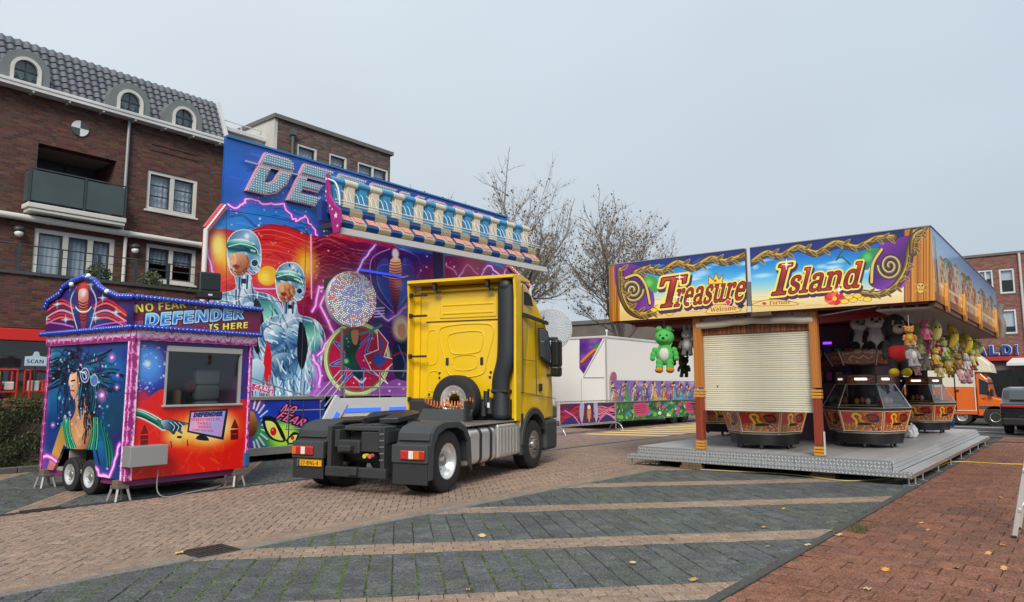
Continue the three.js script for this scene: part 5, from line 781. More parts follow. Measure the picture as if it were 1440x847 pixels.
    const lx = s > 0 ? [0.83, 1.26] : [-1.27, -0.84], lamp = obj('tail_lamp', rspan(lx[0], lx[1], 0.58, 0.72, 0.755, 0.8, 0.02), M([0.42, 0.02, 0.015], 0.18, 0, { clearcoat: 1 }), mg), w = (lx[1] - lx[0]); obj('reversing_lamp', rspan(lx[0] + w * (s > 0 ? 0.36 : 0.44), lx[0] + w * (s > 0 ? 0.56 : 0.64), 0.59, 0.71, 0.79, 0.805, 0.01), M([0.7, 0.66, 0.6], 0.15), lamp); obj('indicator_lamp', rspan(lx[0] + w * (s > 0 ? 0.58 : 0.02), lx[0] + w * (s > 0 ? 0.8 : 0.2), 0.59, 0.71, 0.79, 0.804, 0.01), M([0.6, 0.16, 0.02], 0.15), lamp);
  }
  { const c = canvas(512, 110), k = c.getContext('2d'); k.fillStyle = '#e2a211'; k.fillRect(0, 0, 512, 110); k.strokeStyle = '#1a1a10'; k.lineWidth = 5; k.strokeRect(4, 4, 504, 102); k.fillStyle = '#14387c'; k.fillRect(6, 6, 44, 98); k.fillStyle = '#14140c'; k.font = 'bold 92px sans-serif'; k.setTransform(0.98, 0, 0, 1, 0, 0); k.fillText('27-BNL-4', 66, 88); const p = obj('number_plate', box(0.5, 0.11, 0.01, -0.93, 0.45, 0.752), M([0.5, 0.33, 0.02], 0.5), t); obj('plate_print', quad([V(-1.175, 0.397, 0.7585), V(-0.685, 0.397, 0.7585), V(-0.685, 0.503, 0.7585), V(-1.175, 0.503, 0.7585)]), new THREE.MeshStandardMaterial({ map: tex(c), roughness: 0.4 }), p); }
  // tanks along the right side
  const tankSh = (y0, y1, x0, x1, r) => { const s = new THREE.Shape(); s.moveTo(x0 + r, y0); s.lineTo(x1 - r, y0); s.absarc(x1 - r, y0 + r, r, -Math.PI / 2, 0); s.lineTo(x1, y1 - r); s.absarc(x1 - r, y1 - r, r, 0, Math.PI / 2); s.lineTo(x0 + r, y1); s.absarc(x0 + r, y1 - r, r, Math.PI / 2, Math.PI); s.lineTo(x0, y0 + r); s.absarc(x0 + r, y0 + r, r, Math.PI, Math.PI * 1.5); return s; };
  for (const s of [1, -1]) {
    const X = (a, b) => (s > 0 ? [a, b] : [-b, -a]);
    const [a, b] = X(0.56, 1.23), tk = obj('fuel_tank', ext(tankSh(0.33, 0.96, a, b, 0.13), 1.0, 0.03).translate(0, 0, -1.8), alu, t);
    for (const z of [-1.66, -1.24]) obj('strap', [ext(tankSh(0.322, 0.968, a - 0.008, b + 0.008, 0.135), 0.09, 0.004).translate(0, 0, z)], plasticB, tk);
    const [c, d] = X(0.6, 1.22), bx = obj('silencer', [ext(tankSh(0.36, 0.98, c, d, 0.05), 1.0, 0.015).translate(0, 0, -2.97)], M([0.62, 0.61, 0.58], 0.4, 0.6), t);
    for (let i = 0; i < 6; i++) obj('rib', rspan(s * 1.215, s * 1.236, 0.42, 0.9, -2.85 + i * 0.15, -2.81 + i * 0.15, 0.008), M([0.5, 0.49, 0.47], 0.4, 0.8), bx);
    obj('tank_gap', [cyl(0.06, 0.06, 0.4, s * 1.0, 0.65, -1.88, 12, 0, 0, 0), rspan(s * 0.7, s * 1.1, 0.4, 0.9, -1.94, -1.82, 0.03)], chassis, t);
    obj('top_plate', rspan(s * 0.6, s * 1.2, 1.0, 1.02, -2.95, -0.8, 0.008), steelDirty, t);
  }
  obj('tank_cap', cyl(0.06, 0.06, 0.06, 1.1, 0.3, -1.5, 14), M([0.2, 0.12, 0.06], 0.7), t);
  // spare wheel and hoses
  { const g = wheel(t, 0.5, 0.3, -0.02, 1.42, -2.62, { rim: 0.29, deep: 0.05, bore: 0.125, nuts: 10, rimMat: alu }); g.name = 'spare_wheel'; g.rotation.y = -Math.PI / 2; }
  const coil = (x0, x1, y0, y1, turns, r) => { const p = []; for (let i = 0; i <= turns * 12; i++) { const u = i / (turns * 12), a = u * turns * 6.2832; p.push(V(lerp(x0, x1, u) + Math.sin(a) * 0.02, lerp(y0, y1, u) - 0.06 * Math.sin(u * Math.PI) + Math.cos(a) * r, -2.1 + Math.sin(a) * r)); } return tube(p, 0.011, turns * 14, 5); };
  const oranM = M([0.62, 0.17, 0.02], 0.4), oranD = M([0.5, 0.13, 0.03], 0.4);
  obj('coiled_hose', coil(-0.45, 0.1, 1.42, 1.36, 8, 0.06), oranM, t); obj('coiled_hose', coil(0.02, 0.62, 1.36, 1.44, 9, 0.065), oranM, t); obj('coiled_hose', coil(-0.05, 0.35, 1.4, 1.34, 6, 0.08), oranD, t);
  obj('hose_panel', [ext(shapeOf([[-0.5, 0], [0.62, 0], [0.7, 0.26], [-0.4, 0.26]]), 0.03, 0.005).rotateX(-0.25).translate(0, 1.0, -1.9)], plastic, t); obj('hose_bracket', [rspan(0.62, 0.66, 1.0, 1.42, -2.0, -1.7, 0.01)], plasticB, t);
  obj('battery_box', [rspan(-0.95, -0.35, 1.0, 1.42, -2.9, -2.3, 0.04)], plasticB, t); for (const [x, y] of [[0.5, 1.45], [0.58, 1.3], [0.44, 1.25]]) obj('reservoir', [cyl(0.06, 0.06, 0.3, x + 0.1, y, -2.72, 12)], plasticB, t); obj('label_patch', box(0.05, 0.1, 0.004, 0.68, 1.32, -2.65), M([0.7, 0.7, 0.68], 0.5), t);
  // wheels
  wheel(t, 0.495, 0.3, 1.08, 0.495, 0, { deep: 0.19, hub: 0.13, nuts: 10, holes: 10 }); wheel(t, 0.495, 0.26, 0.76, 0.495, 0, { deep: 0.1 });
  wheel(t, 0.495, 0.3, -1.08, 0.495, 0, { deep: 0.19, hub: 0.13, flip: true }); wheel(t, 0.495, 0.26, -0.76, 0.495, 0, { deep: 0.1, flip: true });
  for (const s of [1, -1]) wheel(t, 0.495, 0.31, s * 1.08, 0.495, -3.7, { deep: 0.03, hub: 0.06, nuts: 10, holes: 10, flip: s < 0, rimMat: M([0.42, 0.41, 0.39], 0.4, 0.8, { roughnessMap: dirtRough }) });
}
// ---------- ticket trailer ----------
{
  const KX = -11.3, KZ = -4.8, KD = 5, WL = 2.73, WR = 2.06, Y0 = 0.3, k = thing('ticket_trailer', 'ticket trailer airbrushed with a long haired woman on blue and a red serving side', 'trailer', [KX, 0, KZ], R(KD));
  const L = (px, py, ax, v) => atLocal(px, py, KX, KZ, KD, ax, v), YT = L(183, 478, 'x', 0).y, YH = L(183, 464, 'x', 0).y;
  const onLeft = (W, H, y0, y1, x0 = -WL, x1 = 0, z = 0) => (px, py) => { const p = L(px, py, 'z', z); return [(p.x - x0) / (x1 - x0) * W, (y1 - p.y) / (y1 - y0) * H]; };
  const onRight = (W, H, y0, y1, x = 0, z0 = 0, z1 = -WR) => (px, py) => { const p = L(px, py, 'x', x); return [(p.z - z0) / (z1 - z0) * W, (y1 - p.y) / (y1 - y0) * H]; };
  // --- side with the woman ---
  const a = new Mural(900, 720, onLeft(900, 720, Y0, YT));
  a.fill('#0f3f86'); for (let i = 0; i < 60; i++) a.blob(rr(50, 180), rr(485, 680), rr(10, 30), ['rgba(20,110,170,0.35)', 'rgba(10,40,110,0.4)', 'rgba(30,160,190,0.25)', 'rgba(70,40,140,0.3)'][i % 4]);
  a.blob(70, 510, 28, 'rgba(40,170,200,0.7)', { ry: 40 }); a.blob(160, 520, 24, 'rgba(30,120,200,0.6)'); a.blob(165, 620, 22, 'rgba(60,20,110,0.8)', { ry: 60 }); a.blob(160, 585, 26, 'rgba(20,70,90,0.8)', { ry: 50 });
  for (let i = 0; i < 150; i++) { const t = rnd(), ang = rr(-3.5, 0.6), x = 112 + Math.cos(ang) * rr(6, 26), y = 530 + Math.sin(ang) * rr(10, 38), d = rr(14, 44), dx = Math.cos(ang) * d, dy = Math.abs(Math.sin(ang)) * -d * 0.5 + rr(-6, 16); a.line([[x, y], [x + dx * 0.5 + rr(-5, 5), y + dy * 0.5 + rr(-6, 6)], [x + dx, y + dy + rr(0, 10)]], ['#0a1420', '#0d2a48', '#123c58', '#1d6a86', '#07101c'][i % 5], rr(0.7, 2.2)); }
  for (let i = 0; i < 70; i++) { const x = rr(84, 140), y = rr(500, 600); a.line([[x, y], [x + rr(-8, 8), y + rr(10, 22)], [x + rr(-14, 14), y + rr(30, 60)]], ['#081320', '#0f2f4a', '#174a63', '#2b2450'][i % 4], rr(1, 3)); }
  a.area([[99, 526], [106, 520], [116, 522], [118, 540], [113, 556], [106, 561], [100, 556], [98, 544], [96, 540]], a.grad([97, 525], [118, 555], ['#ffdcc0', '#efb890', '#c88a68', '#8a5040'])); a.line([[99, 549], [104, 550]], '#9c3a40', 1.6); a.line([[100, 536], [105, 535]], '#20121c', 1.6);
  a.area([[106, 556], [117, 545], [122, 570], [128, 590], [128, 628], [92, 628], [88, 600], [100, 590], [106, 575]], a.grad([98, 560], [128, 620], ['#e8b88a', '#c88a5c', '#dca474', '#9a6040'])); a.line([[116, 560], [119, 590], [116, 618]], 'rgba(70,25,20,0.6)', 2.4); a.line([[106, 600], [112, 614], [120, 602]], '#f4d8a0', 0.8);
  a.area([[91, 588], [83, 606], [72, 640], [66, 662], [76, 662], [84, 640], [92, 615]], a.grad([70, 640], [92, 600], ['#e0b050', '#c8904c', '#8a9a3c']));
  for (let i = 0; i < 9; i++) { a.line([[88 + i * 1.3, 588], [90 + i * 1.1, 608], [94 + i * 1.6, 630]], ['#0d6a4c', '#2fb080', '#0a3c38', '#67d0a0'][i % 4], 1.7); a.line([[128 + i * 1.2, 588], [127 + i * 1.4, 612], [122 + i * 1.8, 632]], ['#0d6a4c', '#2aa078', '#0a3c38', '#58c8a0'][i % 4], 1.7); }
  for (let i = 0; i < 10; i++) a.line([[140 + i * 1.5, 590 + i * 3], [146 + i * 1.6, 620 + i * 2], [150 + i, 655]], ['#0f5a50', '#1f8a78', '#0a2f3c'][i % 3], 2);
  for (let i = 0; i < 90; i++) { const u = rnd(), x = 108 + u * 14, y = 522 - Math.sin(u * 3.14) * 8; a.line([[x, y], [x + 4 + u * 10 + rr(-3, 5), y + rr(8, 22)], [x + 2 + u * 14 + rr(-5, 6), y + rr(34, 70)]], ['#081320', '#0d2840', '#14455e', '#1c2a52', '#06101a', '#2a7088'][i % 6], rr(0.8, 2.2)); }
  for (let i = 0; i < 14; i++) { const x = rr(118, 128), y = rr(548, 570); a.line([[x, y], [x + rr(-5, 3), y + rr(14, 26)], [x + rr(-9, 6), y + rr(36, 62)]], ['#081320', '#0d2434', '#2a1c28', '#3a2418'][i % 4], rr(0.7, 1.8)); }
  for (let i = 0; i < 26; i++) a.line([[rr(97, 110), rr(516, 524)], [0, 0], [0, 0]].map((q, j, Q) => (j ? [Q[0][0] - j * rr(5, 14), Q[0][1] - rr(-4, 12) * j * 0.6] : q)), ['#081320', '#123a58'][i % 2], rr(0.7, 1.6));
  a.disc(119, 528, 6, 'rgba(90,60,140,0.9)', { ry: 10, line: '#c8d8f0', w: 1 }); a.disc(119, 528, 3, 'rgba(20,30,60,1)', { ry: 5.5, line: '#9fd8f0', w: 1 }); a.line([[112, 523], [119, 525], [121, 532]], '#e8f4ff', 1.2); a.disc(132, 535, 5, 'rgba(90,140,200,0.8)', { ry: 8, line: '#bcd8f0', w: 0.8 });
  for (const [x, y, r] of [[143, 556, 10], [157, 503, 7], [165, 528, 4], [164, 545, 5], [74, 598, 5]]) { a.blob(x, y, r, 'rgba(225,120,210,0.9)', { core: 0.15, ry: r * 1.3 }); a.blob(x, y, r * 0.4, 'rgba(255,230,250,0.95)'); }
  for (let i = 0; i < 60; i++) { const x = rr(70, 150), y = rr(495, 600); a.disc(x, y, rr(0.6, 1.8), ['#3f8ac8', '#8a6ac8', '#6ad0d8', '#c8b0e0'][i % 4], { ry: rr(0.8, 2.4) }); } a.stars(30, 60, 490, 175, 660, '200,220,255');
  a.bolt([[50, 655], [66, 640], [80, 650], [88, 668]], '#ffe0fa', '#c040b8', 2); a.bolt([[128, 650], [140, 668], [152, 672], [164, 640], [168, 625]], '#ffe0fa', '#b040c8', 2.2); a.area([[50, 680], [52, 655], [64, 648], [80, 660], [86, 680]], 'rgba(190,60,170,0.5)'); a.grime(0.05, 200);
  const cut = [[74, 662], [88, 631], [130, 633], [136, 668]].map(([x, y]) => L(x, y, 'z', 0)), leftPts = [[-WL, Y0], [cut[0].x, Y0], [cut[1].x, cut[1].y], [cut[2].x, cut[2].y], [cut[3].x, Y0], [0, Y0], [0, YT], [-WL, YT]];
  const uvRect = (g, x0, x1, y0, y1, ax = 'x') => { const p = g.attributes.position, u = g.attributes.uv; for (let i = 0; i < p.count; i++) { const s = ax === 'x' ? p.getX(i) : p.getZ(i); u.setXY(i, (s - x0) / (x1 - x0), (p.getY(i) - y0) / (y1 - y0)); } return g; };
  obj('painted_side', uvRect(ext(shapeOf(leftPts), 0.04).translate(0, 0, -0.04), -WL, 0, Y0, YT), a.mat(0.3), k);
  // --- serving side ---
  const b = new Mural(760, 800, onRight(760, 800, Y0, YT));
  b.fill('#d8141a'); b.area([[178, 478], [350, 478], [350, 560], [235, 575], [180, 585]], '#3a1c7a', { sharp: true }); for (let i = 0; i < 30; i++) b.blob(rr(185, 350), rr(478, 560), rr(8, 22), ['rgba(30,50,160,0.6)', 'rgba(90,30,140,0.5)', 'rgba(30,90,200,0.5)'][i % 3]);
  b.blob(207, 512, 30, 'rgba(50,130,230,1)', { ry: 40, core: 0.45 }); for (let r = 3; r < 24; r += 2.2) { b.k.setLineDash([5, 4]); b.disc(207, 512, r, 'rgba(0,0,0,0)', { ry: r * 1.25, line: `rgba(190,230,255,${0.75 - r * 0.02})`, w: 0.9 }); } b.k.setLineDash([]); b.blob(207, 512, 7, 'rgba(210,240,255,0.95)'); b.stars(50, 188, 485, 232, 555, '220,230,255');
  b.area([[180, 580], [205, 562], [232, 548], [260, 574], [350, 568], [350, 690], [178, 690]], '#e01c14'); b.blob(200, 560, 16, 'rgba(225,30,60,0.8)'); for (let i = 0; i < 26; i++) { b.line([[rr(185, 345), rr(600, 665)], [rr(185, 345), rr(600, 665)]].map((q, j, Q) => (j ? [Q[0][0] + rr(-12, 12), Q[0][1] + rr(6, 14)] : q)), `rgba(255,${Math.round(rr(60, 140))},40,0.35)`, rr(1, 3)); }
  b.blob(290, 604, 58, 'rgba(255,200,40,0.95)', { ry: 36, core: 0.25 }); b.blob(296, 600, 42, 'rgba(255,250,190,0.95)', { ry: 30, core: 0.3 }); b.blob(250, 612, 26, 'rgba(255,235,120,0.8)', { ry: 20 });
  b.line([[181, 579], [200, 583], [218, 592], [230, 600]], '#f4fbff', 12, { glow: '#ffd0c0', blur: 14 }); b.line([[181, 579], [200, 583], [218, 592], [230, 600]], '#1f7a68', 9.5); b.line([[181, 576], [200, 580], [220, 590]], '#a8f0d8', 1.6); b.line([[181, 582], [200, 586], [222, 597]], '#0c3a3c', 2.4);
  b.area([[226, 592], [240, 590], [252, 593], [262, 595], [268, 596], [258, 598], [254, 602], [256, 610], [248, 606], [244, 611], [238, 606], [230, 602]], b.grad([226, 590], [262, 608], ['#c8e4f0', '#3f6a86', '#1c3448', '#9cc4d8']), { line: '#12222e', w: 0.8 }); for (let i = 0; i < 6; i++) b.line([[236 + i * 3, 594], [242 + i * 3, 600], [240 + i * 3, 606]], i % 2 ? '#e4f2fa' : '#14283a', 0.9);
  b.area([[267, 578], [321, 575], [314, 619], [263, 608]], '#171c33', { sharp: true }); b.area([[269, 580], [317, 578], [311, 615], [265.5, 606]], b.grad([268, 580], [312, 614], ['#d8a8e0', '#f0b8d8', '#a8a8e8', '#d898d0']), { sharp: true }); b.text('DEFENDER', [271, 587], [312, 585], 6, '#1a3c9c', { skew: -0.25, lines: [['#0a1850', 14]] }); b.text('SPEEDCHEST.NL', [268, 592.5], [310, 591.5], 4, '#e01c6a'); b.text('THRILL', [277, 597.5], [297, 597.5], 3.6, '#e02070'); b.text('RIDES', [278, 602], [297, 602.5], 3.4, '#e02070'); b.text('COME AND RIDE', [269, 606], [300, 608], 3, '#d83080');
  b.area([[280, 612], [290, 614], [293, 620], [276, 618]], '#141a2a'); b.disc(252, 615, 3.6, '#151515', { ry: 1.8 }); b.line([[240, 621], [241, 629]], '#3a1410', 1.4); b.line([[263, 619], [264, 627]], '#3a1410', 1.4);
  for (const [x, y] of [[203, 606], [330, 598]]) { b.area([[x - 5, y + 4], [x, y - 8], [x + 5, y + 4]], '#7a0c0c', { sharp: true, line: '#3c0606', w: 0.8 }); b.area([[x - 6, y + 7], [x + 5, y + 6], [x + 5, y + 20], [x - 6, y + 21]], '#6a0e10', { sharp: true }); b.line([[x - 5, y + 13], [x + 4, y + 12]], '#c83028', 1); }
  b.grime(0.05, 160);
  const wf = [L(234, 487, 'x', 0), L(340, 491, 'x', 0), L(338, 567, 'x', 0), L(232, 571, 'x', 0)], wz0 = wf[0].z, wz1 = wf[1].z, wy1 = (wf[0].y + wf[1].y) / 2, wy0 = (wf[2].y + wf[3].y) / 2;
  const rightG = ext(shapeOf([[0, Y0], [WR, Y0], [WR, YT], [0, YT]], [[[-wz0, wy0], [-wz1, wy0], [-wz1, wy1], [-wz0, wy1]]]), 0.04).rotateY(Math.PI / 2).translate(-0.04, 0, 0);
  obj('serving_side', uvRect(rightG, 0, -WR, Y0, YT, 'z'), b.mat(0.28), k);
  // window: frame, roller box, pane, sill, room
  const w = obj('window', [rspan(-0.05, 0.035, wy1 - 0.09, wy1 + 0.005, wz0, wz1, 0.01), span(-0.045, 0.02, wy0, wy1 - 0.09, wz0, wz0 - 0.03), span(-0.045, 0.02, wy0, wy1 - 0.09, wz1 + 0.03, wz1), rspan(-0.05, 0.05, wy0 - 0.03, wy0 + 0.005, wz0 + 0.03, wz1 - 0.03, 0.008)], M([0.5, 0.5, 0.48], 0.35, 0.4), k);
  obj('pane', span(-0.03, -0.024, wy0 + 0.006, wy1 - 0.09, wz0 - 0.03, wz1 + 0.03), paneMat, w);
  obj('interior', [span(-WL + 0.05, -0.05, Y0, Y0 + 0.06, -0.05, -WR + 0.05), span(-1.9, -1.85, Y0 + 0.06, YT, -0.05, -WR + 0.05)], M([0.3, 0.27, 0.24], 0.85), w);
  obj('counter', rspan(-0.45, -0.06, wy0 - 0.12, wy0 - 0.06, -0.06, -WR + 0.06, 0.01), M([0.12, 0.07, 0.05], 0.6), w);
  const ch = L(292, 540, 'x', -0.9); for (let i = 0; i < 3; i++) obj('padded_seat_back', rbox(0.16, 0.26, 0.55, 0.06, -0.9, ch.y + 0.12 - i * 0.275, ch.z, 0, 0, 0, 3), M([0.66, 0.62, 0.5], 0.7), w);
  obj('paper_roll', cyl(0.07, 0.07, 0.26, -0.4, wy0 + 0.1, L(248, 550, 'x', -0.4).z, 14), M([0.35, 0.17, 0.08], 0.8), w); obj('red_cushion', ball(0.12, -0.8, wy0 + 0.3, L(266, 545, 'x', -0.8).z, 0.6, 1, 1), M([0.3, 0.03, 0.03], 0.8), w);
  // body behind
  obj('body', [span(-WL, -WL + 0.04, Y0, YT, -0.041, -WR + 0.041), span(-WL, 0, Y0, YT, -WR + 0.04, -WR), span(-WL, 0, YT + 0.002, YT + 0.06, 0, -WR), span(-WL + 0.06, -0.06, Y0 - 0.1, Y0 - 0.002, -0.06, -WR + 0.06)], M([0.18, 0.03, 0.12], 0.5), k);
  // lightning coloured trim: canopy beam and corner post
  const tr = canvas(512, 64), tk = tr.getContext('2d'); tk.fillStyle = '#9a2a7a'; tk.fillRect(0, 0, 512, 64); for (const [c, wd] of [['#d884c4', 22], ['#f4bce6', 10], ['#fff0fb', 4]]) for (let n = 0; n < 2; n++) { tk.strokeStyle = c; tk.lineWidth = wd; tk.beginPath(); tk.moveTo(0, 32); for (let x = 0; x <= 512; x += 11) tk.lineTo(x, 32 + rr(-15, 15)); tk.stroke(); }
  const trimM = new THREE.MeshPhysicalMaterial({ map: tex(tr, true, [1 / 1.6, 1 / 0.2]), roughness: 0.35, clearcoat: 0.3 }), trimV = new THREE.MeshPhysicalMaterial({ map: (() => { const t = tex(tr, true, [1 / 1.6, 1 / 0.16]); t.rotation = Math.PI / 2; return t; })(), roughness: 0.35, clearcoat: 0.3 });
  obj('trim', [rspan(-WL - 0.06, 0.06, YT - 0.02, YT + 0.16, -0.002, 0.06, 0.02)], trimM, k); obj('trim', [rspan(0.002, 0.1, YT - 0.0, YT + 0.16, -0.0, -WR - 0.06, 0.02)], trimM, k);
  obj('corner_post', rspan(-0.1, 0.035, Y0 - 0.02, YT + 0.18, -0.08, 0.05, 0.02), trimV, k); obj('corner_post', rspan(-0.04, 0.03, Y0, YT, -WR + 0.04, -WR - 0.03, 0.012), trimV, k); obj('corner_post', rspan(-WL - 0.03, -WL + 0.035, Y0 - 0.02, YT, -0.05, 0.03, 0.012), trimV, k);
  // --- sign boards on the roof ---
  const hb = YT + 0.17, Lz = 0.07, Rx = 0.11, hp = (x, y) => { const p = L(x, y, 'z', Lz); return [p.x, Math.max(p.y, hb)]; };
  const arch = [[56, 434], [70, 424], [86, 414], [92, 404], [104, 396], [120, 390], [134, 394], [142, 404], [152, 410], [168, 417], [184, 418]].map(([x, y]) => hp(x, y)), topR = L(184, 418, 'x', Rx).y, topR2 = L(354, 434, 'x', Rx).y;
  arch[0][0] = -WL - 0.08; arch[arch.length - 1] = [Rx, (topR + topR2) / 2];
  const hy = Math.max(...arch.map((p) => p[1])), c = new Mural(900, 330, onLeft(900, 330, hb, hy, -WL - 0.08, Rx, Lz));
  c.fill('#2a1c5c'); for (let i = 0; i < 40; i++) c.blob(rr(55, 185), rr(395, 470), rr(8, 20), ['rgba(120,20,60,0.5)', 'rgba(30,60,150,0.5)', 'rgba(20,100,160,0.4)', 'rgba(90,20,90,0.5)'][i % 4]);
  for (const s of [-1, 1]) { for (let i = 0; i < 6; i++) c.line([[117 + s * 14, 430 + i * 4], [117 + s * 34, 422 + i * 5], [117 + s * 60, 440 + i * 4]], ['#d0282c', '#f06a50', '#8a1030', '#e8a0a0'][i % 4], 2); c.line([[117 + s * 10, 404], [117 + s * 18, 425], [117 + s * 9, 462]], '#a8c0e0', 2); c.line([[117 + s * 60, 452], [117 + s * 30, 456], [117 + s * 14, 460]], '#b070d8', 1.6); }
  c.blob(117, 404, 12, 'rgba(210,60,50,0.95)', { ry: 14, core: 0.5 }); c.area([[110, 412], [117, 406], [124, 412], [122, 445], [117, 466], [112, 445]], c.grad([110, 410], [124, 460], ['#e8c0a8', '#c05a4a', '#702040'])); c.blob(117, 412, 5, 'rgba(235,225,240,1)', { ry: 8 }); for (let i = 0; i < 7; i++) c.line([[110, 424 + i * 4], [117, 427 + i * 4], [124, 424 + i * 4]], '#4a1428', 1.2); c.line([[106, 432], [112, 438], [122, 438], [128, 432]], '#f0e0d8', 1.6); for (const [x, y] of [[64, 449], [80, 428], [92, 450], [134, 447], [163, 439], [144, 419], [98, 402], [128, 400]]) { c.blob(x, y, 4, 'rgba(170,240,255,0.95)', { core: 0.2 }); c.line([[x - 6, y], [x + 6, y]], 'rgba(220,250,255,0.8)', 0.7); c.line([[x, y - 7], [x, y + 7]], 'rgba(220,250,255,0.8)', 0.7); }
  const bd = obj('sign_board', uvRect(ext(shapeOf([[-WL - 0.08, hb], [Rx, hb], ...arch.slice().reverse()]), 0.05).translate(0, 0, Lz - 0.05), -WL - 0.08, Rx, hb, hy), c.mat(0.3), k);
  const hy2 = (topR + topR2) / 2, d = new Mural(760, 260, onRight(760, 260, hb, hy2, Rx, Lz, -WR - 0.1));
  d.fill('#6a1440'); for (let i = 0; i < 30; i++) d.blob(rr(185, 355), rr(415, 475), rr(8, 22), ['rgba(150,20,50,0.5)', 'rgba(50,20,90,0.5)', 'rgba(100,20,100,0.4)'][i % 3]); for (let i = 0; i < 12; i++) d.line([[186, 452 + i * 0.5], [240, 452 + i * 1.6], [300, 456 + i * 3]], `rgba(240,150,190,${0.5 - i * 0.03})`, 0.8); d.stars(36, 188, 420, 352, 470);
  d.text('NO FEAR', [189, 440], [262, 433], 11, ['#fff68a', '#ffe81c'], { skew: -0.2, lines: [['#2a0a1c', 12]] }); d.text('DEFENDER', [202, 459], [342, 448], 17, ['#bff2ff', '#3fb0ee', '#1a5ac8', '#6fd0f8'], { skew: -0.25, lines: [['#0c1a50', 26], ['#cfeaff', 10]] }); d.text('IS HERE', [293, 465.5], [349, 461.5], 9, ['#fff68a', '#ffe81c'], { skew: -0.2, lines: [['#2a0a1c', 12]] });
  obj('sign_board', uvRect(ext(shapeOf([[-Lz, hb], [WR + 0.1, hb], [WR + 0.1, hy2], [-Lz, hy2]]), 0.05).rotateY(Math.PI / 2).translate(Rx - 0.05, 0, 0), Lz, -WR - 0.1, hb, hy2, 'z'), d.mat(0.3), k);
  // blue glass bulbs along the edges of the boards
  const bulbM = M([0.012, 0.05, 0.45], 0.08, 0, { clearcoat: 1 }), row = (pts, r = 0.045) => { const out = []; for (let i = 0; i + 1 < pts.length; i++) { const A = pts[i], B = pts[i + 1], n = Math.max(1, Math.round(A.distanceTo(B) / (r * 1.55))); for (let q = 0; q < n; q++) { const p = A.clone().lerp(B, q / n); out.push(ball(r, p.x, p.y, p.z, 1, 1, 1, 8, 6)); } } obj('bulb_garland', out, bulbM, k).userData.kind = 'stuff'; };
  row(arch.map(([x, y]) => V(x, y, Lz + 0.03)), 0.05); row([V(-WL - 0.1, hb + 0.02, Lz + 0.05), V(Rx + 0.04, hb + 0.02, Lz + 0.05)]); row([V(Rx + 0.04, hy2, Lz), V(Rx + 0.04, hy2, -WR - 0.14)]); row([V(Rx + 0.05, hb + 0.02, Lz), V(Rx + 0.05, hb + 0.02, -WR - 0.14)]);
  for (const [x, y] of [[124, 388], [100, 400], [150, 410]]) { const p = L(x, y, 'z', Lz + 0.08); obj('white_bulb', ball(0.04, p.x, p.y, p.z, 1, 1, 1, 8, 6), M([0.85, 0.88, 0.9], 0.15), k); }
  // wheels, chassis, trestles
  for (const [x, y] of [[95, 668], [122, 673]]) { const p = L(x, y, 'z', 0.02); const g = wheel(k, 0.27, 0.19, p.x, 0.27, -0.1, { rim: 0.165, deep: 0.05, hub: 0.035, nuts: 5, holes: 8, rimMat: M([0.62, 0.64, 0.66], 0.35, 0.4) }); g.rotation.y = -Math.PI / 2; g.position.set(p.x, 0.27, -0.1); }
  obj('wheel_box', [span(L(80, 650, 'z', 0).x, L(138, 650, 'z', 0).x, Y0, cut[1].y + 0.05, -0.36, -0.3)], M([0.03, 0.03, 0.032], 0.9), k);
  obj('chassis', [span(-WL + 0.3, -WL + 0.4, 0.1, Y0 - 0.102, -0.3, -WR + 0.2), span(-0.4, -0.3, 0.12, Y0 - 0.102, -0.3, -WR + 0.2)], blackSteel, k);
  obj('steel_box', rspan(0.02, 0.24, L(184, 658, 'x', 0.24).y, L(184, 629, 'x', 0.24).y, L(183, 640, 'x', 0.24).z, L(236, 640, 'x', 0.24).z, 0.008), M([0.42, 0.43, 0.43], 0.42, 0.55), k);
  const cz = L(222, 660, 'x', 0.1).z; obj('cable', tube([V(0.1, 0.42, cz), V(0.12, 0.1, cz), V(0.16, 0.02, cz - 0.06), V(0.1, 0.02, cz - 0.6), V(-0.1, 0.025, cz - 1.2), V(-0.5, 0.03, cz - 1.5)], 0.01, 40, 6), M([0.27, 0.28, 0.29], 0.6), k);
  obj('corner_lamp', rspan(0.0, 0.06, Y0 + 0.02, Y0 + 0.26, -WR + 0.06, -WR - 0.03, 0.01), M([0.03, 0.12, 0.3], 0.3), k);
  const deg = R(KD), W = (x, z) => [KX + Math.cos(deg) * x + Math.sin(deg) * z, 0, KZ - Math.sin(deg) * x + Math.cos(deg) * z];
  const j = thing('trestle', 'four legged steel trestle under the corner between the painted sides of the ticket trailer', 'trestle', W(-0.12, 0.02), deg, 'trestles under the ticket trailer');
  obj('top', rbox(0.22, 0.05, 0.18, 0.012, 0, 0.2, 0), M([0.14, 0.13, 0.12], 0.7, 0.3), j); for (const [x, z] of [[-1, -1], [1, -1], [-1, 1], [1, 1]]) obj('leg', flat(V(x * 0.09, 0.18, z * 0.07), V(x * 0.125, 0.0, z * 0.11), 0.03, 0.03), M([0.3, 0.3, 0.3], 0.55, 0.5), j); obj('block', rbox(0.16, 0.08, 0.16, 0.01, 0, 0.26, 0), M([0.16, 0.11, 0.07], 0.85), j);
  dup(j, W(-WL + 0.14, -0.02), deg, 'four legged steel trestle under the woman side, by the hedge end of the trailer'); dup(j, W(-0.08, -WR + 0.14), deg, 'four legged steel trestle under the serving side, by the ride end of the trailer');
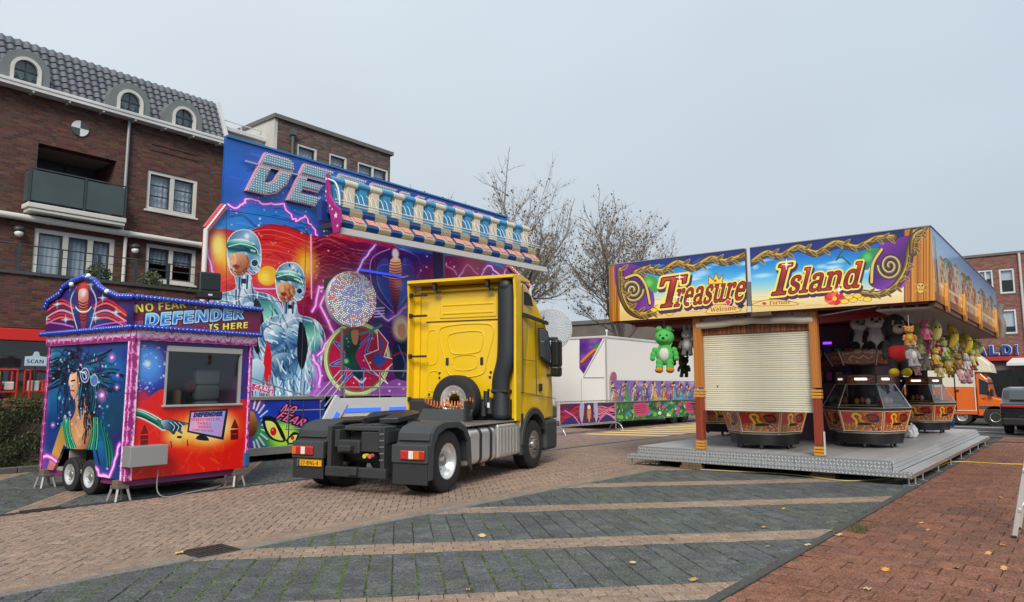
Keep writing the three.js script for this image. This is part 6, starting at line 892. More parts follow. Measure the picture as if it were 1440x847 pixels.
  // flood lamp on the roof
  const fp = L(294, 398, 'x', -0.35), f = thing('flood_lamp', 'black square flood lamp on a short pole above the ticket trailer roof', 'lamp', [0, 0, 0]); f.position.set(...W(-0.35, fp.z)); f.rotation.y = deg - 0.35;
  obj('housing', [rbox(0.14, 0.36, 0.36, 0.03, 0, fp.y, 0, 0, 0, 0.12), rbox(0.2, 0.14, 0.4, 0.02, 0.02, fp.y - 0.22, 0)], M([0.012, 0.012, 0.013], 0.45), f); obj('lens', rbox(0.02, 0.3, 0.3, 0.01, 0.075, fp.y + 0.01, 0, 0, 0, 0.12), M([0.01, 0.012, 0.014], 0.12), f); obj('pole', bar(V(0, YT, 0), V(0, fp.y - 0.28, 0), 0.018), blackSteel, f); obj('sticker', box(0.002, 0.03, 0.07, 0.121, fp.y - 0.22, 0), M([0.6, 0.6, 0.6], 0.5), f);
}
// ---------- amusement pavilion ----------
const AX0 = -8.4, AX1 = -1.96, AZ0 = -13.9, AZ1 = -24.7, SY0 = 3.15, SY1 = 4.44, DX0 = -7.85, DX1 = -2.83, DZ0 = -14.1, DZ1 = -25.8, DY = 0.39;
const pav = thing('amusement_pavilion', 'open arcade pavilion with painted treasure signs, cream roller shutter and aluminium deck', 'pavilion');
const treadBump = (() => { const c = canvas(256, 256), k = c.getContext('2d'); k.fillStyle = '#000'; k.fillRect(0, 0, 256, 256); k.fillStyle = '#fff'; for (let i = 0; i < 8; i++) for (let j = 0; j < 8; j++) { k.save(); k.translate(i * 32 + 16, j * 32 + 16); k.rotate(((i + j) % 2 ? 1 : -1) * 0.785); k.beginPath(); k.ellipse(0, 0, 13, 4.5, 0, 0, 7); k.fill(); k.restore(); } return tex(c, false, [1 / 0.5, 1 / 0.5]); })();
const treadMap = (() => { const c = canvas(256, 256), k = c.getContext('2d'); k.fillStyle = '#86898c'; k.fillRect(0, 0, 256, 256); k.fillStyle = '#c9cbcc'; for (let i = 0; i < 8; i++) for (let j = 0; j < 8; j++) { k.save(); k.translate(i * 32 + 16, j * 32 + 16); k.rotate(((i + j) % 2 ? 1 : -1) * 0.785); k.beginPath(); k.ellipse(0, 0, 13, 4.5, 0, 0, 7); k.fill(); k.restore(); } return tex(c, true, [1 / 0.5, 1 / 0.5]); })();
const treadPlate = M(0xffffff, 0.45, 0.25, { map: treadMap, bumpMap: treadBump, bumpScale: 0.004 });
const grooveBump = (() => { const c = canvas(64, 8), k = c.getContext('2d'); for (let i = 0; i < 64; i++) { const g = i % 16 < 4 ? 20 : 230; k.fillStyle = `rgb(${g},${g},${g})`; k.fillRect(i, 0, 1, 8); } return tex(c, false, [1 / 0.1, 1]); })();
const plankM = [[0.46, 0.47, 0.48], [0.5, 0.51, 0.52], [0.43, 0.44, 0.45]].map((c) => M(c, 0.5, 0.3, { bumpMap: grooveBump, bumpScale: 0.005 }));
const woodTex = (base, dark, n = 5) => { const c = canvas(256, 512), k = c.getContext('2d'); k.fillStyle = base; k.fillRect(0, 0, 256, 512); for (let i = 0; i < 260; i++) { k.strokeStyle = `rgba(${rnd() > 0.4 ? dark : '255,210,140'},${rr(0.06, 0.25)})`; k.lineWidth = rr(0.5, 3); const x = rr(0, 256); k.beginPath(); k.moveTo(x, 0); k.bezierCurveTo(x + rr(-8, 8), 170, x + rr(-8, 8), 340, x + rr(-5, 5), 512); k.stroke(); } for (let i = 0; i < n; i++) { k.fillStyle = `rgba(${dark},0.7)`; k.fillRect(i * 256 / n, 0, 3, 512); } return c; };
const woodOrange = M(0xffffff, 0.5, 0, { map: tex(woodTex('#b4691f', '70,30,8', 4), true, [1 / 0.2, 1 / 0.9]) }), woodRed = M(0xffffff, 0.5, 0, { map: tex(woodTex('#8a2a14', '50,10,4', 4), true, [1 / 0.2, 1 / 0.9]) }), woodBrown = M(0xffffff, 0.6, 0, { map: tex(woodTex('#7a3a1c', '40,14,6', 8), true, [1 / 0.8, 1 / 0.9]) });
{
  // deck of aluminium planks, treadplate front, stepped edges
  const deck = obj('deck', span(DX0 + 0.01, DX1 - 0.01, 0.25, DY - 0.03, DZ0 - 0.01, DZ1), M([0.2, 0.2, 0.21], 0.6, 0.5), pav), n = 25, w = (DX1 - DX0) / n;
  for (let i = 0; i < n; i++) for (let s = 0; s < 4; s++) { const L = (DZ1 - DZ0) / 4; const p = obj('plank', metric(new THREE.BoxGeometry(w - 0.006, 0.03, Math.abs(L) - 0.006)).translate(0, 0, 0), plankM[toneOf(3)], deck); p.position.set(DX0 + (i + 0.5) * w, DY - 0.015 + rr(-0.001, 0.001), DZ0 + (s + 0.5) * L); }
  for (let i = 0; i < 3; i++) { const x0 = lerp(DX0, DX1, i / 3), x1 = lerp(DX0, DX1, (i + 1) / 3); obj('riser', rspan(x0 + 0.004, x1 - 0.004, 0.2, DY + 0.004, DZ0, DZ0 + 0.03, 0.006), treadPlate, deck); }
  const SX0 = -8.0, SX1 = -2.5, SZ0 = -13.88;
  for (let i = 0; i < 3; i++) { const x0 = lerp(SX0, SX1, i / 3), x1 = lerp(SX0, SX1, (i + 1) / 3); obj('front_step', rspan(x0 + 0.003, x1 - 0.003, 0.13, 0.225, SZ0, DZ0 + 0.028, 0.01), treadPlate, deck); }
  for (let s = 0; s < 5; s++) { const z0 = lerp(DZ0, DZ1, s / 5), z1 = lerp(DZ0, DZ1, (s + 1) / 5), off = s * 0.012;
    obj('side_riser', [0, 1, 2].map((k) => rspan(DX1 + 0.002, DX1 + 0.035 + k * 0.03, 0.215 + (2 - k) * 0.058, 0.268 + (2 - k) * 0.058, z0 - 0.005, z1 + 0.005, 0.006)), plankM[s % 3], deck);
    obj('side_step', [0, 1, 2].map((k) => rspan(DX1 + 0.1 + k * 0.08, DX1 + 0.172 + k * 0.08, 0.14, 0.212, z0 - 0.005, z1 + 0.005, 0.008)), plankM[(s + 1) % 3], deck); }
  obj('edge_rail', rspan(SX1 - 0.01, SX1 + 0.02, 0.13, 0.2, DZ0 + 0.3, DZ1, 0.008), galv, deck);
  const foot = (x, z, h) => obj('screw_foot', [cyl(0.017, 0.017, h, x, h / 2, z, 10), rbox(0.16, 0.012, 0.12, 0.004, x, 0.012, z)], galv, deck);
  for (const z of [-14.2, -14.9, -16.6, -18.2, -19.8, -21.4, -23, -24.6]) foot(SX1 + 0.0, z, 0.14); for (const x of [-7.96, -7.7, -7.52]) foot(x, SZ0 - 0.14 - (x + 7.96) * 0.5, 0.14); foot(-2.56, SZ0 - 0.1, 0.14);
  obj('under_beam', [span(DX0 + 0.2, DX1 - 0.1, 0.03, 0.248, -14.75, -14.9), span(DX0 + 0.2, DX1 - 0.1, 0.03, 0.248, -19, -19.2), span(DX0 + 0.3, DX0 + 0.5, 0.02, 0.2, -14.5, -24)], M([0.02, 0.02, 0.02], 0.8), deck);
  // posts
  for (const [px0, px1] of [[977, 988], [1142, 1154]]) {
    const x0 = at(px0, 560, 'z', -14.12).x, x1 = at(px1, 560, 'z', -14.12).x, yb = 1.5, g = (a, b, e) => rspan(x0 - e, x1 + e, a, b, -14.12 + e, -14.26 - e, 0.012);
    const p = obj('post', [g(yb + 0.16, SY0 + 0.02, 0)], woodOrange, pav); obj('post_foot', [g(0.6, yb - 0.04, -0.004)], woodRed, p);
    for (const y of [yb - 0.04, yb + 0.02, yb + 0.08, 0.4, 0.46, 0.52]) obj('band', g(y, y + 0.05, 0.012), M([0.55, 0.25, 0.03], 0.4), p);
    if (px0 > 1000) obj('chequer_strip', span(x1 + 0.012, x1 + 0.03, 0.42, 0.85, -14.14, -14.2), M([0.55, 0.54, 0.5], 0.5), p);
  }
  // roller shutter of single slats
  const s0 = at(990, 500, 'z', -14.28).x, s1 = at(1142, 500, 'z', -14.28).x, yT = at(1060, 469, 'z', -14.28).y, yB = at(1060, 579, 'z', -14.28).y, sh = new THREE.Group(); sh.name = 'roller_shutter'; pav.add(sh);
  const ns = 36, hs = (yT - yB) / ns, slat = ext(shapeOf([[0, 0.004], [0.012, 0.008], [0.016, hs * 0.5], [0.012, hs - 0.008], [0, hs - 0.004]]), s1 - s0 - 0.02, 0).rotateY(Math.PI / 2).scale(-1, 1, 1); const slatG = new THREE.CylinderGeometry(1, 1, s1 - s0 - 0.02, 8, 1, false, 0, Math.PI).rotateZ(Math.PI / 2);
  const slM = [[0.72, 0.68, 0.53], [0.75, 0.705, 0.55], [0.7, 0.665, 0.515]].map((c) => M(c, 0.42, 0, { map: blotch }));
  for (let i = 0; i < ns; i++) { const p = obj('slat', rbox(s1 - s0 - 0.02, hs - 0.006, 0.016, 0.007, 0, 0, 0), slM[i % 3], sh); p.position.set((s0 + s1) / 2, yB + (i + 0.5) * hs, -14.28); }
  obj('guide', span(s0 - 0.03, s0 + 0.008, yB, yT, -14.3, -14.26), M([0.5, 0.5, 0.45], 0.4), sh); obj('guide', span(s1 - 0.008, s1 + 0.03, yB, yT, -14.3, -14.26), M([0.5, 0.5, 0.45], 0.4), sh); obj('backing', span(s0, s1, yB, yT, -14.3, -14.296), M([0.2, 0.19, 0.15], 0.7), sh); obj('lock', cyl(0.014, 0.014, 0.02, lerp(s0, s1, 0.13), lerp(yB, yT, 0.32), -14.265, 10, Math.PI / 2), blackSteel, sh);
  const pel = obj('pelmet', rspan(s0 - 0.05, s1 + 0.05, yT + 0.005, SY0 + 0.02, -14.36, -14.26, 0.01), woodBrown, pav);
  // cream scorched parchment roll above the shutter
  const rp = []; for (let i = 0; i <= 12; i++) rp.push(V(lerp(s0 - 0.06, s1 + 0.06, i / 12), yT + 0.2 + 0.05 * Math.sin(i / 12 * Math.PI) + rr(-0.012, 0.012), -14.17)); obj('parchment_roll', [tube(rp, 0.075, 60, 12), ball(0.075, rp[0].x, rp[0].y, rp[0].z, 0.6, 1, 1), ball(0.075, rp[12].x, rp[12].y, rp[12].z, 0.6, 1, 1)], M([0.78, 0.66, 0.54], 0.7, 0, { map: blotch }), pel);
  const pc = new Mural(512, 100, (x, y) => [x, y]); pc.fill('#b9ab98'); for (let i = 0; i < 26; i++) pc.area([[i * 20 + rr(-6, 6), 0], [i * 20 + rr(6, 16), 0], [i * 20 + rr(2, 9), rr(14, 52)]], 'rgba(38,20,14,0.85)'); for (let i = 0; i < 8; i++) pc.disc(rr(10, 500), rr(30, 60), rr(3, 7), '#3a2016'); obj('parchment', rspan(s0 - 0.05, s1 + 0.05, yT + 0.25, SY0 + 0.015, -14.24, -14.2, 0.005), M([0.5, 0.43, 0.36], 0.7), pel); obj('parchment_print', quad([V(s0 - 0.05, yT + 0.26, -14.196), V(s1 + 0.05, yT + 0.26, -14.196), V(s1 + 0.05, SY0 + 0.01, -14.196), V(s0 - 0.05, SY0 + 0.01, -14.196)]), new THREE.MeshStandardMaterial({ map: tex(pc.c), roughness: 0.7 }), pel);
  for (let i = 0; i < 16; i++) obj('board', rspan(lerp(s0, s1, i / 16) + 0.004, lerp(s0, s1, (i + 1) / 16) - 0.004, yT + 0.008, yT + 0.16, -14.258, -14.245, 0.004), woodBrown, pel);
  // roof plate, soffit battens, light grid under the side overhang
  obj('roof', span(AX0 + 0.06, AX1 - 0.06, SY0 + 0.03, SY0 + 0.09, AZ0 - 0.08, AZ1 + 0.06), M([0.11, 0.03, 0.025], 0.7), pav);
  for (const z of [-14.0, -14.75, -17, -20, -23]) obj('soffit_beam', span(AX0 + 0.08, AX1 - 0.08, SY0 - 0.03, SY0 + 0.028, z, z - 0.08), M([0.2, 0.03, 0.025], 0.5), pav);
  for (let i = 0; i < 40; i++) { const z = AZ0 - 0.3 - i * 0.262; obj('grid_batten', span(-2.95, AX1 - 0.07, SY0 - 0.1, SY0 - 0.065, z, z - 0.05), M([0.55, 0.53, 0.5], 0.5), pav); }
  for (let i = 0; i < 5; i++) obj('grid_rail', span(-2.9 + i * 0.2, -2.87 + i * 0.2, SY0 - 0.064, SY0 - 0.035, AZ0 - 0.2, AZ1 + 0.2), M([0.24, 0.2, 0.17], 0.6), pav);
  obj('fringe', [span(AX1 - 0.1, AX1 - 0.02, SY0 - 0.09, SY0 - 0.01, AZ0 - 0.1, AZ1)], M([0.12, 0.05, 0.03], 0.6), pav);
  obj('rope_bar', [bar(V(-4.0, SY0 - 0.12, -14.25), V(-2.9, SY0 - 0.02, -14.0), 0.014)], galv, pav); obj('red_beam', flat(V(-4.05, SY0 - 0.2, -14.3), V(-2.8, SY0 - 0.02, -15.4), 0.08, 0.12), M([0.3, 0.02, 0.02], 0.5), pav); obj('red_beam', flat(V(-6.4, SY0 - 0.08, -14.3), V(-8.3, SY0 - 0.02, -14.9), 0.06, 0.1), M([0.25, 0.02, 0.02], 0.5), pav);
  // closed core of the arcade
  const core = obj('booth_core', [span(-6.9, -6.8, DY, SY0, -18.2, -23.4), span(-6.8, -4.35, DY, SY0, -18.2, -18.3), span(-4.35, -4.25, DY, SY0, -18.2, -23.4), span(-6.8, -4.35, DY, SY0, -23.3, -23.4)], M([0.12, 0.05, 0.1], 0.5), pav);
  for (let j = 0; j < 3; j++) { obj('shelf', rspan(-6.8, -4.3, 1.2 + j * 0.55, 1.23 + j * 0.55, -17.95, -18.195, 0.005), M([0.06, 0.025, 0.02], 0.5), core); }
  for (let j = 0; j < 3; j++) for (let i = 0; i < 11; i++) obj('prize_box', rbox(rr(0.1, 0.18), rr(0.15, 0.34), 0.12, 0.01, -6.65 + i * 0.225, 1.235 + j * 0.55 + 0.14, -18.06), M([[0.3, 0.05, 0.3], [0.06, 0.06, 0.35], [0.4, 0.1, 0.05], [0.3, 0.28, 0.3], [0.08, 0.25, 0.2]][(i * 3 + j) % 5], 0.4), core);
  obj('purple_lamp', rspan(-4.235, -4.22, 2.3, 2.5, -18.6, -18.75, 0.01), M([0.2, 0.05, 0.5], 0.3, 0, { emissive: col([0.3, 0.06, 0.8]), emissiveIntensity: 0.6 }), core); obj('purple_lamp', rspan(-5.0, -4.8, 2.7, 2.76, -18.19, -18.17, 0.01), M([0.2, 0.05, 0.5], 0.3, 0, { emissive: col([0.3, 0.06, 0.8]), emissiveIntensity: 0.6 }), core);
}
{ // ---- painted sign panels ----
  const gap0 = at(1049, 400, 'z', AZ0).x, gap1 = at(1056.5, 400, 'z', AZ0).x;
  const scenery = (m) => { m.area([[840, 300], [1340, 300], [1340, 470], [840, 470]], m.grad([1080, 350], [1080, 440], ['#0d4cb4', '#1f8ad8', '#6fc4ec', '#efe2b0', '#e0c078']), { sharp: true }); for (let i = 0; i < 30; i++) m.blob(rr(920, 1250), rr(365, 400), rr(6, 22), 'rgba(235,248,255,0.55)', { ry: rr(2, 7) }); for (let i = 0; i < 30; i++) m.line([[rr(900, 1250), rr(418, 446)], [0, 0]].map((q, j, Q) => (j ? [Q[0][0] + rr(8, 26), Q[0][1] - 1] : q)), 'rgba(190,140,60,0.35)', rr(0.6, 1.6)); };
  const leafScroll = (m, pts) => { m.line(pts, '#2a1a08', 11); m.line(pts, '#5e451a', 9); m.line(pts.map(([x, y]) => [x, y - 1.2]), '#94742c', 5); m.line(pts.map(([x, y]) => [x, y - 2.6]), '#d8c070', 1.2); m.line(pts.map(([x, y]) => [x, y + 1.6]), '#3a280e', 1.6); for (let i = 0; i + 1 < pts.length; i++) for (let t = 0; t < 3; t++) { const x = lerp(pts[i][0], pts[i + 1][0], t / 3), y = lerp(pts[i][1], pts[i + 1][1], t / 3), s = (i + t) % 2 ? 1 : -1; m.area([[x, y], [x + 5, y + s * 5], [x + 11, y + s * 7.5], [x + 7, y + s * 1]], '#705420', { line: '#c8ac5c', w: 0.6 }); } };
  const spiral = (m, cx, cy, r0, dir) => { const p = []; for (let i = 0; i <= 44; i++) { const u = i / 44, a = u * 6.2832 * 2.1; p.push([cx + dir * Math.cos(a) * r0 * (1 - u * 0.88), cy + Math.sin(a) * r0 * 1.1 * (1 - u * 0.88)]); } m.line(p, '#2a1c12', 7); m.line(p, '#6a5230', 5); m.line(p, '#a8905a', 2.2); m.line(p.map(([x, y]) => [x - 0.6, y - 0.8]), '#f8eec0', 0.7); };
  const woodEnd = (m, x0, x1) => { m.area([[x0, 310], [x1, 310], [x1, 470], [x0, 470]], '#c47a22', { sharp: true }); for (let i = 0; i < 60; i++) { const x = rr(x0, x1); m.line([[x, 312], [x + rr(-1.5, 1.5), 390], [x + rr(-1, 1), 465]], `rgba(${rnd() > 0.5 ? '92,44,8' : '240,180,80'},${rr(0.15, 0.45)})`, rr(0.4, 1.4)); } for (let x = x0; x < x1; x += 9) m.line([[x, 312], [x, 466]], '#6a340c', 1); };
  const lettering = (m, s, a, b, h, big) => { const o = { font: 'serif', skew: -0.3, weight: 'normal' }; m.text(s, [a[0] + 2, a[1] + 4], [b[0] + 2, b[1] + 4], h, '#4a1c52', { ...o, lines: [['#4a1c52', 20]] }); m.text(s, a, b, h, '#a32418', { ...o, lines: [['#f6e45c', 17], ['#6a1410', 7]] }); m.text(s, a, b, h, ['#d8503c', '#a8221a', '#7c1410', '#c03a28'], { ...o, lines: [['#5a0e0c', 3]] }); };
  // left panel
  const W = 1000, H = 420, m = new Mural(W, H, onZ(AZ0, AX0, gap0, SY0, SY1, W, H)); scenery(m);
  m.area([[850, 300], [1060, 300], [1060, 356], [1030, 366], [990, 362], [960, 376], [925, 372], [890, 380], [850, 400]], m.grad([950, 350], [950, 380], ['#101c68', '#1a2f90']));
  woodEnd(m, 850, 872); m.area([[866, 372], [900, 376], [916, 402], [920, 430], [905, 440], [880, 436], [868, 410]], m.grad([870, 380], [915, 435], ['#7a2a9a', '#4a1470', '#8a3ab0'])); m.area([[905, 392], [918, 388], [928, 400], [920, 412]], '#3f9a44'); m.blob(912, 398, 8, 'rgba(110,210,90,0.9)');
  leafScroll(m, [[893, 384], [910, 378], [930, 382], [952, 370], [975, 376], [1000, 364], [1020, 368], [1046, 360]]); spiral(m, 890, 408, 15, 1); leafScroll(m, [[872, 380], [874, 410], [884, 434], [902, 443], [920, 438]]); m.line([[880, 392], [896, 388], [908, 402], [914, 428]], '#2a1c0c', 5); m.line([[880, 391], [896, 387], [908, 401], [914, 427]], '#e0c458', 3);
  for (const [x, y] of [[920, 436], [928, 440], [936, 437], [926, 432], [942, 441]]) m.disc(x, y, 5, '#f2cf48', { ry: 3, line: '#9a6a10', w: 0.8 });
  lettering(m, 'T', [921, 433], [958, 429], 40); lettering(m, 'reasure', [947, 431], [1046, 420.5], 30);
  m.area([[996, 400], [997, 388], [1003, 394], [1007, 384], [1011, 393], [1017, 386], [1016, 399]], '#f4d040', { sharp: true, line: '#7a4a08', w: 1 }); m.disc(1006, 395, 1.8, '#c02020'); m.area([[1019, 425], [1024, 421], [1029, 425], [1024, 430]], '#d8242c', { sharp: true, line: '#fff', w: 0.6 }); m.area([[1037, 432], [1042, 426], [1048, 430], [1043, 434]], '#1c1c24', { sharp: true });
  m.area([[995, 441], [1002, 430], [1016, 428], [1034, 432], [1040, 438]], 'rgba(240,210,120,0.9)', { line: '#9a4a18', w: 0.8 }); m.text('Welcome', [999, 439], [1036, 436], 6, '#8a2a14', { font: 'serif' }); for (const [x, y] of [[956, 390], [970, 424], [952, 418]]) { m.line([[x - 5, y], [x + 5, y]], '#fff', 1); m.line([[x, y - 6], [x, y + 6]], '#fff', 1); m.blob(x, y, 3, 'rgba(255,255,255,1)'); }
  obj('sign_panel', [quad([V(AX0, SY0, AZ0), V(gap0, SY0, AZ0), V(gap0, SY1, AZ0), V(AX0, SY1, AZ0)])], m.mat(0.22, { clearcoat: 0.6 }), pav);
  // right panel
  const W2 = 1000, n = new Mural(W2, H, onZ(AZ0, gap1, AX1, SY0, SY1, W2, H)); scenery(n);
  n.area([[1050, 300], [1330, 290], [1330, 350], [1250, 340], [1215, 346], [1180, 350], [1150, 358], [1110, 354], [1080, 362], [1050, 372]], n.grad([1150, 330], [1150, 362], ['#101c68', '#1a2f90']));
  woodEnd(n, 1272, 1330); n.area([[1232, 350], [1262, 336], [1282, 334], [1284, 370], [1270, 404], [1240, 408], [1222, 398], [1226, 374]], n.grad([1230, 350], [1275, 400], ['#7a2a9a', '#4a1470', '#9a4ac0'])); n.area([[1205, 368], [1218, 352], [1236, 350], [1226, 366], [1220, 380]], '#2f8a4c'); n.blob(1220, 362, 9, 'rgba(90,200,110,0.9)'); n.line([[1176, 366], [1186, 352], [1198, 350]], '#1c5a30', 2); n.line([[1176, 366], [1184, 362], [1196, 372]], '#1c5a30', 2);
  leafScroll(n, [[1059, 368], [1078, 356], [1098, 360], [1122, 348], [1148, 356], [1175, 342], [1205, 348], [1232, 336], [1256, 334]]); spiral(n, 1252, 374, 17, -1); leafScroll(n, [[1286, 326], [1280, 350], [1274, 380], [1258, 404], [1236, 414], [1212, 412]]); n.line([[1240, 352], [1228, 372], [1226, 398]], '#2a1c0c', 6); n.line([[1240, 351], [1228, 371], [1226, 397]], '#e0c458', 3.6); leafScroll(n, [[1296, 326], [1286, 334], [1284, 356]]);
  lettering(n, 'I', [1084, 415], [1106, 413], 41); lettering(n, 'sland', [1107, 413], [1208, 403.5], 31);
  for (let i = 0; i < 9; i++) { const a = i / 9 * 6.28; n.disc(1174 + Math.cos(a) * 9, 420 + Math.sin(a) * 5, 6, ['#e8402c', '#f06a4c', '#c82420'][i % 3], { ry: 4.5 }); } n.disc(1174, 420, 3, '#ffd24c'); for (const [x, y] of [[1188, 424], [1200, 422], [1212, 420], [1194, 418], [1206, 416], [1220, 421]]) n.disc(x, y, 6, '#f2cf48', { ry: 3.4, line: '#9a6a10', w: 0.8 });
  n.area([[1060, 430], [1070, 424], [1090, 421], [1112, 424], [1120, 429]], 'rgba(240,210,120,0.9)', { line: '#9a4a18', w: 0.8 }); n.disc(1075, 427, 3, '#c8381c', { ry: 2 }); n.text('Fortune', [1082, 429], [1112, 427], 5, '#8a2a14', { font: 'serif' });
  n.disc(1295, 403, 6, '#e2b860', { ry: 5.5, line: '#7a4a10', w: 1 }); n.disc(1292.6, 402, 1.5, '#5a3008'); n.disc(1297.4, 402, 1.5, '#5a3008'); n.area([[1291, 408], [1299, 408], [1298, 412], [1292, 412]], '#e2b860', { line: '#7a4a10', w: 0.8 }); n.line([[1285, 398], [1305, 410]], '#c89a40', 1.6); n.line([[1285, 411], [1305, 399]], '#c89a40', 1.6); for (const [x, y] of [[1106, 372], [1180, 407]]) { n.line([[x - 6, y], [x + 6, y]], '#fff', 1); n.line([[x, y - 7], [x, y + 7]], '#fff', 1); n.blob(x, y, 3.5, 'rgba(255,255,255,1)'); }
  obj('sign_panel', [quad([V(gap1, SY0, AZ0), V(AX1, SY0, AZ0), V(AX1, SY1, AZ0), V(gap1, SY1, AZ0)])], n.mat(0.22, { clearcoat: 0.6 }), pav);
  // long side panel
  const W3 = 1400, s = new Mural(W3, H, onX(AX1, AZ0, AZ1, SY0, SY1, W3, H)), q = (z, y) => s.k; const K = s.k;
  { const g = K.createLinearGradient(0, 0, 0, H); g.addColorStop(0, '#3a78b8'); g.addColorStop(0.4, '#8fbfe0'); g.addColorStop(0.62, '#d8c8a0'); g.addColorStop(1, '#b08050'); K.fillStyle = g; K.fillRect(0, 0, W3, H);
    for (let i = 0; i < 11; i++) { const x = 90 + i * 120, w = rr(70, 120), h = rr(120, 210), c = ['#c8a878', '#a87858', '#d8c0a0', '#b08868'][i % 4]; K.fillStyle = c; K.fillRect(x, 300 - h, w, h); K.fillStyle = ['#8a4030', '#6a3428', '#9a5a38'][i % 3]; K.beginPath(); K.moveTo(x - 10, 300 - h); K.lineTo(x + w / 2, 270 - h); K.lineTo(x + w + 10, 300 - h); K.fill(); for (let a = 0; a < 3; a++) for (let b = 0; b < 3; b++) { K.fillStyle = (a + b) % 3 ? '#4a3a30' : '#e8d8a0'; K.fillRect(x + 10 + a * w / 3.2, 315 - h + b * 48, w / 6, 26); } }
    for (const x of [230, 560, 940, 1220]) { K.strokeStyle = '#6a4a28'; K.lineWidth = 12; K.beginPath(); K.moveTo(x, 330); K.quadraticCurveTo(x + 20, 220, x + 6, 140); K.stroke(); for (let i = 0; i < 9; i++) { K.strokeStyle = ['#1f6a38', '#2f8a48', '#144a28'][i % 3]; K.lineWidth = 10; K.beginPath(); K.moveTo(x + 6, 140); K.quadraticCurveTo(x + 6 + Math.cos(i * 0.7) * 40, 110 + Math.sin(i * 0.7) * 20, x + 6 + Math.cos(i * 0.7) * 74, 150 + Math.sin(i * 0.7) * 40); K.stroke(); } }
    K.fillStyle = '#e8d8b0'; K.fillRect(0, 300, W3, 20); for (let i = 0; i < 46; i++) { K.fillStyle = ['#e8c8a0', '#f0e8d8', '#c03830', '#e8b040'][i % 4]; K.fillRect(20 + i * 30, rr(315, 350), rr(8, 18), rr(20, 60)); } K.fillStyle = '#7a4a20'; K.fillRect(0, 372, W3, 48); for (let x = 0; x < W3; x += 26) { K.fillStyle = '#4a2a10'; K.fillRect(x, 372, 3, 48); } K.fillStyle = '#5a3a1c'; K.fillRect(20, 40, 40, 330); K.fillStyle = '#c8a048'; K.fillRect(28, 60, 10, 300); K.fillStyle = '#c03030'; K.fillRect(300, 318, 60, 40); }
  obj('sign_panel', [quad([V(AX1, SY0, AZ0), V(AX1, SY0, AZ1), V(AX1, SY1, AZ1), V(AX1, SY1, AZ0)])], s.mat(0.3, { clearcoat: 0.35, clearcoatRoughness: 0.06 }), pav);
  obj('sign_box', [span(AX0 + 0.002, gap0 - 0.002, SY0 + 0.002, SY1 - 0.002, AZ0 - 0.12, AZ0 - 0.003), span(gap1 + 0.002, AX1 - 0.003, SY0 + 0.002, SY1 - 0.002, AZ0 - 0.12, AZ0 - 0.003), span(AX1 - 0.12, AX1 - 0.003, SY0 + 0.002, SY1 - 0.002, AZ0 - 0.121, AZ1), span(AX0, AX0 + 0.1, SY0, SY1 - 0.002, AZ0 - 0.121, AZ1), span(AX0 + 0.101, AX1 - 0.121, SY0, SY1 - 0.002, AZ1, AZ1 + 0.1)], M([0.16, 0.09, 0.05], 0.7), pav);
  obj('sign_edge', [rspan(gap1, AX1 + 0.012, SY1, SY1 + 0.02, AZ0 - 0.12, AZ0 + 0.012, 0.004), rspan(AX1 - 0.1, AX1 + 0.013, SY1 + 0.001, SY1 + 0.022, AZ0 - 0.121, AZ1, 0.004)], M([0.35, 0.37, 0.4], 0.3, 0.7), pav); obj('sign_edge', rspan(AX0 - 0.01, gap0, SY1, SY1 + 0.02, AZ0 - 0.12, AZ0 + 0.012, 0.004), M([0.35, 0.37, 0.4], 0.3, 0.7), pav);
  obj('joint_post', [span(gap0 + 0.01, gap1 - 0.01, SY0, SY0 + 0.62, AZ0 - 0.1, AZ0 - 0.02)], M([0.15, 0.15, 0.16], 0.5), pav); obj('joint_latch', [rbox(0.08, 0.12, 0.05, 0.01, (gap0 + gap1) / 2, SY0 + 0.06, AZ0 + 0.01)], M([0.6, 0.6, 0.58], 0.4), pav); obj('lamp_bar', rbox(0.42, 0.08, 0.12, 0.02, gap1 + 0.16, SY0 - 0.05, AZ0 - 0.06), M([0.08, 0.05, 0.03], 0.5), pav);
  // carved flame ornaments along the foot of the side panel
  const fl = (h) => { const p = [[0, 0], [0.16, 0.02], [0.2, 0.18], [0.15, 0.3], [0.17, 0.44], [0.08, 0.6], [0.02, 0.4], [-0.06, 0.3], [-0.08, 0.12]].map(([x, y]) => [x * h, y * h]); return ext(new THREE.Shape(new THREE.SplineCurve(p.map(([x, y]) => V2(x, y))).getPoints(24)), 0.04, 0.008).rotateY(Math.PI / 2); };
  for (const [x, y, h] of [[1330, 404, 0.9], [1356, 432, 0.95], [1378, 446, 1.0], [1402, 466, 1.3]]) { const p = at(x, y, 'x', AX1 + 0.03); obj('carved_flame', fl(h).translate(AX1 + 0.01, SY0 - 0.12, clamp(p.z, AZ1 + 0.1, AZ0)), M([0.55, 0.24, 0.03], 0.45), pav); }
  obj('end_column', tube([V(AX1 + 0.05, SY0 - 0.05, AZ1 - 0.06), V(AX1 + 0.1, SY0 + 0.3, AZ1 - 0.06), V(AX1 + 0.04, SY0 + 0.6, AZ1 - 0.06), V(AX1 + 0.12, SY0 + 0.9, AZ1 - 0.06)], 0.09, 20, 8), M([0.2, 0.17, 0.15], 0.5), pav);
}
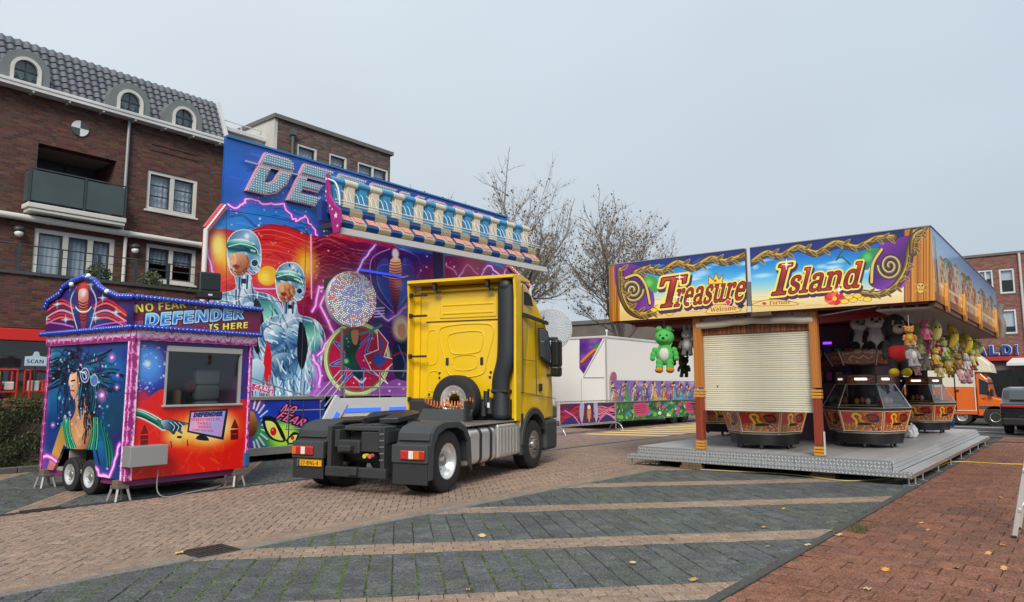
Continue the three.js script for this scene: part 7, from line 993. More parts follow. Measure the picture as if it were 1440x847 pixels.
// ---- coin pusher machines: six sided, art panels, slanting panes, header and crown ----
const artTex = (() => { const m = new Mural(512, 300, (x, y) => [x, y]); m.fill('#b5450f'); for (let i = 0; i < 60; i++) m.blob(rr(0, 512), rr(0, 300), rr(20, 60), ['rgba(230,140,20,0.5)', 'rgba(150,30,10,0.5)', 'rgba(245,180,40,0.4)', 'rgba(190,20,30,0.5)'][i % 4]); m.blob(90, 120, 90, 'rgba(200,20,40,0.9)', { core: 0.5 }); m.line([[150, 260], [170, 150], [140, 80], [180, 40], [230, 70], [220, 130], [280, 190], [260, 260]], '#7a3a04', 46); m.line([[150, 260], [170, 150], [140, 80], [180, 40], [230, 70], [220, 130], [280, 190], [260, 260]], '#f0a818', 36); m.line([[150, 255], [168, 150], [140, 80], [180, 45], [225, 75]], '#ffe070', 10); m.area([[300, 60], [420, 50], [470, 120], [440, 160], [330, 150]], '#3a1408'); m.area([[310, 80], [400, 70], [440, 120], [340, 136]], '#8a2c0c'); for (let i = 0; i < 60; i++) { const x = rr(10, 500), y = rr(170, 290); m.disc(x, y, rr(8, 18), ['#f2b632', '#d88a1c', '#8aa8d8', '#5a7ab8', '#e8d8a0'][i % 5], { ry: rr(6, 12), line: '#5a2c08', w: 3 }); } m.area([[190, 175], [350, 170], [360, 205], [200, 215]], '#181210', { line: '#c8a050', w: 4 }); m.k.strokeStyle = '#ecd8b0'; m.k.lineWidth = 12; m.k.strokeRect(4, 4, 504, 292); return new THREE.MeshPhysicalMaterial({ map: tex(m.c), roughness: 0.25, clearcoat: 0.5 }); })();
const headTex = (() => { const m = new Mural(512, 200, (x, y) => [x, y]); m.fill('#5a2410'); for (let i = 0; i < 40; i++) m.blob(rr(0, 512), rr(0, 200), rr(20, 60), ['rgba(150,70,20,0.5)', 'rgba(60,16,10,0.6)', 'rgba(190,120,40,0.4)'][i % 3]); m.area([[60, 40], [450, 30], [470, 160], [40, 165]], '#7a3a18', { line: '#c89a50', w: 6 }); m.line([[90, 120], [160, 70], [230, 110], [300, 70], [380, 115], [440, 80]], '#c8923c', 16); m.line([[90, 116], [160, 66], [230, 106], [300, 66], [380, 111], [440, 76]], '#f0d080', 5); for (let i = 0; i < 14; i++) m.disc(rr(60, 450), rr(130, 160), 10, ['#4a6aa8', '#c89030', '#a83028'][i % 3]); m.k.strokeStyle = '#2a1208'; m.k.lineWidth = 14; m.k.strokeRect(4, 4, 504, 192); return new THREE.MeshPhysicalMaterial({ map: tex(m.c), roughness: 0.3, clearcoat: 0.4 }); })();
const gameGlass = new THREE.MeshPhysicalMaterial({ color: col([0.8, 0.85, 0.88]), roughness: 0.02, transmission: 1, thickness: 0, ior: 1.9, specularIntensity: 1, clearcoat: 1 });
function pusher(px, py, label) {
  const p = at(px, py, 'y', DY), d = V(p.x, 0, p.z).normalize(), c = V(p.x + d.x * 0.7, DY, p.z + d.z * 0.7), a0 = Math.atan2(-d.x, -d.z) + R(23);
  const t = thing('coin_pusher', label, 'arcade machine', [c.x, c.y, c.z], a0, 'coin pusher machines on the deck');
  const N = 6, ring = (r, y) => Array.from({ length: N }, (_, i) => { const a = i / N * 6.2832; return V(Math.sin(a) * r, y, Math.cos(a) * r); });
  const face = (r0, y0, r1, y1, i, inset = 0.02, out = 0.004) => { const A = ring(r0, y0), B = ring(r1, y1), a = A[i], b = A[(i + 1) % N], c2 = B[(i + 1) % N], e = B[i], m = a.clone().add(b).add(c2).add(e).multiplyScalar(0.25), n = V(m.x, 0, m.z).normalize().multiplyScalar(out); return quad([a, b, c2, e].map((q) => q.clone().lerp(m, inset).add(n))); };
  const prism = (r0, y0, r1, y1) => cyl(r0, r1, y1 - y0, 0, (y0 + y1) / 2, 0, 6, 0, 0, 0);
  t.scale.set(0.8, 0.9, 0.8);
  obj('plinth', [prism(0.86, 0.1, 0.92, 0.34)], M([0.012, 0.012, 0.013], 0.35), t); obj('plinth_rim', prism(0.935, 0.34, 0.935, 0.365), M([0.45, 0.42, 0.36], 0.3, 0.6), t);
  obj('cabinet', [prism(0.93, 0.365, 1.1, 0.9), prism(1.13, 0.9, 1.13, 0.94)], M([0.05, 0.02, 0.015], 0.4), t);
  obj('header', [prism(0.74, 1.5, 0.74, 1.74)], M([0.06, 0.025, 0.015], 0.4), t); obj('core', prism(0.42, 0.94, 0.42, 1.5), M([0.03, 0.02, 0.03], 0.4), t);
  obj('crown', prism(0.78, 1.95, 0.98, 2.3), M([0.05, 0.02, 0.015], 0.5), t); obj('crown_mast', prism(0.3, 1.74, 0.3, 1.95), M([0.02, 0.01, 0.01], 0.5), t);
  const edge = M([0.62, 0.6, 0.55], 0.3, 0.5);
  for (let i = 0; i < N; i++) {
    obj('art_panel', face(0.93, 0.38, 1.1, 0.885, i, 0.04), artTex, t); obj('pane', face(1.1, 0.95, 0.74, 1.5, i, 0.01), gameGlass, t); obj('header_panel', face(0.74, 1.51, 0.74, 1.73, i, 0.05), headTex, t); obj('crown_panel', face(0.78, 1.96, 0.98, 2.29, i, 0.03), headTex, t);
    const A = ring(1.1, 0.94), B = ring(0.74, 1.5), C = ring(0.93, 0.37), D2 = ring(1.1, 0.9), E = ring(0.785, 1.95), F = ring(0.985, 2.3); obj('corner_trim', [bar(A[i], B[i], 0.014, 6)], edge, t); obj('corner_trim', [bar(C[i], D2[i], 0.016, 6)], M([0.55, 0.3, 0.12], 0.35), t); obj('crown_trim', [bar(E[i], F[i], 0.013, 6)], edge, t); obj('sill_trim', bar(A[i], A[(i + 1) % N], 0.014, 6), edge, t); obj('header_trim', bar(B[i], B[(i + 1) % N], 0.01, 6), edge, t);
    const a = (i + 0.5) / N * 6.2832; obj('lit_label', box(0.3, 0.05, 0.006, 0, 0, 0).rotateY(a).translate(Math.sin(a) * 0.652, 1.62, Math.cos(a) * 0.652), M([0.8, 0.78, 0.72], 0.3, 0, { emissive: col([1, 0.95, 0.85]), emissiveIntensity: i < 1 || i > 4 ? 0.9 : 0.3 }), t);
    obj('caster', [cyl(0.05, 0.05, 0.05, Math.sin(a) * 0.72, 0.05, Math.cos(a) * 0.72, 10, 0, 0, Math.PI / 2), box(0.06, 0.05, 0.06, Math.sin(a) * 0.72, 0.09, Math.cos(a) * 0.72)], blackSteel, t);
    obj('prize_shelf', box(0.75, 0.03, 0.4, 0, 0, 0).rotateY(a).translate(Math.sin(a) * 0.62, 1.0, Math.cos(a) * 0.62), M([0.4, 0.3, 0.12], 0.3, 0.5), t);
    for (let j = 0; j < 3; j++) obj('prize', ball(0.07, Math.sin(a + (j - 1) * 0.22) * 0.62, 1.09 + (j % 2) * 0.02, Math.cos(a + (j - 1) * 0.22) * 0.62, 1, 1.2, 1, 8, 6), M([[0.5, 0.1, 0.08], [0.6, 0.5, 0.4], [0.5, 0.3, 0.06]][(i + j) % 3], 0.7), t);
  }
  return t;
}
pusher(1221, 631, 'six sided coin pusher with treasure art standing just beside the orange post');
pusher(1297, 610, 'six sided coin pusher with treasure art standing beside the orange horse van');
pusher(1076, 633, 'six sided coin pusher half hidden by the lowered shutter beside the orange post');
pusher(1020, 613, 'six sided coin pusher set back between the two posts under the shutter');
// ---------- plush toys hanging from the canopy ----------
const furBump = dataTex(256, (u, v) => 0.5 + 0.6 * (nD(u, v) - 0.5) + 0.6 * (rnd() - 0.5), [2.2, 1.4]);
const plushM = (c) => new THREE.MeshPhysicalMaterial({ color: col(c), roughness: 1, sheen: 0.6, sheenRoughness: 0.6, sheenColor: col(c), bumpMap: furBump, bumpScale: 0.012 });
const pm = new Map(), PM = (c) => { const k = c.join(); if (!pm.has(k)) pm.set(k, plushM(c)); return pm.get(k); };
// generic soft animal; s = height in metres, hangs with its crown at y; o.kind picks ears
function plush(name, label, pos, turn, s, c, o = {}) {
  const t = thing(name, label, 'plush toy', pos, turn, 'plush prizes hanging under the canopy'), b = PM(c.body), l = PM(c.limb ?? c.body), f = PM(c.foot ?? c.limb ?? c.body), h = PM(c.head ?? c.body), m = PM(c.muzzle ?? [0.7, 0.66, 0.58]);
  const B = (r, x, y, z, sx = 1, sy = 1, sz = 1) => ball(r * s, x * s, -s + y * s, z * s, sx, sy, sz, 18, 14);
  const body = obj('body', [B(0.19, 0, 0.38, 0, 1, 1.15, 0.85), B(0.15, 0, 0.5, 0, 1, 1, 0.85)], b, t); if (c.belly) obj('belly', B(0.15, 0, 0.39, 0.06, 0.85, 1.1, 0.8), PM(c.belly), body);
  if (c.trousers) obj('shirt', [B(0.205, 0, 0.36, 0, 1.0, 0.86, 0.9)], PM(c.trousers), body);
  const head = obj('head', [B(0.19, 0, 0.76, 0, 1.08, 0.98, 0.95)], h, t); obj('muzzle', B(0.095, 0, 0.71, 0.14, 1.15, 0.8, 0.9), m, head); obj('nose', B(0.026, 0, 0.735, 0.235, 1.2, 0.8, 0.8), PM([0.02, 0.018, 0.018]), head);
  for (const x of [-0.07, 0.07]) { obj('eye', B(0.02, x, 0.8, 0.165), M([0.01, 0.01, 0.01], 0.1), head); if (c.patch) obj('eye_patch', B(0.05, x * 1.1, 0.79, 0.135, 0.8, 1.15, 0.6), PM(c.patch), head); }
  const e = PM(c.ear ?? c.head ?? c.body);
  for (const s2 of [-1, 1]) {
    if (o.kind === 'rabbit') obj('ear', B(0.05, s2 * 0.09, 1.0, 0, 1, 2.6, 0.6), e, head); else if (o.kind === 'dog') obj('ear', B(0.07, s2 * 0.2, 0.72, 0, 0.6, 1.6, 0.9), e, head); else if (o.kind === 'frog') obj('ear', B(0.075, s2 * 0.1, 0.93, 0.04), e, head); else if (o.kind !== 'chick') obj('ear', B(0.065, s2 * 0.16, 0.91, 0, 1, 1, 0.55), e, head);
    obj('arm', [B(0.065, s2 * 0.2, 0.48, 0.03, 1, 1.1, 1), B(0.06, s2 * 0.24, 0.39, 0.06, 0.95, 1.35, 1), B(0.058, s2 * 0.25, 0.31, 0.08)], l, t);
    obj('leg', [B(0.085, s2 * 0.1, 0.22, 0.05, 1, 1.4, 1), B(0.08, s2 * 0.11, 0.13, 0.07, 1, 1.1, 1)], l, t); obj('foot', B(0.085, s2 * 0.115, 0.06, 0.11, 1.05, 0.75, 1.5), f, t);
  }
  obj('loop', bar(V(0, -0.06 * s, 0), V(0, 0.16, 0), 0.006, 5), M([0.3, 0.3, 0.3], 0.6), t);
  return t;
}
// limp long toy: banana, cushion or snake shaped bodies with a face
function softRoll(label, pos, turn, len, r, c, bend = 0.3) {
  const t = thing('plush_roll', label, 'plush toy', pos, turn, 'plush prizes hanging under the canopy'), pts = []; for (let i = 0; i <= 6; i++) { const u = i / 6; pts.push(V(Math.sin(u * Math.PI) * bend * len, -u * len, 0)); }
  const g = new THREE.TubeGeometry(new THREE.CatmullRomCurve3(pts), 24, 1, 14), p = g.attributes.position, cv = new THREE.CatmullRomCurve3(pts); for (let i = 0; i < p.count; i++) { const row = Math.floor(i / 15), u = row / 24, C = cv.getPointAt(u), q = V(p.getX(i), p.getY(i), p.getZ(i)).sub(C).multiplyScalar(r * (0.25 + 0.85 * Math.sin(clamp(u * 0.94 + 0.04, 0, 1) * Math.PI) ** 0.6)); p.setXYZ(i, C.x + q.x, C.y + q.y, C.z + q.z); } g.computeVertexNormals();
  obj('body', g, PM(c), t); for (const s of [-1, 1]) obj('eye', ball(0.02, Math.sin(0.35 * Math.PI) * bend * len + s * r * 0.35, -0.35 * len, r * 0.98, 1, 1, 0.6, 8, 6), M([0.01, 0.01, 0.01], 0.1), t); obj('tip', ball(r * 0.28, 0, -0.01, 0, 1, 1.3, 1, 10, 8), PM(c.map((q) => q * 0.5)), t); obj('loop', bar(V(0, 0, 0), V(0, 0.15, 0), 0.006, 5), M([0.3, 0.3, 0.3], 0.6), t); return t;
}
{
  const Z = (px, py, z) => { const p = at(px, py, 'z', z); return [p.x, p.y, p.z]; }, X = (px, py, x) => { const p = at(px, py, 'x', x); return [p.x, p.y, p.z]; };
  const face = R(39 + 6);
  // left opening
  plush('plush_toy', 'large green plush with white belly and orange feet under the sign corner', Z(934, 459, -14.15), R(20), 1.02, { body: [0.1, 0.55, 0.12], belly: [0.75, 0.76, 0.72], limb: [0.1, 0.55, 0.12], foot: [0.72, 0.28, 0.02], head: [0.1, 0.55, 0.12], muzzle: [0.12, 0.58, 0.14] }, { kind: 'frog' });
  plush('plush_toy', 'dark brown plush bear hanging behind the green plush', Z(951, 462, -14.9), R(30), 0.85, { body: [0.1, 0.045, 0.025], muzzle: [0.3, 0.2, 0.12] });
  plush('plush_toy', 'grey and white plush with round eyes beside the orange shutter post', Z(966, 461, -14.5), R(15), 0.62, { body: [0.5, 0.48, 0.46], belly: [0.75, 0.74, 0.72], head: [0.55, 0.53, 0.5], limb: [0.2, 0.18, 0.18] }, { kind: 'rabbit' });
  plush('plush_toy', 'dark green plush hanging low beside the shutter post', Z(962, 500, -15.1), R(10), 0.5, { body: [0.035, 0.08, 0.03], muzzle: [0.1, 0.14, 0.06] });
  // pandas and the large charcoal bear
  plush('plush_panda', 'plush panda hanging under the canopy, farther from the charcoal bear', Z(1207, 443, -15.9), R(35), 0.8, { body: [0.72, 0.71, 0.69], limb: [0.03, 0.03, 0.03], head: [0.72, 0.71, 0.69], ear: [0.03, 0.03, 0.03], patch: [0.03, 0.03, 0.03], foot: [0.6, 0.45, 0.35], muzzle: [0.75, 0.74, 0.72] });
  plush('plush_panda', 'plush panda hanging under the canopy, pressed against the charcoal bear', Z(1229, 438, -15.6), R(25), 0.86, { body: [0.7, 0.69, 0.67], limb: [0.025, 0.025, 0.025], head: [0.72, 0.71, 0.69], ear: [0.03, 0.03, 0.03], patch: [0.03, 0.03, 0.03], foot: [0.6, 0.45, 0.35], muzzle: [0.75, 0.74, 0.72] });
  plush('plush_toy', 'large charcoal plush bear in a red shirt with big yellow feet', Z(1258, 437, -14.75), R(28), 1.3, { body: [0.02, 0.02, 0.022], trousers: [0.5, 0.015, 0.02], head: [0.035, 0.03, 0.03], ear: [0.035, 0.03, 0.03], foot: [0.75, 0.5, 0.01], muzzle: [0.6, 0.42, 0.31], limb: [0.02, 0.02, 0.022], patch: [0.6, 0.42, 0.31] }, { kind: 'dog' }).scale.set(0.72, 0.94, 0.8);
  // row under the side overhang, from the front corner to the back
  const C = { y: [0.62, 0.46, 0.05], py: [0.66, 0.6, 0.2], lg: [0.42, 0.58, 0.16], pk: [0.62, 0.12, 0.22], gr: [0.35, 0.35, 0.36], or: [0.6, 0.25, 0.04], te: [0.06, 0.42, 0.4], br: [0.28, 0.15, 0.07], mv: [0.42, 0.2, 0.24], rd: [0.5, 0.06, 0.06], wh: [0.68, 0.66, 0.6], lp: [0.62, 0.36, 0.4] };
  const row = [
    ['p', 1278, 457, C.or, C.y, 0.5, 'bear', 'small orange and yellow plush next to the charcoal bear'], ['p', 1280, 474, C.gr, C.wh, 0.75, 'rabbit', 'grey plush rabbit dangling below the orange plush'],
    ['p', 1291, 454, C.lg, C.wh, 0.72, 'frog', 'pale green plush frog with white belly under the canopy grid'], ['p', 1300, 449, C.pk, C.lp, 0.55, 'bear', 'bright pink plush bear high under the canopy grid'],
    ['p', 1306, 474, C.pk, C.wh, 0.46, 'rabbit', 'small pink plush rabbit in the lower row'], ['p', 1294, 484, C.gr, C.lp, 0.4, 'dog', 'small grey plush dog in the lower row'], ['r', 1314, 451, C.py, 0.78, 0.2, 0.05, 'plump pale yellow plush roll with two eyes'],
    ['p', 1318, 478, C.rd, C.wh, 0.45, 'bear', 'small red plush bear under the pale yellow roll'], ['p', 1324, 484, C.te, C.y, 0.52, 'chick', 'teal plush chick with yellow belly'], ['r', 1334, 458, C.y, 0.95, 0.18, 0.2, 'deep yellow curved plush roll, longest of the row'],
    ['r', 1343, 462, [0.66, 0.5, 0.1], 0.8, 0.14, -0.2, 'yellow plush banana beside the longest roll'], ['r', 1350, 464, C.py, 0.85, 0.17, 0.15, 'pale yellow plush banana in the middle of the row'], ['r', 1356, 470, C.y, 0.9, 0.16, 0.22, 'yellow plush banana before the green one'], ['r', 1364, 474, [0.3, 0.55, 0.06], 0.75, 0.16, 0.18, 'bright green plush banana'], ['r', 1371, 478, [0.6, 0.55, 0.06], 0.85, 0.16, 0.2, 'yellow green plush banana at the back end'], ['r', 1377, 482, [0.5, 0.48, 0.2], 0.55, 0.14, 0.1, 'olive plush roll last in the row'],
    ['p', 1284, 496, C.y, C.wh, 0.4, 'chick', 'small yellow plush chick near the charcoal bear feet'], ['p', 1334, 493, C.y, C.lg, 0.45, 'chick', 'yellow and green plush chick in the lower row'], ['p', 1347, 497, C.br, C.or, 0.5, 'bear', 'brown plush bear in the lower row'], ['p', 1354, 501, C.mv, C.lp, 0.95, 'bear', 'mauve plush bear hanging lowest by the horse van'], ['p', 1366, 495, [0.4, 0.09, 0.1], C.mv, 0.75, 'dog', 'dull red plush dog beside the mauve bear'], ['p', 1340, 470, C.gr, C.wh, 0.5, 'dog', 'grey plush dog between the bananas'],
  ];
  row.forEach(([k, px, py, c, a, b, e, label], i) => { const pos = X(px, py, -2.28 - (i % 3) * 0.16); if (k === 'p') plush('plush_toy', label, pos, R(20 + (i * 37) % 40), b * 0.72, { body: c, belly: a, muzzle: a, head: c }, { kind: e }); else softRoll(label, pos, R(30), a * 0.5, b * 0.46, c, e); });
  for (let i = 0; i < 22; i++) { const c = [C.y, C.py, [0.68, 0.42, 0.04], C.lp, [0.68, 0.6, 0.08], C.lg, C.wh, [0.6, 0.5, 0.12]][i % 8], z = -15.4 - i * 0.37; plush('plush_toy', 'small ' + ['yellow', 'pale yellow', 'amber', 'pale pink', 'lemon', 'light green', 'off white', 'mustard'][i % 8] + ' plush ' + ['bear', 'rabbit', 'chick', 'dog', 'frog'][i % 5] + ' packed into the crowded rows under the side overhang', [-2.75 + (i % 3) * 0.2, 2.86 - (i % 4) * 0.2, z], R(10 + (i * 53) % 60), rr(0.34, 0.48), { body: c, belly: C.wh, muzzle: C.wh, head: c }, { kind: ['bear', 'rabbit', 'chick', 'dog', 'frog'][i % 5] }); }
}
// ---------- show trailer, barrier, vehicles, street ----------
const flip = (s) => s;
{ // far paving: brick street beyond the ride, asphalt crossing street with lines
  const farBrick = M(0xffffff, 0.88, 0, brickTexture([[140, 118, 106], [150, 126, 112], [132, 112, 102], [144, 122, 112]], '#6f625a', 0.21, 0.105));
  struct('square', span(-21, -11.46, -0.06, -0.02, -10.5, -46), farBrick, 'brick paved square behind the ride and the show trailer');
  struct('square', span(-11.25, -7.13, -0.06, -0.02, -28.6, -46), farBrick, 'far stretch of the brick carriageway');
  struct('street', span(-7.1, 40, -0.05, -0.016, -29.3, -44), M([0.14, 0.142, 0.145], 0.8, 0, { map: asphaltMap }), 'asphalt street crossing in front of the supermarket');
  struct('pavement', span(-7.1, 40, -0.05, 0.06, -44.2, -50), M([0.3, 0.28, 0.26], 0.9, 0, { map: grainMap }), 'grey pavement before the supermarket');
  for (const z of [-32.2, -35.6]) struct('road_marking', span(-7, 30, -0.012, -0.008, z, z - 0.22), M([0.62, 0.63, 0.62], 0.7, 0, { map: blotch }), 'white line across the street');
  const a = at(868, 611, 'y', 0), b = at(985, 598, 'y', 0); for (let i = 0; i < 8; i++) { const z = -21.6 - i * 1.25; const g = quad([V(-14.3, -0.014, z), V(-11.5, -0.014, z - 0.9), V(-11.5, -0.014, z - 1.5), V(-14.3, -0.014, z - 0.6)]); struct('road_marking', g, M([0.78, 0.56, 0.2], 0.75), 'yellow hatched marking beside the show trailer'); }
}
{ // white show trailer with painted boards
  const X = -15, Z = -24.5, E = -34.5, T = 3.66, t = thing('show_trailer', 'long white show trailer with painted figures on its lower boards', 'trailer', [0, 0, 0]), wh = M([0.8, 0.8, 0.78], 0.4);
  obj('body', [rspan(X - 4.4, X, 0.9, T, Z, E, 0.03)], wh, t); obj('roof_edge', [rspan(X - 4.44, X + 0.03, T - 0.04, T + 0.05, Z + 0.03, E, 0.015)], whitePaint, t); obj('corner_trim', rspan(X - 0.03, X + 0.025, 0.9, T - 0.05, Z - 0.03, Z + 0.025, 0.008), M([0.5, 0.5, 0.5], 0.4, 0.3), t);
  obj('lower_panel', rspan(X - 4.35, X - 0.2, 0.25, 0.898, Z - 0.06, Z - 0.02, 0.01), wh, t);
  const q = (x, y) => at(x, y, 'z', Z), line = (a, b) => { const A = q(...a), B = q(...b); return flat(V(A.x, A.y, Z + 0.01), V(B.x, B.y, Z + 0.01), 0.02, 0.03); };
  obj('panel_seam', line([850, 478], [821, 530]), M([0.4, 0.4, 0.4], 0.5), t); obj('panel_seam', line([821, 531], [850, 531]), M([0.4, 0.4, 0.4], 0.5), t); obj('panel_seam', line([818, 532], [818, 570]), M([0.5, 0.5, 0.5], 0.5), t);
  const x0 = q(815, 500).x, x1 = q(850, 500).x, y0 = q(820, 527).y, y1 = T - 0.05, tm = new Mural(256, 360, onZ(Z, x0, x1, y0, y1, 256, 360)); tm.fill('#6a3a98'); for (let i = 0; i < 20; i++) tm.blob(rr(815, 850), rr(475, 525), rr(4, 10), ['rgba(170,120,210,0.5)', 'rgba(60,30,120,0.5)'][i % 2]); tm.line([[818, 510], [828, 500], [840, 490]], '#7a3c10', 5); tm.line([[818, 509], [828, 499], [840, 489]], '#e0882c', 3.4); tm.blob(840, 487, 6, 'rgba(40,160,70,1)'); tm.line([[816, 476], [850, 475]], '#d03aa0', 2.4);
  const tri = [[815, 476], [848, 476], [821, 526], [815, 518]].map(([x, y]) => q(x, y)), tg = new THREE.ShapeGeometry(shapeOf(tri.map((p) => [p.x, p.y]))); { const p = tg.attributes.position, u = tg.attributes.uv; for (let i = 0; i < p.count; i++) u.setXY(i, (p.getX(i) - x0) / (x1 - x0), (p.getY(i) - y0) / (y1 - y0)); } obj('painted_panel', tg.translate(0, 0, Z + 0.008), tm.mat(0.4), t);
  const board = (ya, yb, name, low) => { const m = new Mural(1100, 220, (x, y) => [x, y]); m.fill(low ? '#2c6a3a' : '#7a6ab8'); for (let i = 0; i < 90; i++) m.blob(rr(0, 1100), rr(0, 220), rr(14, 50), (low ? ['rgba(40,150,60,0.6)', 'rgba(20,60,40,0.6)', 'rgba(120,190,80,0.5)', 'rgba(40,120,130,0.5)'] : ['rgba(180,150,220,0.6)', 'rgba(70,110,200,0.6)', 'rgba(230,200,230,0.5)', 'rgba(120,60,150,0.4)'])[i % 4]);
    if (!low) for (let i = 0; i < 64; i++) { const x = (i * 397) % 1090 + rr(-8, 8), h = rr(150, 235), c = ['#d8a838', '#2f6ac0', '#3a9a50', '#c04a3a', '#e8e0d0', '#5a3a8a', '#3fb0c8', '#a86a3c'][i % 8]; m.area([[x - rr(16, 30), 226], [x - 11, 220 - h * 0.55], [x, 220 - h * 0.72], [x + 11, 220 - h * 0.55], [x + rr(14, 32), 226]], c, { line: 'rgba(30,20,30,0.6)', w: 1.5 }); m.line([[x - 8, 220 - h * 0.55], [x - 15, 220 - h * 0.35], [x - 6, 220 - h * 0.25]], '#e0b090', 5); m.disc(x, 220 - h * 0.82, 9, ['#e8c0a0', '#c89070', '#f0d0b0'][i % 3], { ry: 12 }); m.area([[x - 11, 220 - h * 0.82], [x - 8, 220 - h * 0.95], [x + 6, 220 - h * 0.97], [x + 11, 220 - h * 0.8], [x + 6, 220 - h * 0.88]], ['#5a2c14', '#d8b040', '#1c1410', '#8a2a18'][i % 4]); }
    for (let i = 0; i < (low ? 260 : 320); i++) { const x = rr(0, 1100), y = rr(low ? 0 : 60, 220); m.line([[x, y], [x + rr(-8, 8), y + rr(5, 18)], [x + rr(-14, 14), y + rr(14, 36)]], (low ? ['#0c3018', '#8ad05a', '#e8f0d0', '#1c7a50', '#48b0c0'] : ['#f4e8f0', '#3a1c50', '#e0b040', '#2a6ac8', '#b83a50', '#3f9a58'])[i % 5], rr(1.5, 5)); }
    if (low) for (let i = 0; i < 40; i++) { const x = rr(0, 1100), y = rr(30, 200); m.area([[x, y], [x + rr(10, 30), y - rr(10, 40)], [x + rr(30, 50), y], [x + 20, y + rr(10, 30)]], ['#6ac04a', '#1c4a30', '#3f8ac0', '#d84a8a', '#e0e8c0'][i % 5]); }
    if (low) for (const x of [200, 760]) { m.area([[x, 30], [x + 130, 20], [x + 150, 150], [x + 40, 170]], '#c8487a'); for (let j = 0; j < 4; j++) m.line([[x + 20, 55 + j * 26], [x + 120, 50 + j * 26]], '#6a1440', 8); }
    obj(name, rspan(X + 0.03, X + 0.08, ya, yb, Z - 0.2, E + 0.2, 0.01), M([0.3, 0.28, 0.3], 0.5), t); obj('painted_board', quadX(X + 0.084, Z - 0.2, E + 0.2, ya, yb), m.mat(0.4), t); };
  board(1.08, 1.93, 'upper_board', false); board(0.28, 1.04, 'lower_board', true); obj('board_rail', rspan(X + 0.03, X + 0.12, 1.042, 1.078, Z - 0.2, E + 0.2, 0.006), galv, t); obj('crest', [cyl(0.22, 0.22, 0.05, X + 0.06, 2.05, Z - 0.45, 18, 0, 0, Math.PI / 2)], M([0.35, 0.12, 0.2], 0.5), t);
  obj('vent_mast', [bar(V(q(835, 470).x, T, Z - 1), V(q(835, 470).x, T + 0.3, Z - 1), 0.03), ball(0.06, q(835, 470).x, T + 0.32, Z - 1)], whitePaint, t); for (const z of [-30.5, -31.6]) { const w = wheel(t, 0.45, 0.28, X - 0.2, 0.43, z, { rim: 0.26 }); } obj('support', rspan(X - 0.5, X - 0.2, -0.02, 0.9, Z - 1.2, Z - 1.5, 0.02), M([0.14, 0.1, 0.07], 0.8), t); obj('chassis', span(X - 4, X - 0.3, 0.5, 0.895, Z - 0.3, E + 0.3), blackSteel, t);
}
{ // crowd barrier with painted banner
  const X = -14.55, z0 = at(781, 590, 'x', X).z, z1 = at(866, 590, 'x', X).z, t = thing('crowd_barrier', 'galvanised crowd barrier carrying a red and purple painted banner', 'barrier'), y1 = 1.15, y0 = 0.28;
  obj('frame', [bar(V(X, y1, z0), V(X, y1, z1), 0.022), bar(V(X, y0, z0), V(X, y0, z1), 0.022), bar(V(X, 0.05, z0 - 0.05), V(X, y1, z0 - 0.05), 0.02), bar(V(X, 0.05, z1), V(X, y1, z1), 0.022)], galv, t);
  for (let i = 1; i < 26; i++) obj('bar', bar(V(X, y0, lerp(z0, z1, i / 26)), V(X, y1, lerp(z0, z1, i / 26)), 0.008, 6), galv, t);
  for (const z of [z0 - 0.15, z1 - 0.02]) obj('foot', tube([V(X - 0.32, 0, z), V(X - 0.2, 0.2, z), V(X, 0.28, z), V(X + 0.2, 0.2, z), V(X + 0.32, 0, z)], 0.018, 20, 6), galv, t);
  const m = new Mural(700, 200, (x, y) => [x, y]); m.fill('#4a1450'); for (let i = 0; i < 40; i++) { const s = i % 2 ? 1 : -1; m.line([[350 + s * 60, rr(60, 150)], [350 + s * rr(140, 220), rr(30, 170)], [350 + s * 350, rr(0, 200)]], ['#d82030', '#f05a48', '#8a1430', '#e8a0c0'][i % 4], rr(3, 9)); } for (const s of [-1, 1]) { m.area([[350 + s * 60, 0], [350 + s * 110, 0], [350 + s * 120, 120], [350 + s * 90, 200], [350 + s * 70, 120]], '#a8b0d0', { line: '#3a2a60', w: 3 }); m.area([[350 + s * 140, 200], [350 + s * 230, 130], [350 + s * 350, 200]], '#2c1a70'); m.bolt([[350 + s * 120, 200], [350 + s * 190, 120], [350 + s * 300, 60]], '#ffe0ff', '#d03ac0', 3); } m.area([[330, 40], [350, 20], [370, 40], [364, 120], [350, 190], [336, 120]], '#e0682c', { line: '#ffe0a0', w: 3 }); m.disc(350, 40, 16, '#f0e8f8', { ry: 22 }); for (let i = 0; i < 6; i++) m.line([[320, 80 + i * 14], [380, 80 + i * 14]], '#ffd080', 3);
  obj('banner', quadX(X + 0.03, z0 - 0.25, z1 + 0.1, y0 + 0.06, y1 - 0.08), m.mat(0.5), t); obj('banner_hem', [span(X + 0.015, X + 0.028, y0 + 0.04, y1 - 0.06, z0 - 0.23, z1 + 0.08)], M([0.5, 0.5, 0.5], 0.7), t);
}
const carGlass = M([0.03, 0.04, 0.045], 0.06, 0, { clearcoat: 1 });
const sideExt = (pts, w, bev, x = 0) => ext(shapeOf(pts), w - 2 * bev, bev).translate(0, 0, -w / 2 + bev); // outline in x-y, width along z
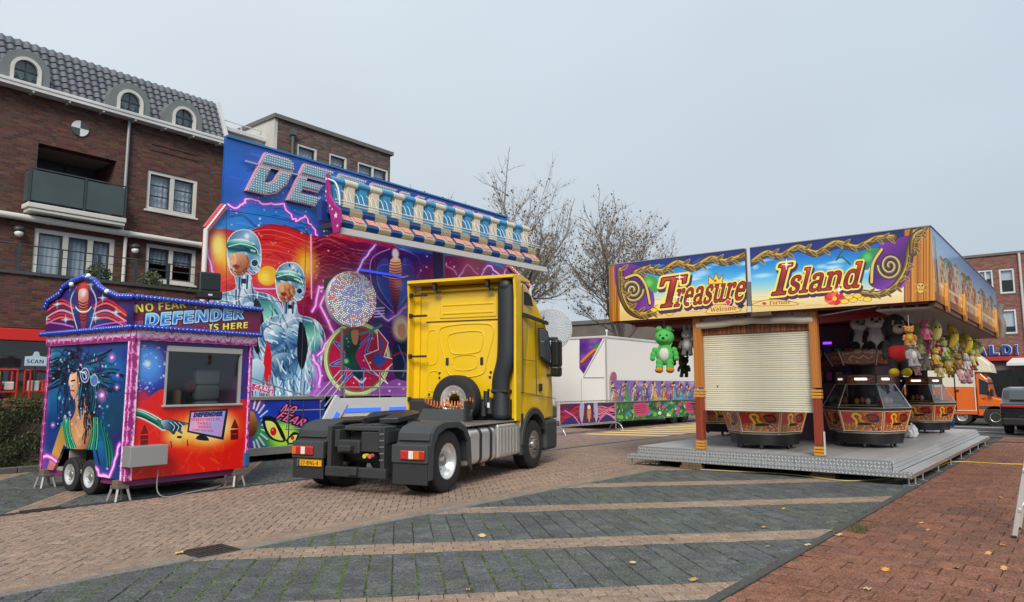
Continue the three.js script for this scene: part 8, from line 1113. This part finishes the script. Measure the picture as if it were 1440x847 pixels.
{ // orange and cream horse van, facing +x
  const Z = -37.2, q = (x, y) => at(x, y, 'z', Z), nose = q(1421, 575).x, cabX = q(1374, 560).x, t = thing('horse_van', 'orange van with tall cream horse box body parked beyond the deck', 'van', [nose, 0, Z - 1.05]);
  const c = cabX - nose, orange = new THREE.MeshPhysicalMaterial({ color: col([0.66, 0.13, 0.018]), roughness: 0.35, clearcoat: 0.6 }), cream = M([0.64, 0.6, 0.48], 0.45);
  obj('body', sideExt([[-5.6, 0.45], [c - 0.02, 0.45], [c - 0.02, 1.62], [-5.6, 1.62]], 2.1, 0.03), orange, t); obj('box', sideExt([[-5.6, 1.625], [c - 0.02, 1.625], [c - 0.02, 2.3], [c + 0.62, 2.28], [c + 0.55, 2.65], [c + 0.1, 3.08], [-0.2 + c, 3.14], [-5.3, 3.14], [-5.6, 2.9]], 2.14, 0.04), cream, t);
  obj('cab', sideExt([[c, 0.4], [-0.1, 0.4], [-0.02, 0.62], [-0.04, 0.98], [-0.25, 1.12], [-0.62, 1.22], [c + 0.42, 2.0], [c + 0.2, 2.26], [c, 2.26]], 1.98, 0.05), orange, t);
  const s = 1.0; obj('side_window', sideExt([[c + 0.1, 1.34], [-0.72, 1.3], [c + 0.46, 1.86], [c + 0.12, 2.05]], 2.0, 0.005), carGlass, t); obj('rubbing_strip', rspan(c + 0.05, -0.1, 0.7, 0.84, -1.0, 1.0, 0.01), M([0.06, 0.06, 0.062], 0.6), t); obj('mirror', rbox(0.12, 0.3, 0.2, 0.04, -0.6, 1.42, 1.12), M([0.015, 0.015, 0.015], 0.4), t); obj('door_handle', rbox(0.14, 0.04, 0.03, 0.01, c + 0.25, 1.16, 1.005), M([0.2, 0.04, 0.01], 0.4), t); obj('headlamp', rbox(0.2, 0.2, 1.9, 0.06, -0.12, 0.95, 0), M([0.5, 0.5, 0.5], 0.15), t);
  for (const [a, b] of [[1322.5, 1341.5], [1341.5, 1369]]) { const X0 = q(a, 520).x - nose, X1 = q(b, 520).x - nose; obj('door_trim', [span(X0 - 0.02, X0 + 0.02, 0.6, 2.9, 1.07, 1.085), span(X1 - 0.02, X1 + 0.02, 0.6, 2.9, 1.07, 1.085), span(X0 + 0.02, X1 - 0.02, 0.6, 0.64, 1.07, 1.085)], M([0.6, 0.55, 0.5], 0.4), t); } obj('latch', rbox(0.16, 0.08, 0.04, 0.01, q(1346, 552).x - nose, 1.5, 1.08), blackSteel, t);
  for (const x of [-0.55, c - 0.6, -4.9]) for (const z of [0.9, -0.9]) wheel(t, 0.36, 0.22, x, 0.36, z, { rim: 0.2 }).rotation.y = z > 0 ? -Math.PI / 2 : Math.PI / 2; obj('arch', cyl(0.44, 0.44, 2.0, -0.55, 0.4, 0, 20, Math.PI / 2), M([0.02, 0.02, 0.02], 0.8), t); obj('underside', span(-5.4, -0.3, 0.28, 0.44, -0.8, 0.8), blackSteel, t);
}
function car(name, label, pos, turn, paint) { // faces -z
  const t = thing(name, label, 'car', pos, turn), L = 4.4, prof = [[0.05, 0.3], [0, 0.62], [0.06, 0.95], [0.2, 1.02], [0.45, 1.1], [0.75, 1.42], [1.3, 1.5], [2.2, 1.47], [2.9, 1.08], [3.9, 0.92], [4.3, 0.7], [4.36, 0.3]];
  const put = (g) => g.rotateY(Math.PI / 2); // profile x -> -z
  const body = ext(new THREE.Shape(new THREE.SplineCurve(prof.map(([x, y]) => V2(x, y))).getPoints(50)), 1.7, 0.05).translate(0, 0, -0.85); obj('body', put(body), paint, t);
  obj('windows', put(ext(shapeOf([[0.62, 1.04], [0.9, 1.36], [1.3, 1.42], [2.15, 1.39], [2.72, 1.04]]), 1.8, 0.01).translate(0, 0, -0.9)), carGlass, t); obj('rear_window', rbox(1.4, 0.36, 0.02, 0.01, 0, 1.24, -0.54, -0.72), carGlass, t);
  obj('tail_lamp', rbox(1.66, 0.07, 0.06, 0.02, 0, 0.9, 0.0), M([0.4, 0.015, 0.015], 0.2, 0, { clearcoat: 1 }), t); obj('rear_bumper', rbox(1.72, 0.24, 0.16, 0.05, 0, 0.42, -0.02), M([0.02, 0.02, 0.02], 0.5), t); obj('number_plate', box(0.5, 0.11, 0.01, 0, 0.62, 0.06), M([0.55, 0.38, 0.02], 0.5), t);
  for (const z of [-0.85, -3.5]) for (const s of [1, -1]) wheel(t, 0.33, 0.22, s * 0.8, 0.33, z, { rim: 0.21, flip: s < 0, nuts: 5 }); return t;
}
{ const p = at(1411, 612, 'y', 0); car('parked_car', 'black parked car with a red tail lamp strip at the end of the red pavement', [p.x + 0.95, 0, p.z], R(-3), new THREE.MeshPhysicalMaterial({ color: col([0.012, 0.012, 0.014]), roughness: 0.25, clearcoat: 1 })).scale.setScalar(1.1);
  car('parked_car', 'silver car standing in the street behind the black car', [-2.9, 0, -41.2], R(-90), new THREE.MeshPhysicalMaterial({ color: col([0.5, 0.52, 0.54]), roughness: 0.3, metalness: 0.4, clearcoat: 1 })); }
{ // hedge with kerb
  const t = thing('hedge', 'clipped dark green hedge between the parking bays and the shop', 'hedge'), A = newA(), X0 = -18.1, X1 = -16.95, H = 1.42, rnd2 = (a, b) => rr(a, b);
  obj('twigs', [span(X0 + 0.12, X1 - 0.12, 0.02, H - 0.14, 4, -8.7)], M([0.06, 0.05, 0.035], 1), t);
  for (let i = 0; i < 26000; i++) { const f = rnd(); let p; if (f < 0.62) p = V(X1 - Math.abs(rr(-0.12, 0.12)), rr(0.05, H), rr(-8.8, 1)); else if (f < 0.85) p = V(rr(X0, X1), H - Math.abs(rr(-0.1, 0.1)), rr(-8.8, 1)); else p = V(rr(X0, X1), rr(0.05, H), -8.8 + rr(-0.08, 0.1)); p.x += 0.05 * Math.sin(p.z * 5) + 0.04 * Math.sin(p.y * 9 + p.z * 3); p.y += 0.03 * Math.sin(p.z * 7); const e = new THREE.Euler(rr(0, 6), rr(0, 6), rr(0, 6)), s = rr(0.022, 0.042), c = [[0.03, 0.06, 0.016], [0.045, 0.085, 0.022], [0.06, 0.09, 0.025], [0.025, 0.045, 0.015], [0.09, 0.075, 0.025]][toneOf(5)], P = [[-s, 0, 0], [0, s * 0.2, -s * 0.5], [s, 0, 0], [0, s * 0.2, s * 0.5]].map((v) => V(...v).applyEuler(e).add(p)); for (const k of [0, 1, 2, 0, 2, 3]) { A.p.push(P[k].x, P[k].y, P[k].z); A.u.push(0, 0); A.c.push(...c); } }
  const g = new THREE.BufferGeometry(); g.setAttribute('position', new THREE.Float32BufferAttribute(A.p, 3)); g.setAttribute('uv', new THREE.Float32BufferAttribute(A.u, 2)); g.setAttribute('color', new THREE.Float32BufferAttribute(A.c, 3)); g.computeVertexNormals(); obj('foliage', g, new THREE.MeshStandardMaterial({ vertexColors: true, roughness: 0.7 }), t);
  const kb = new THREE.Group(); kb.name = numbered('kerb'); kb.userData = { kind: 'structure', label: 'raised grey kerb along the hedge' }; scene.add(kb); const ge = rspan(-16.75, -16.58, -0.05, 0.11, 0, -0.99, 0.02); for (let z = 3; z > -9; z -= 1) { const k = obj('kerbstone', ge, M([0.2, 0.19, 0.17], 0.9, 0, { map: grainMap }), kb); k.position.z = z; } struct('planting_bed', span(-18.5, -16.76, -0.05, 0.05, 4, -9), M([0.05, 0.04, 0.03], 1, 0, { map: grainMap }), 'dark soil under the hedge');
}
{ // shop displays behind the hedge
  const redM = M([0.5, 0.02, 0.015], 0.4), yelM = M([0.7, 0.52, 0.03], 0.6);
  [['carrying white parcels', 0.2], ['carrying mixed red and white parcels', -0.95], ['carrying dark parcels, by the house shaped board', -2.1], ['half hidden by the ticket trailer', -3.2]].forEach(([w, dz], i) => { const t = thing('display_rack', 'red wire display rack with yellow price card ' + w, 'rack', [-18.62, 0, -4.55 + dz + 0.55], 0, 'red display racks before the shop'); obj('frame', [[-0.45, 0.45].map((z) => [-0.18, 0.18].map((x) => bar(V(x, 0, z), V(x, 2.05, z), 0.022))), bar(V(0.18, 2.05, -0.45), V(0.18, 2.05, 0.45), 0.025), bar(V(-0.18, 2.05, -0.45), V(-0.18, 2.05, 0.45), 0.022)], redM, t); for (let k = 0; k < 4; k++) { obj('shelf', rspan(-0.2, 0.2, 0.35 + k * 0.4, 0.39 + k * 0.4, -0.46, 0.46, 0.008), redM, t); for (let j = 0; j < 4; j++) obj('parcel', rbox(0.24, rr(0.16, 0.28), 0.19, 0.03, 0, 0.5 + k * 0.4, -0.33 + j * 0.22), M([[0.6, 0.58, 0.55], [0.5, 0.04, 0.04], [0.16, 0.12, 0.2], [0.55, 0.05, 0.05]][(i + j + k) % 4], 0.5), t); } obj('price_card', box(0.02, 0.3, 0.22, 0.22, 1.86, 0.0), yelM, t); });
  const p = at(50, 508, 'x', -18.3), c = canvas(256, 128), k = c.getContext('2d'); k.fillStyle = '#b8cfe0'; k.fillRect(0, 0, 256, 128); k.fillStyle = '#0c1014'; k.font = 'bold 84px sans-serif'; k.fillText('SCAN', 10, 96); const t = thing('shop_board', 'small pale blue house shaped board with black lettering above the racks', 'sign', [-18.3, p.y, p.z]);
  t.scale.set(1, 0.8, 0.72);
  obj('board', ext(shapeOf([[-0.3, -0.14], [0.3, -0.14], [0.3, 0.12], [0.1, 0.14], [0.05, 0.26], [-0.05, 0.26], [-0.1, 0.14], [-0.3, 0.12]]), 0.02, 0.004).rotateY(Math.PI / 2), M([0.45, 0.58, 0.68], 0.5), t); obj('lettering', quadX(0.028, 0.28, -0.28, -0.12, 0.1), new THREE.MeshStandardMaterial({ map: tex(c), roughness: 0.5 }), t); obj('pole', bar(V(-0.02, -0.14, 0), V(-0.02, -p.y / 0.8, 0), 0.02), blackSteel, t);
}
function bush(name, label, pos, r, h, c, n = 900) { const t = thing(name, label, 'potted plant', pos, 0, 'potted plants on the terrace'); obj('pot', lathe([[0.001, 0], [r * 0.5, 0], [r * 0.62, 0.3], [r * 0.56, 0.3], [r * 0.5, 0.26]], 14), M([0.16, 0.1, 0.07], 0.8), t); const A = newA(); for (let i = 0; i < n; i++) { const d = V(rr(-1, 1), rr(-1, 1), rr(-1, 1)); if (d.length() > 1) { i--; continue; } const p = V(d.x * r, 0.3 + h / 2 + d.y * h / 2, d.z * r), e = new THREE.Euler(rr(0, 6), rr(0, 6), rr(0, 6)), s = rr(0.03, 0.06), P = [[-s, 0, 0], [0, 0, -s * 0.4], [s, 0, 0], [0, 0, s * 0.4]].map((v) => V(...v).applyEuler(e).add(p)), cc = c.map((q) => q * rr(0.6, 1.4)); for (const k of [0, 1, 2, 0, 2, 3]) { A.p.push(P[k].x, P[k].y, P[k].z); A.u.push(0, 0); A.c.push(...cc); } } const g = new THREE.BufferGeometry(); g.setAttribute('position', new THREE.Float32BufferAttribute(A.p, 3)); g.setAttribute('uv', new THREE.Float32BufferAttribute(A.u, 2)); g.setAttribute('color', new THREE.Float32BufferAttribute(A.c, 3)); g.computeVertexNormals(); obj('foliage', g, new THREE.MeshStandardMaterial({ vertexColors: true, roughness: 0.8 }), t); obj('stem', bar(V(0, 0.2, 0), V(0, 0.3 + h * 0.5, 0), 0.02), M([0.08, 0.05, 0.03], 0.9), t); }
{ const T = (px, py) => { const p = at(px, py, 'x', -19.5); return [-19.5, p.y - 0.75, p.z]; }; bush('potted_plant', 'loose feathery potted plant on the terrace before the sliding doors', T(138, 384), 0.32, 0.7, [0.06, 0.1, 0.03]); bush('potted_plant', 'pale leafy potted plant on the terrace before the small window', T(212, 388), 0.3, 0.6, [0.09, 0.12, 0.06]); bush('potted_plant', 'small round clipped potted shrub at the terrace end', T(266, 400), 0.22, 0.34, [0.04, 0.09, 0.02], 1200); }
// ---------- small things on the ground ----------
function drain(label, x, z, w, l) { const t = thing('drain_grate', label, 'drain', [x, 0.004, z]); const iron = M([0.045, 0.035, 0.03], 0.6, 0.4); obj('frame', [rspan(-w / 2, w / 2, -0.02, 0.012, -l / 2, -l / 2 + 0.03, 0.004), rspan(-w / 2, w / 2, -0.02, 0.012, l / 2 - 0.03, l / 2, 0.004), rspan(-w / 2, -w / 2 + 0.03, -0.02, 0.0119, -l / 2 + 0.03, l / 2 - 0.03, 0.004), rspan(w / 2 - 0.03, w / 2, -0.02, 0.0119, -l / 2 + 0.03, l / 2 - 0.03, 0.004)], iron, t); obj('pit', span(-w / 2 + 0.03, w / 2 - 0.03, -0.006, 0.001, -l / 2 + 0.03, l / 2 - 0.03), M([0.03, 0.027, 0.024], 1), t); for (let i = 1; i < 9; i++) obj('bar', rspan(-w / 2 + 0.03, w / 2 - 0.03, 0.001, 0.011, -l / 2 + i * l / 9 - 0.011, -l / 2 + i * l / 9 + 0.011, 0.003), iron, t); obj('middle_bar', rspan(-0.014, 0.014, 0.001, 0.0125, -l / 2 + 0.03, l / 2 - 0.03, 0.003), iron, t); }  // dark sheet below the bars stands in for the shade of an open pit
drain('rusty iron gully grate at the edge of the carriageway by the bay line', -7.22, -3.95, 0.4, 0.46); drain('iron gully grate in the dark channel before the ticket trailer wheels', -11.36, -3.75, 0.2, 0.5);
{ // fallen leaves
  const lm = [[0.5, 0.3, 0.1], [0.56, 0.4, 0.2], [0.42, 0.24, 0.08], [0.55, 0.27, 0.05]].map((c) => M(c, 0.85)), pts = []; for (let i = 0; i < 12; i++) { const a = i / 12 * 6.2832, r = i % 2 ? 0.5 : 1; pts.push([Math.cos(a) * r, Math.sin(a) * r * 0.8]); } const base = new THREE.ShapeGeometry(shapeOf(pts)).rotateX(-Math.PI / 2); { const p = base.attributes.position; for (let i = 0; i < p.count; i++) p.setY(i, 0.25 * Math.sin(p.getX(i) * 2.4) * Math.cos(p.getZ(i) * 2)); base.computeVertexNormals(); }
  for (const [px, py, s] of [[678, 754, 0.085], [890, 792, 0.07], [945, 759, 0.06], [975, 816, 0.075], [1028, 785, 0.06], [658, 830, 0.06], [1074, 742, 0.06], [1080, 769, 0.05], [1179, 676, 0.05], [1231, 699, 0.05], [1245, 802, 0.075], [1346, 800, 0.075], [1220, 829, 0.07], [1136, 767, 0.06], [1296, 736, 0.05], [1316, 749, 0.045], [1412, 800, 0.06], [1390, 779, 0.06], [1190, 720, 0.05], [1216, 721, 0.05], [1268, 700, 0.06], [1305, 746, 0.05], [252, 778, 0.09], [1408, 700, 0.05], [1180, 753, 0.07], [1170, 748, 0.06], [1410, 767, 0.05], [1102, 716, 0.05]]) { const p = at(px, py, 'y', 0.012), m = obj('fallen_leaf', base, lm[toneOf(4)]); m.position.set(p.x, 0.02, p.z); m.rotation.set(rr(-0.15, 0.15), rr(0, 6), rr(-0.15, 0.15)); m.scale.setScalar(s * 0.75); tag(m, 'single dry yellow brown leaf lying flat on the paving', 'leaf', 'fallen leaves on the paving'); }
}
{ // moss in the joints of the dark slabs, and a tuft of weed at the kerb
  const A = newA(), pt = (s, n) => [S1[0] * s + N1[0] * n, S1[1] * s + N1[1] * n];
  for (let i = -108; i < 136; i++) { const s = i * 0.222 - 0.024 + 0.0; const k0 = Math.round((s + 24) / 0.222), sj = -24 + k0 * 0.222, wild = nB(i * 0.031 + 0.3, 0.37); for (let n = -14; n < -3; n += 0.014) { if (stripes1.some((c) => Math.abs(n - c) < SW)) continue; const [x, z] = pt(sj, n); if (x > BAY0 - 0.02 || x < BAY1 + 0.02 || z > -2) continue; const d = nA(x * 0.11, z * 0.11) * 0.6 + wild * 0.5 + 0.16 * Math.exp(-((x + 4.9) ** 2 + (z + 4.6) ** 2) / 2) - Math.max(0, (-z - 6) * 0.04); if (rnd() > (d - 0.36) * 3.2) continue; const r = rr(0.009, 0.026), cx = x + rr(-0.008, 0.008), cz = z + rr(-0.008, 0.008), h = rr(0.004, 0.012), c = [[0.05, 0.085, 0.02], [0.075, 0.12, 0.028], [0.04, 0.06, 0.02], [0.09, 0.11, 0.04]][toneOf(4)], a0 = rr(0, 6); for (let q = 0; q < 4; q++) { const a = a0 + q * 1.571, b = a + 1.571; A.p.push(cx, h, cz, cx + Math.cos(b) * r, -0.004, cz + Math.sin(b) * r, cx + Math.cos(a) * r, -0.004, cz + Math.sin(a) * r); for (let v = 0; v < 3; v++) { A.u.push(0, 0); A.c.push(...c); } } } }
  const w = at(1209, 746, 'y', 0); for (let i = 0; i < 260; i++) { const cx = w.x + rr(-0.12, 0.12), cz = w.z + rr(-0.3, 0.25), h = rr(0.02, 0.09), a = rr(0, 6), lean = rr(0.01, 0.05), c = [[0.08, 0.09, 0.03], [0.13, 0.11, 0.04], [0.05, 0.07, 0.02]][toneOf(3)]; A.p.push(cx - 0.004 * Math.cos(a), 0, cz - 0.004 * Math.sin(a), cx + 0.004 * Math.cos(a), 0, cz + 0.004 * Math.sin(a), cx + Math.sin(a) * lean, h, cz + Math.cos(a) * lean); for (let v = 0; v < 3; v++) { A.u.push(0, 0); A.c.push(...c); } }
  const g = new THREE.BufferGeometry(); g.setAttribute('position', new THREE.Float32BufferAttribute(A.p, 3)); g.setAttribute('uv', new THREE.Float32BufferAttribute(A.u, 2)); g.setAttribute('color', new THREE.Float32BufferAttribute(A.c, 3)); g.computeVertexNormals(); tag(obj('moss', g, new THREE.MeshStandardMaterial({ vertexColors: true, roughness: 1 })), 'green moss and weeds in the joints of the dark slabs', 'moss', null, 'stuff');
}
{ // cables, blocks, bag, bucket, stand
  const G = (px, py, h = 0.012) => { const p = at(px, py, 'y', h); return V(p.x, h + 0.008, p.z); };
  tag(obj('power_cable', tube([G(1262, 668), G(1300, 664), G(1322, 656), G(1345, 650), G(1375, 651), G(1410, 653), G(1450, 654), G(1500, 655)], 0.011, 60, 6), M([0.6, 0.42, 0.04], 0.5)), 'yellow power cable running across the red pavement to the deck', 'cable');
  tag(obj('power_cable', tube([G(985, 661), G(1040, 664), G(1100, 667), G(1130, 670), G(1190, 677), G(1250, 674)], 0.01, 50, 6), M([0.5, 0.4, 0.16], 0.5)), 'pale yellow cable lying along the front of the deck', 'cable'); tag(obj('power_cable', tube([G(1350, 634), G(1385, 624), G(1410, 622), G(1460, 623)], 0.011, 30, 6), M([0.02, 0.02, 0.02], 0.6)), 'black cable crossing the far end of the red pavement', 'cable');
  const wood = M(0xffffff, 0.85, 0, { map: tex(woodTex('#5a4636', '25,16,10', 1), true, [1 / 0.3, 1 / 0.4]) }), bl = (px, py, label) => { const p = at(px, py, 'y', 0), t = thing('wooden_block', label, 'block', [p.x, 0, p.z - 0.16], rr(-0.06, 0.06), 'wooden blocks under the deck'); obj('lower_beam', rbox(0.46, 0.065, 0.2, 0.008, 0, 0.033, 0), wood, t); obj('upper_beam', rbox(0.42, 0.06, 0.18, 0.008, 0.01, 0.098, -0.01), wood, t); }; bl(969, 661, 'stacked wooden block under the deck below the post beside the green plush'); bl(1155, 674, 'stacked wooden block under the deck below the post beside the coin pushers');
  const b = at(1283, 616, 'y', DY), bag = thing('plastic_bag', 'crumpled white plastic bag on the deck beside a coin pusher', 'bag', [b.x, DY, b.z]), bg = new THREE.IcosahedronGeometry(0.14, 3); { const p = bg.attributes.position; for (let i = 0; i < p.count; i++) { const v = V(p.getX(i), p.getY(i), p.getZ(i)), k = 0.82 + 0.4 * nB(v.x * 2.1 + 0.5, v.y * 2.1 + v.z); v.multiplyScalar(k); p.setXYZ(i, v.x, Math.max(0, v.y + 0.12) * 1.25, v.z); } bg.computeVertexNormals(); } obj('sack', bg, M([0.72, 0.74, 0.76], 0.4), bag); obj('knot', rbox(0.05, 0.1, 0.05, 0.02, 0, 0.33, 0, 0.2), M([0.72, 0.74, 0.76], 0.4), bag);
  const k = at(1337, 600, 'y', DY), bu = thing('bucket', 'small blue bucket on the deck beyond the far coin pusher', 'bucket', [k.x, DY, k.z]); obj('pail', lathe([[0.001, 0], [0.1, 0], [0.13, 0.24], [0.14, 0.25], [0.12, 0.24]], 18), M([0.01, 0.06, 0.32], 0.35), bu); obj('handle', tube([V(-0.13, 0.22, 0), V(-0.1, 0.3, 0.06), V(0, 0.34, 0.08), V(0.1, 0.3, 0.06), V(0.13, 0.22, 0)], 0.006, 16, 5), galv, bu);
  const f = at(1427, 757, 'y', 0.0), st = thing('folding_stand', 'aluminium folding stand with a slanting leg on the red pavement', 'stand', [f.x, 0, f.z]); const top = V(0.34, 1.75, -0.2); for (const dz of [0, -0.62]) { obj('leg', flat(V(0, 0.02, dz), V(top.x, top.y, dz - 0.1), 0.03, 0.05), alu, st); obj('leg', flat(V(0.75, 0.02, dz), V(top.x, top.y, dz - 0.1), 0.03, 0.05), alu, st); obj('foot', rbox(0.05, 0.03, 0.07, 0.008, 0, 0.015, dz), rubber, st); } for (const y of [0.3, 0.75, 1.2]) obj('rung', flat(V(top.x * y / 1.75, y, 0), V(top.x * y / 1.75, y, -0.66), 0.04, 0.025), alu, st); obj('strut', flat(V(0.06, 0.31, 0), V(0.7, 0.31, 0), 0.02, 0.03), alu, st); obj('board', rbox(0.03, 0.7, 0.6, 0.01, top.x + 0.08, 1.5, -0.4), M([0.6, 0.6, 0.6], 0.5), st);
}
// ---------- trees ----------
function tree(name, label, px, dist, base, topY, spread, o) {
  const d = pixelRay(px, 543); d.y = 0; d.normalize().multiplyScalar(dist);
  const t = thing(name, label, 'tree', [d.x, 0, d.z], 0, 'late autumn trees behind the fairground');
  const trunkG = [], limbG = [], twigG = [], leafP = [];
  const seg = (a, b, r0, r1, n, list) => { const v = b.clone().sub(a), L = v.length(), g = new THREE.CylinderGeometry(r1, r0, L, n, 1, true); g.applyQuaternion(new THREE.Quaternion().setFromUnitVectors(V(0, 1, 0), v.normalize())).translate((a.x + b.x) / 2, (a.y + b.y) / 2, (a.z + b.z) / 2); list.push(g); };
  function grow(p, dir, len, r, depth, list) {
    let q = p.clone(), v = dir.clone(), steps = depth > 3 ? 4 : 3;
    for (let i = 0; i < steps; i++) {
      v.add(V(rr(-1, 1), rr(-0.4, 0.7) + o.lift * 0.25, rr(-1, 1)).multiplyScalar(0.17)).normalize();
      const e = q.clone().addScaledVector(v, len / steps), r1 = r * (1 - 0.3 * (i + 1) / steps), r0 = r * (1 - 0.3 * i / steps);
      seg(q, e, r0, r1, depth > 3 ? 7 : depth > 1 ? 4 : 3, depth > 3 ? limbG : twigG);
      q = e;
      if (depth > 0 && (i > 0 || depth < 4)) { const kids = depth > 1 ? 1 : rnd() < 0.5 ? 1 : 2; for (let k = 0; k < kids; k++) { const s = V(rr(-1, 1), rr(-0.25, 0.6), rr(-1, 1)).normalize(); grow(q, v.clone().multiplyScalar(0.75).addScaledVector(s, 0.8).normalize(), len * rr(0.5, 0.75), r1 * 0.55, depth - 1); } }
      if (depth < 2 && rnd() < o.leaves) leafP.push(q.clone().add(V(rr(-0.1, 0.1), rr(-0.12, 0.02), rr(-0.1, 0.1))));
    }
    if (depth > 0) grow(q, v, len * 0.72, r * 0.68, depth - 1);
  }
  const H = topY, fork = base;
  const lean = o.lean ?? 0;
  let p0 = V(0, 0, 0), p1 = V(lean * 0.3, fork * 0.5, 0), p2 = V(lean, fork, 0);
  seg(p0, p1, o.r, o.r * 0.86, 12, trunkG); seg(p1, p2, o.r * 0.86, o.r * 0.74, 12, trunkG);
  for (let k = 0; k < o.limbs; k++) {
    const a = k / o.limbs * Math.PI * 2 + rr(-0.4, 0.4), out = o.open * rr(0.6, 1.15) * (k ? 1 : 0.12), side = o.side ?? 1; // spread follows the row of trees
    grow(V(lean, fork - rr(0, 0.5) * (k > 1 ? 1 : 0), 0), V(Math.cos(a) * out * side, 1, Math.sin(a) * out / side).normalize(), (H - fork) * 0.34 * (k ? rr(0.75, 1.05) : 1.1), o.r * 0.5, o.depth ?? 5);
  }
  const bark = M(o.bark, 0.95, 0, { map: grainMap, bumpMap: grainBump, bumpScale: 0.01 });
  obj('trunk', trunkG, bark, t); obj('limbs', limbG, bark, t); obj('crown', twigG, M(o.twig ?? o.bark, 0.95), t);
  const A = newA();
  for (const q of leafP) for (let n = 0; n < (o.per ?? 1); n++) {
    const s = rr(0.045, 0.09), e = new THREE.Euler(rr(0, 6), rr(0, 6), rr(0, 6)), c = V(rr(-0.25, 0.25), rr(-0.25, 0.15), rr(-0.25, 0.25)).multiplyScalar(n ? 1 : 0).add(q), tone = o.tones[toneOf(o.tones.length)];
    const P = [[-s, 0, 0], [0, s * 0.3, -s * 0.6], [s, 0, 0], [0, -s * 0.2, s * 0.6]].map((v) => V(...v).applyEuler(e).add(c));
    for (const i of [0, 1, 2, 0, 2, 3]) { A.p.push(P[i].x, P[i].y, P[i].z); A.u.push(0, 0); A.c.push(...tone); }
  }
  if (A.p.length) { const g = new THREE.BufferGeometry(); g.setAttribute('position', new THREE.Float32BufferAttribute(A.p, 3)); g.setAttribute('uv', new THREE.Float32BufferAttribute(A.u, 2)); g.setAttribute('color', new THREE.Float32BufferAttribute(A.c, 3)); g.computeVertexNormals(); obj('leaves', g, new THREE.MeshPhysicalMaterial({ vertexColors: true, roughness: 0.9, transmission: 0.3, thickness: 0 }), t); }
  return t;
}
const treeBrown = [[0.17, 0.085, 0.03], [0.22, 0.12, 0.045], [0.13, 0.07, 0.03], [0.19, 0.14, 0.05]], treeOlive = [[0.14, 0.12, 0.04], [0.19, 0.15, 0.05], [0.1, 0.095, 0.035], [0.22, 0.13, 0.045]];
seed = 1313;
tree('bare_tree', 'tall bare tree with few olive leaves rising behind the seats of the ride', 706, 38, 4.6, 13.6, 5, { r: 0.27, limbs: 9, open: 1.0, side: 1.15, lift: 0.3, leaves: 0.11, per: 1, bark: [0.2, 0.175, 0.155], tones: treeOlive, depth: 5 });
seed = 4242;
tree('bare_tree', 'slender upright tree with brown leaves on its middle beside the arcade sign', 876, 42, 4.2, 12.9, 4, { r: 0.22, limbs: 6, open: 0.6, lift: 0.5, leaves: 0.14, per: 1, bark: [0.2, 0.175, 0.155], tones: treeBrown, depth: 5 });
renderer.render(scene, camera);
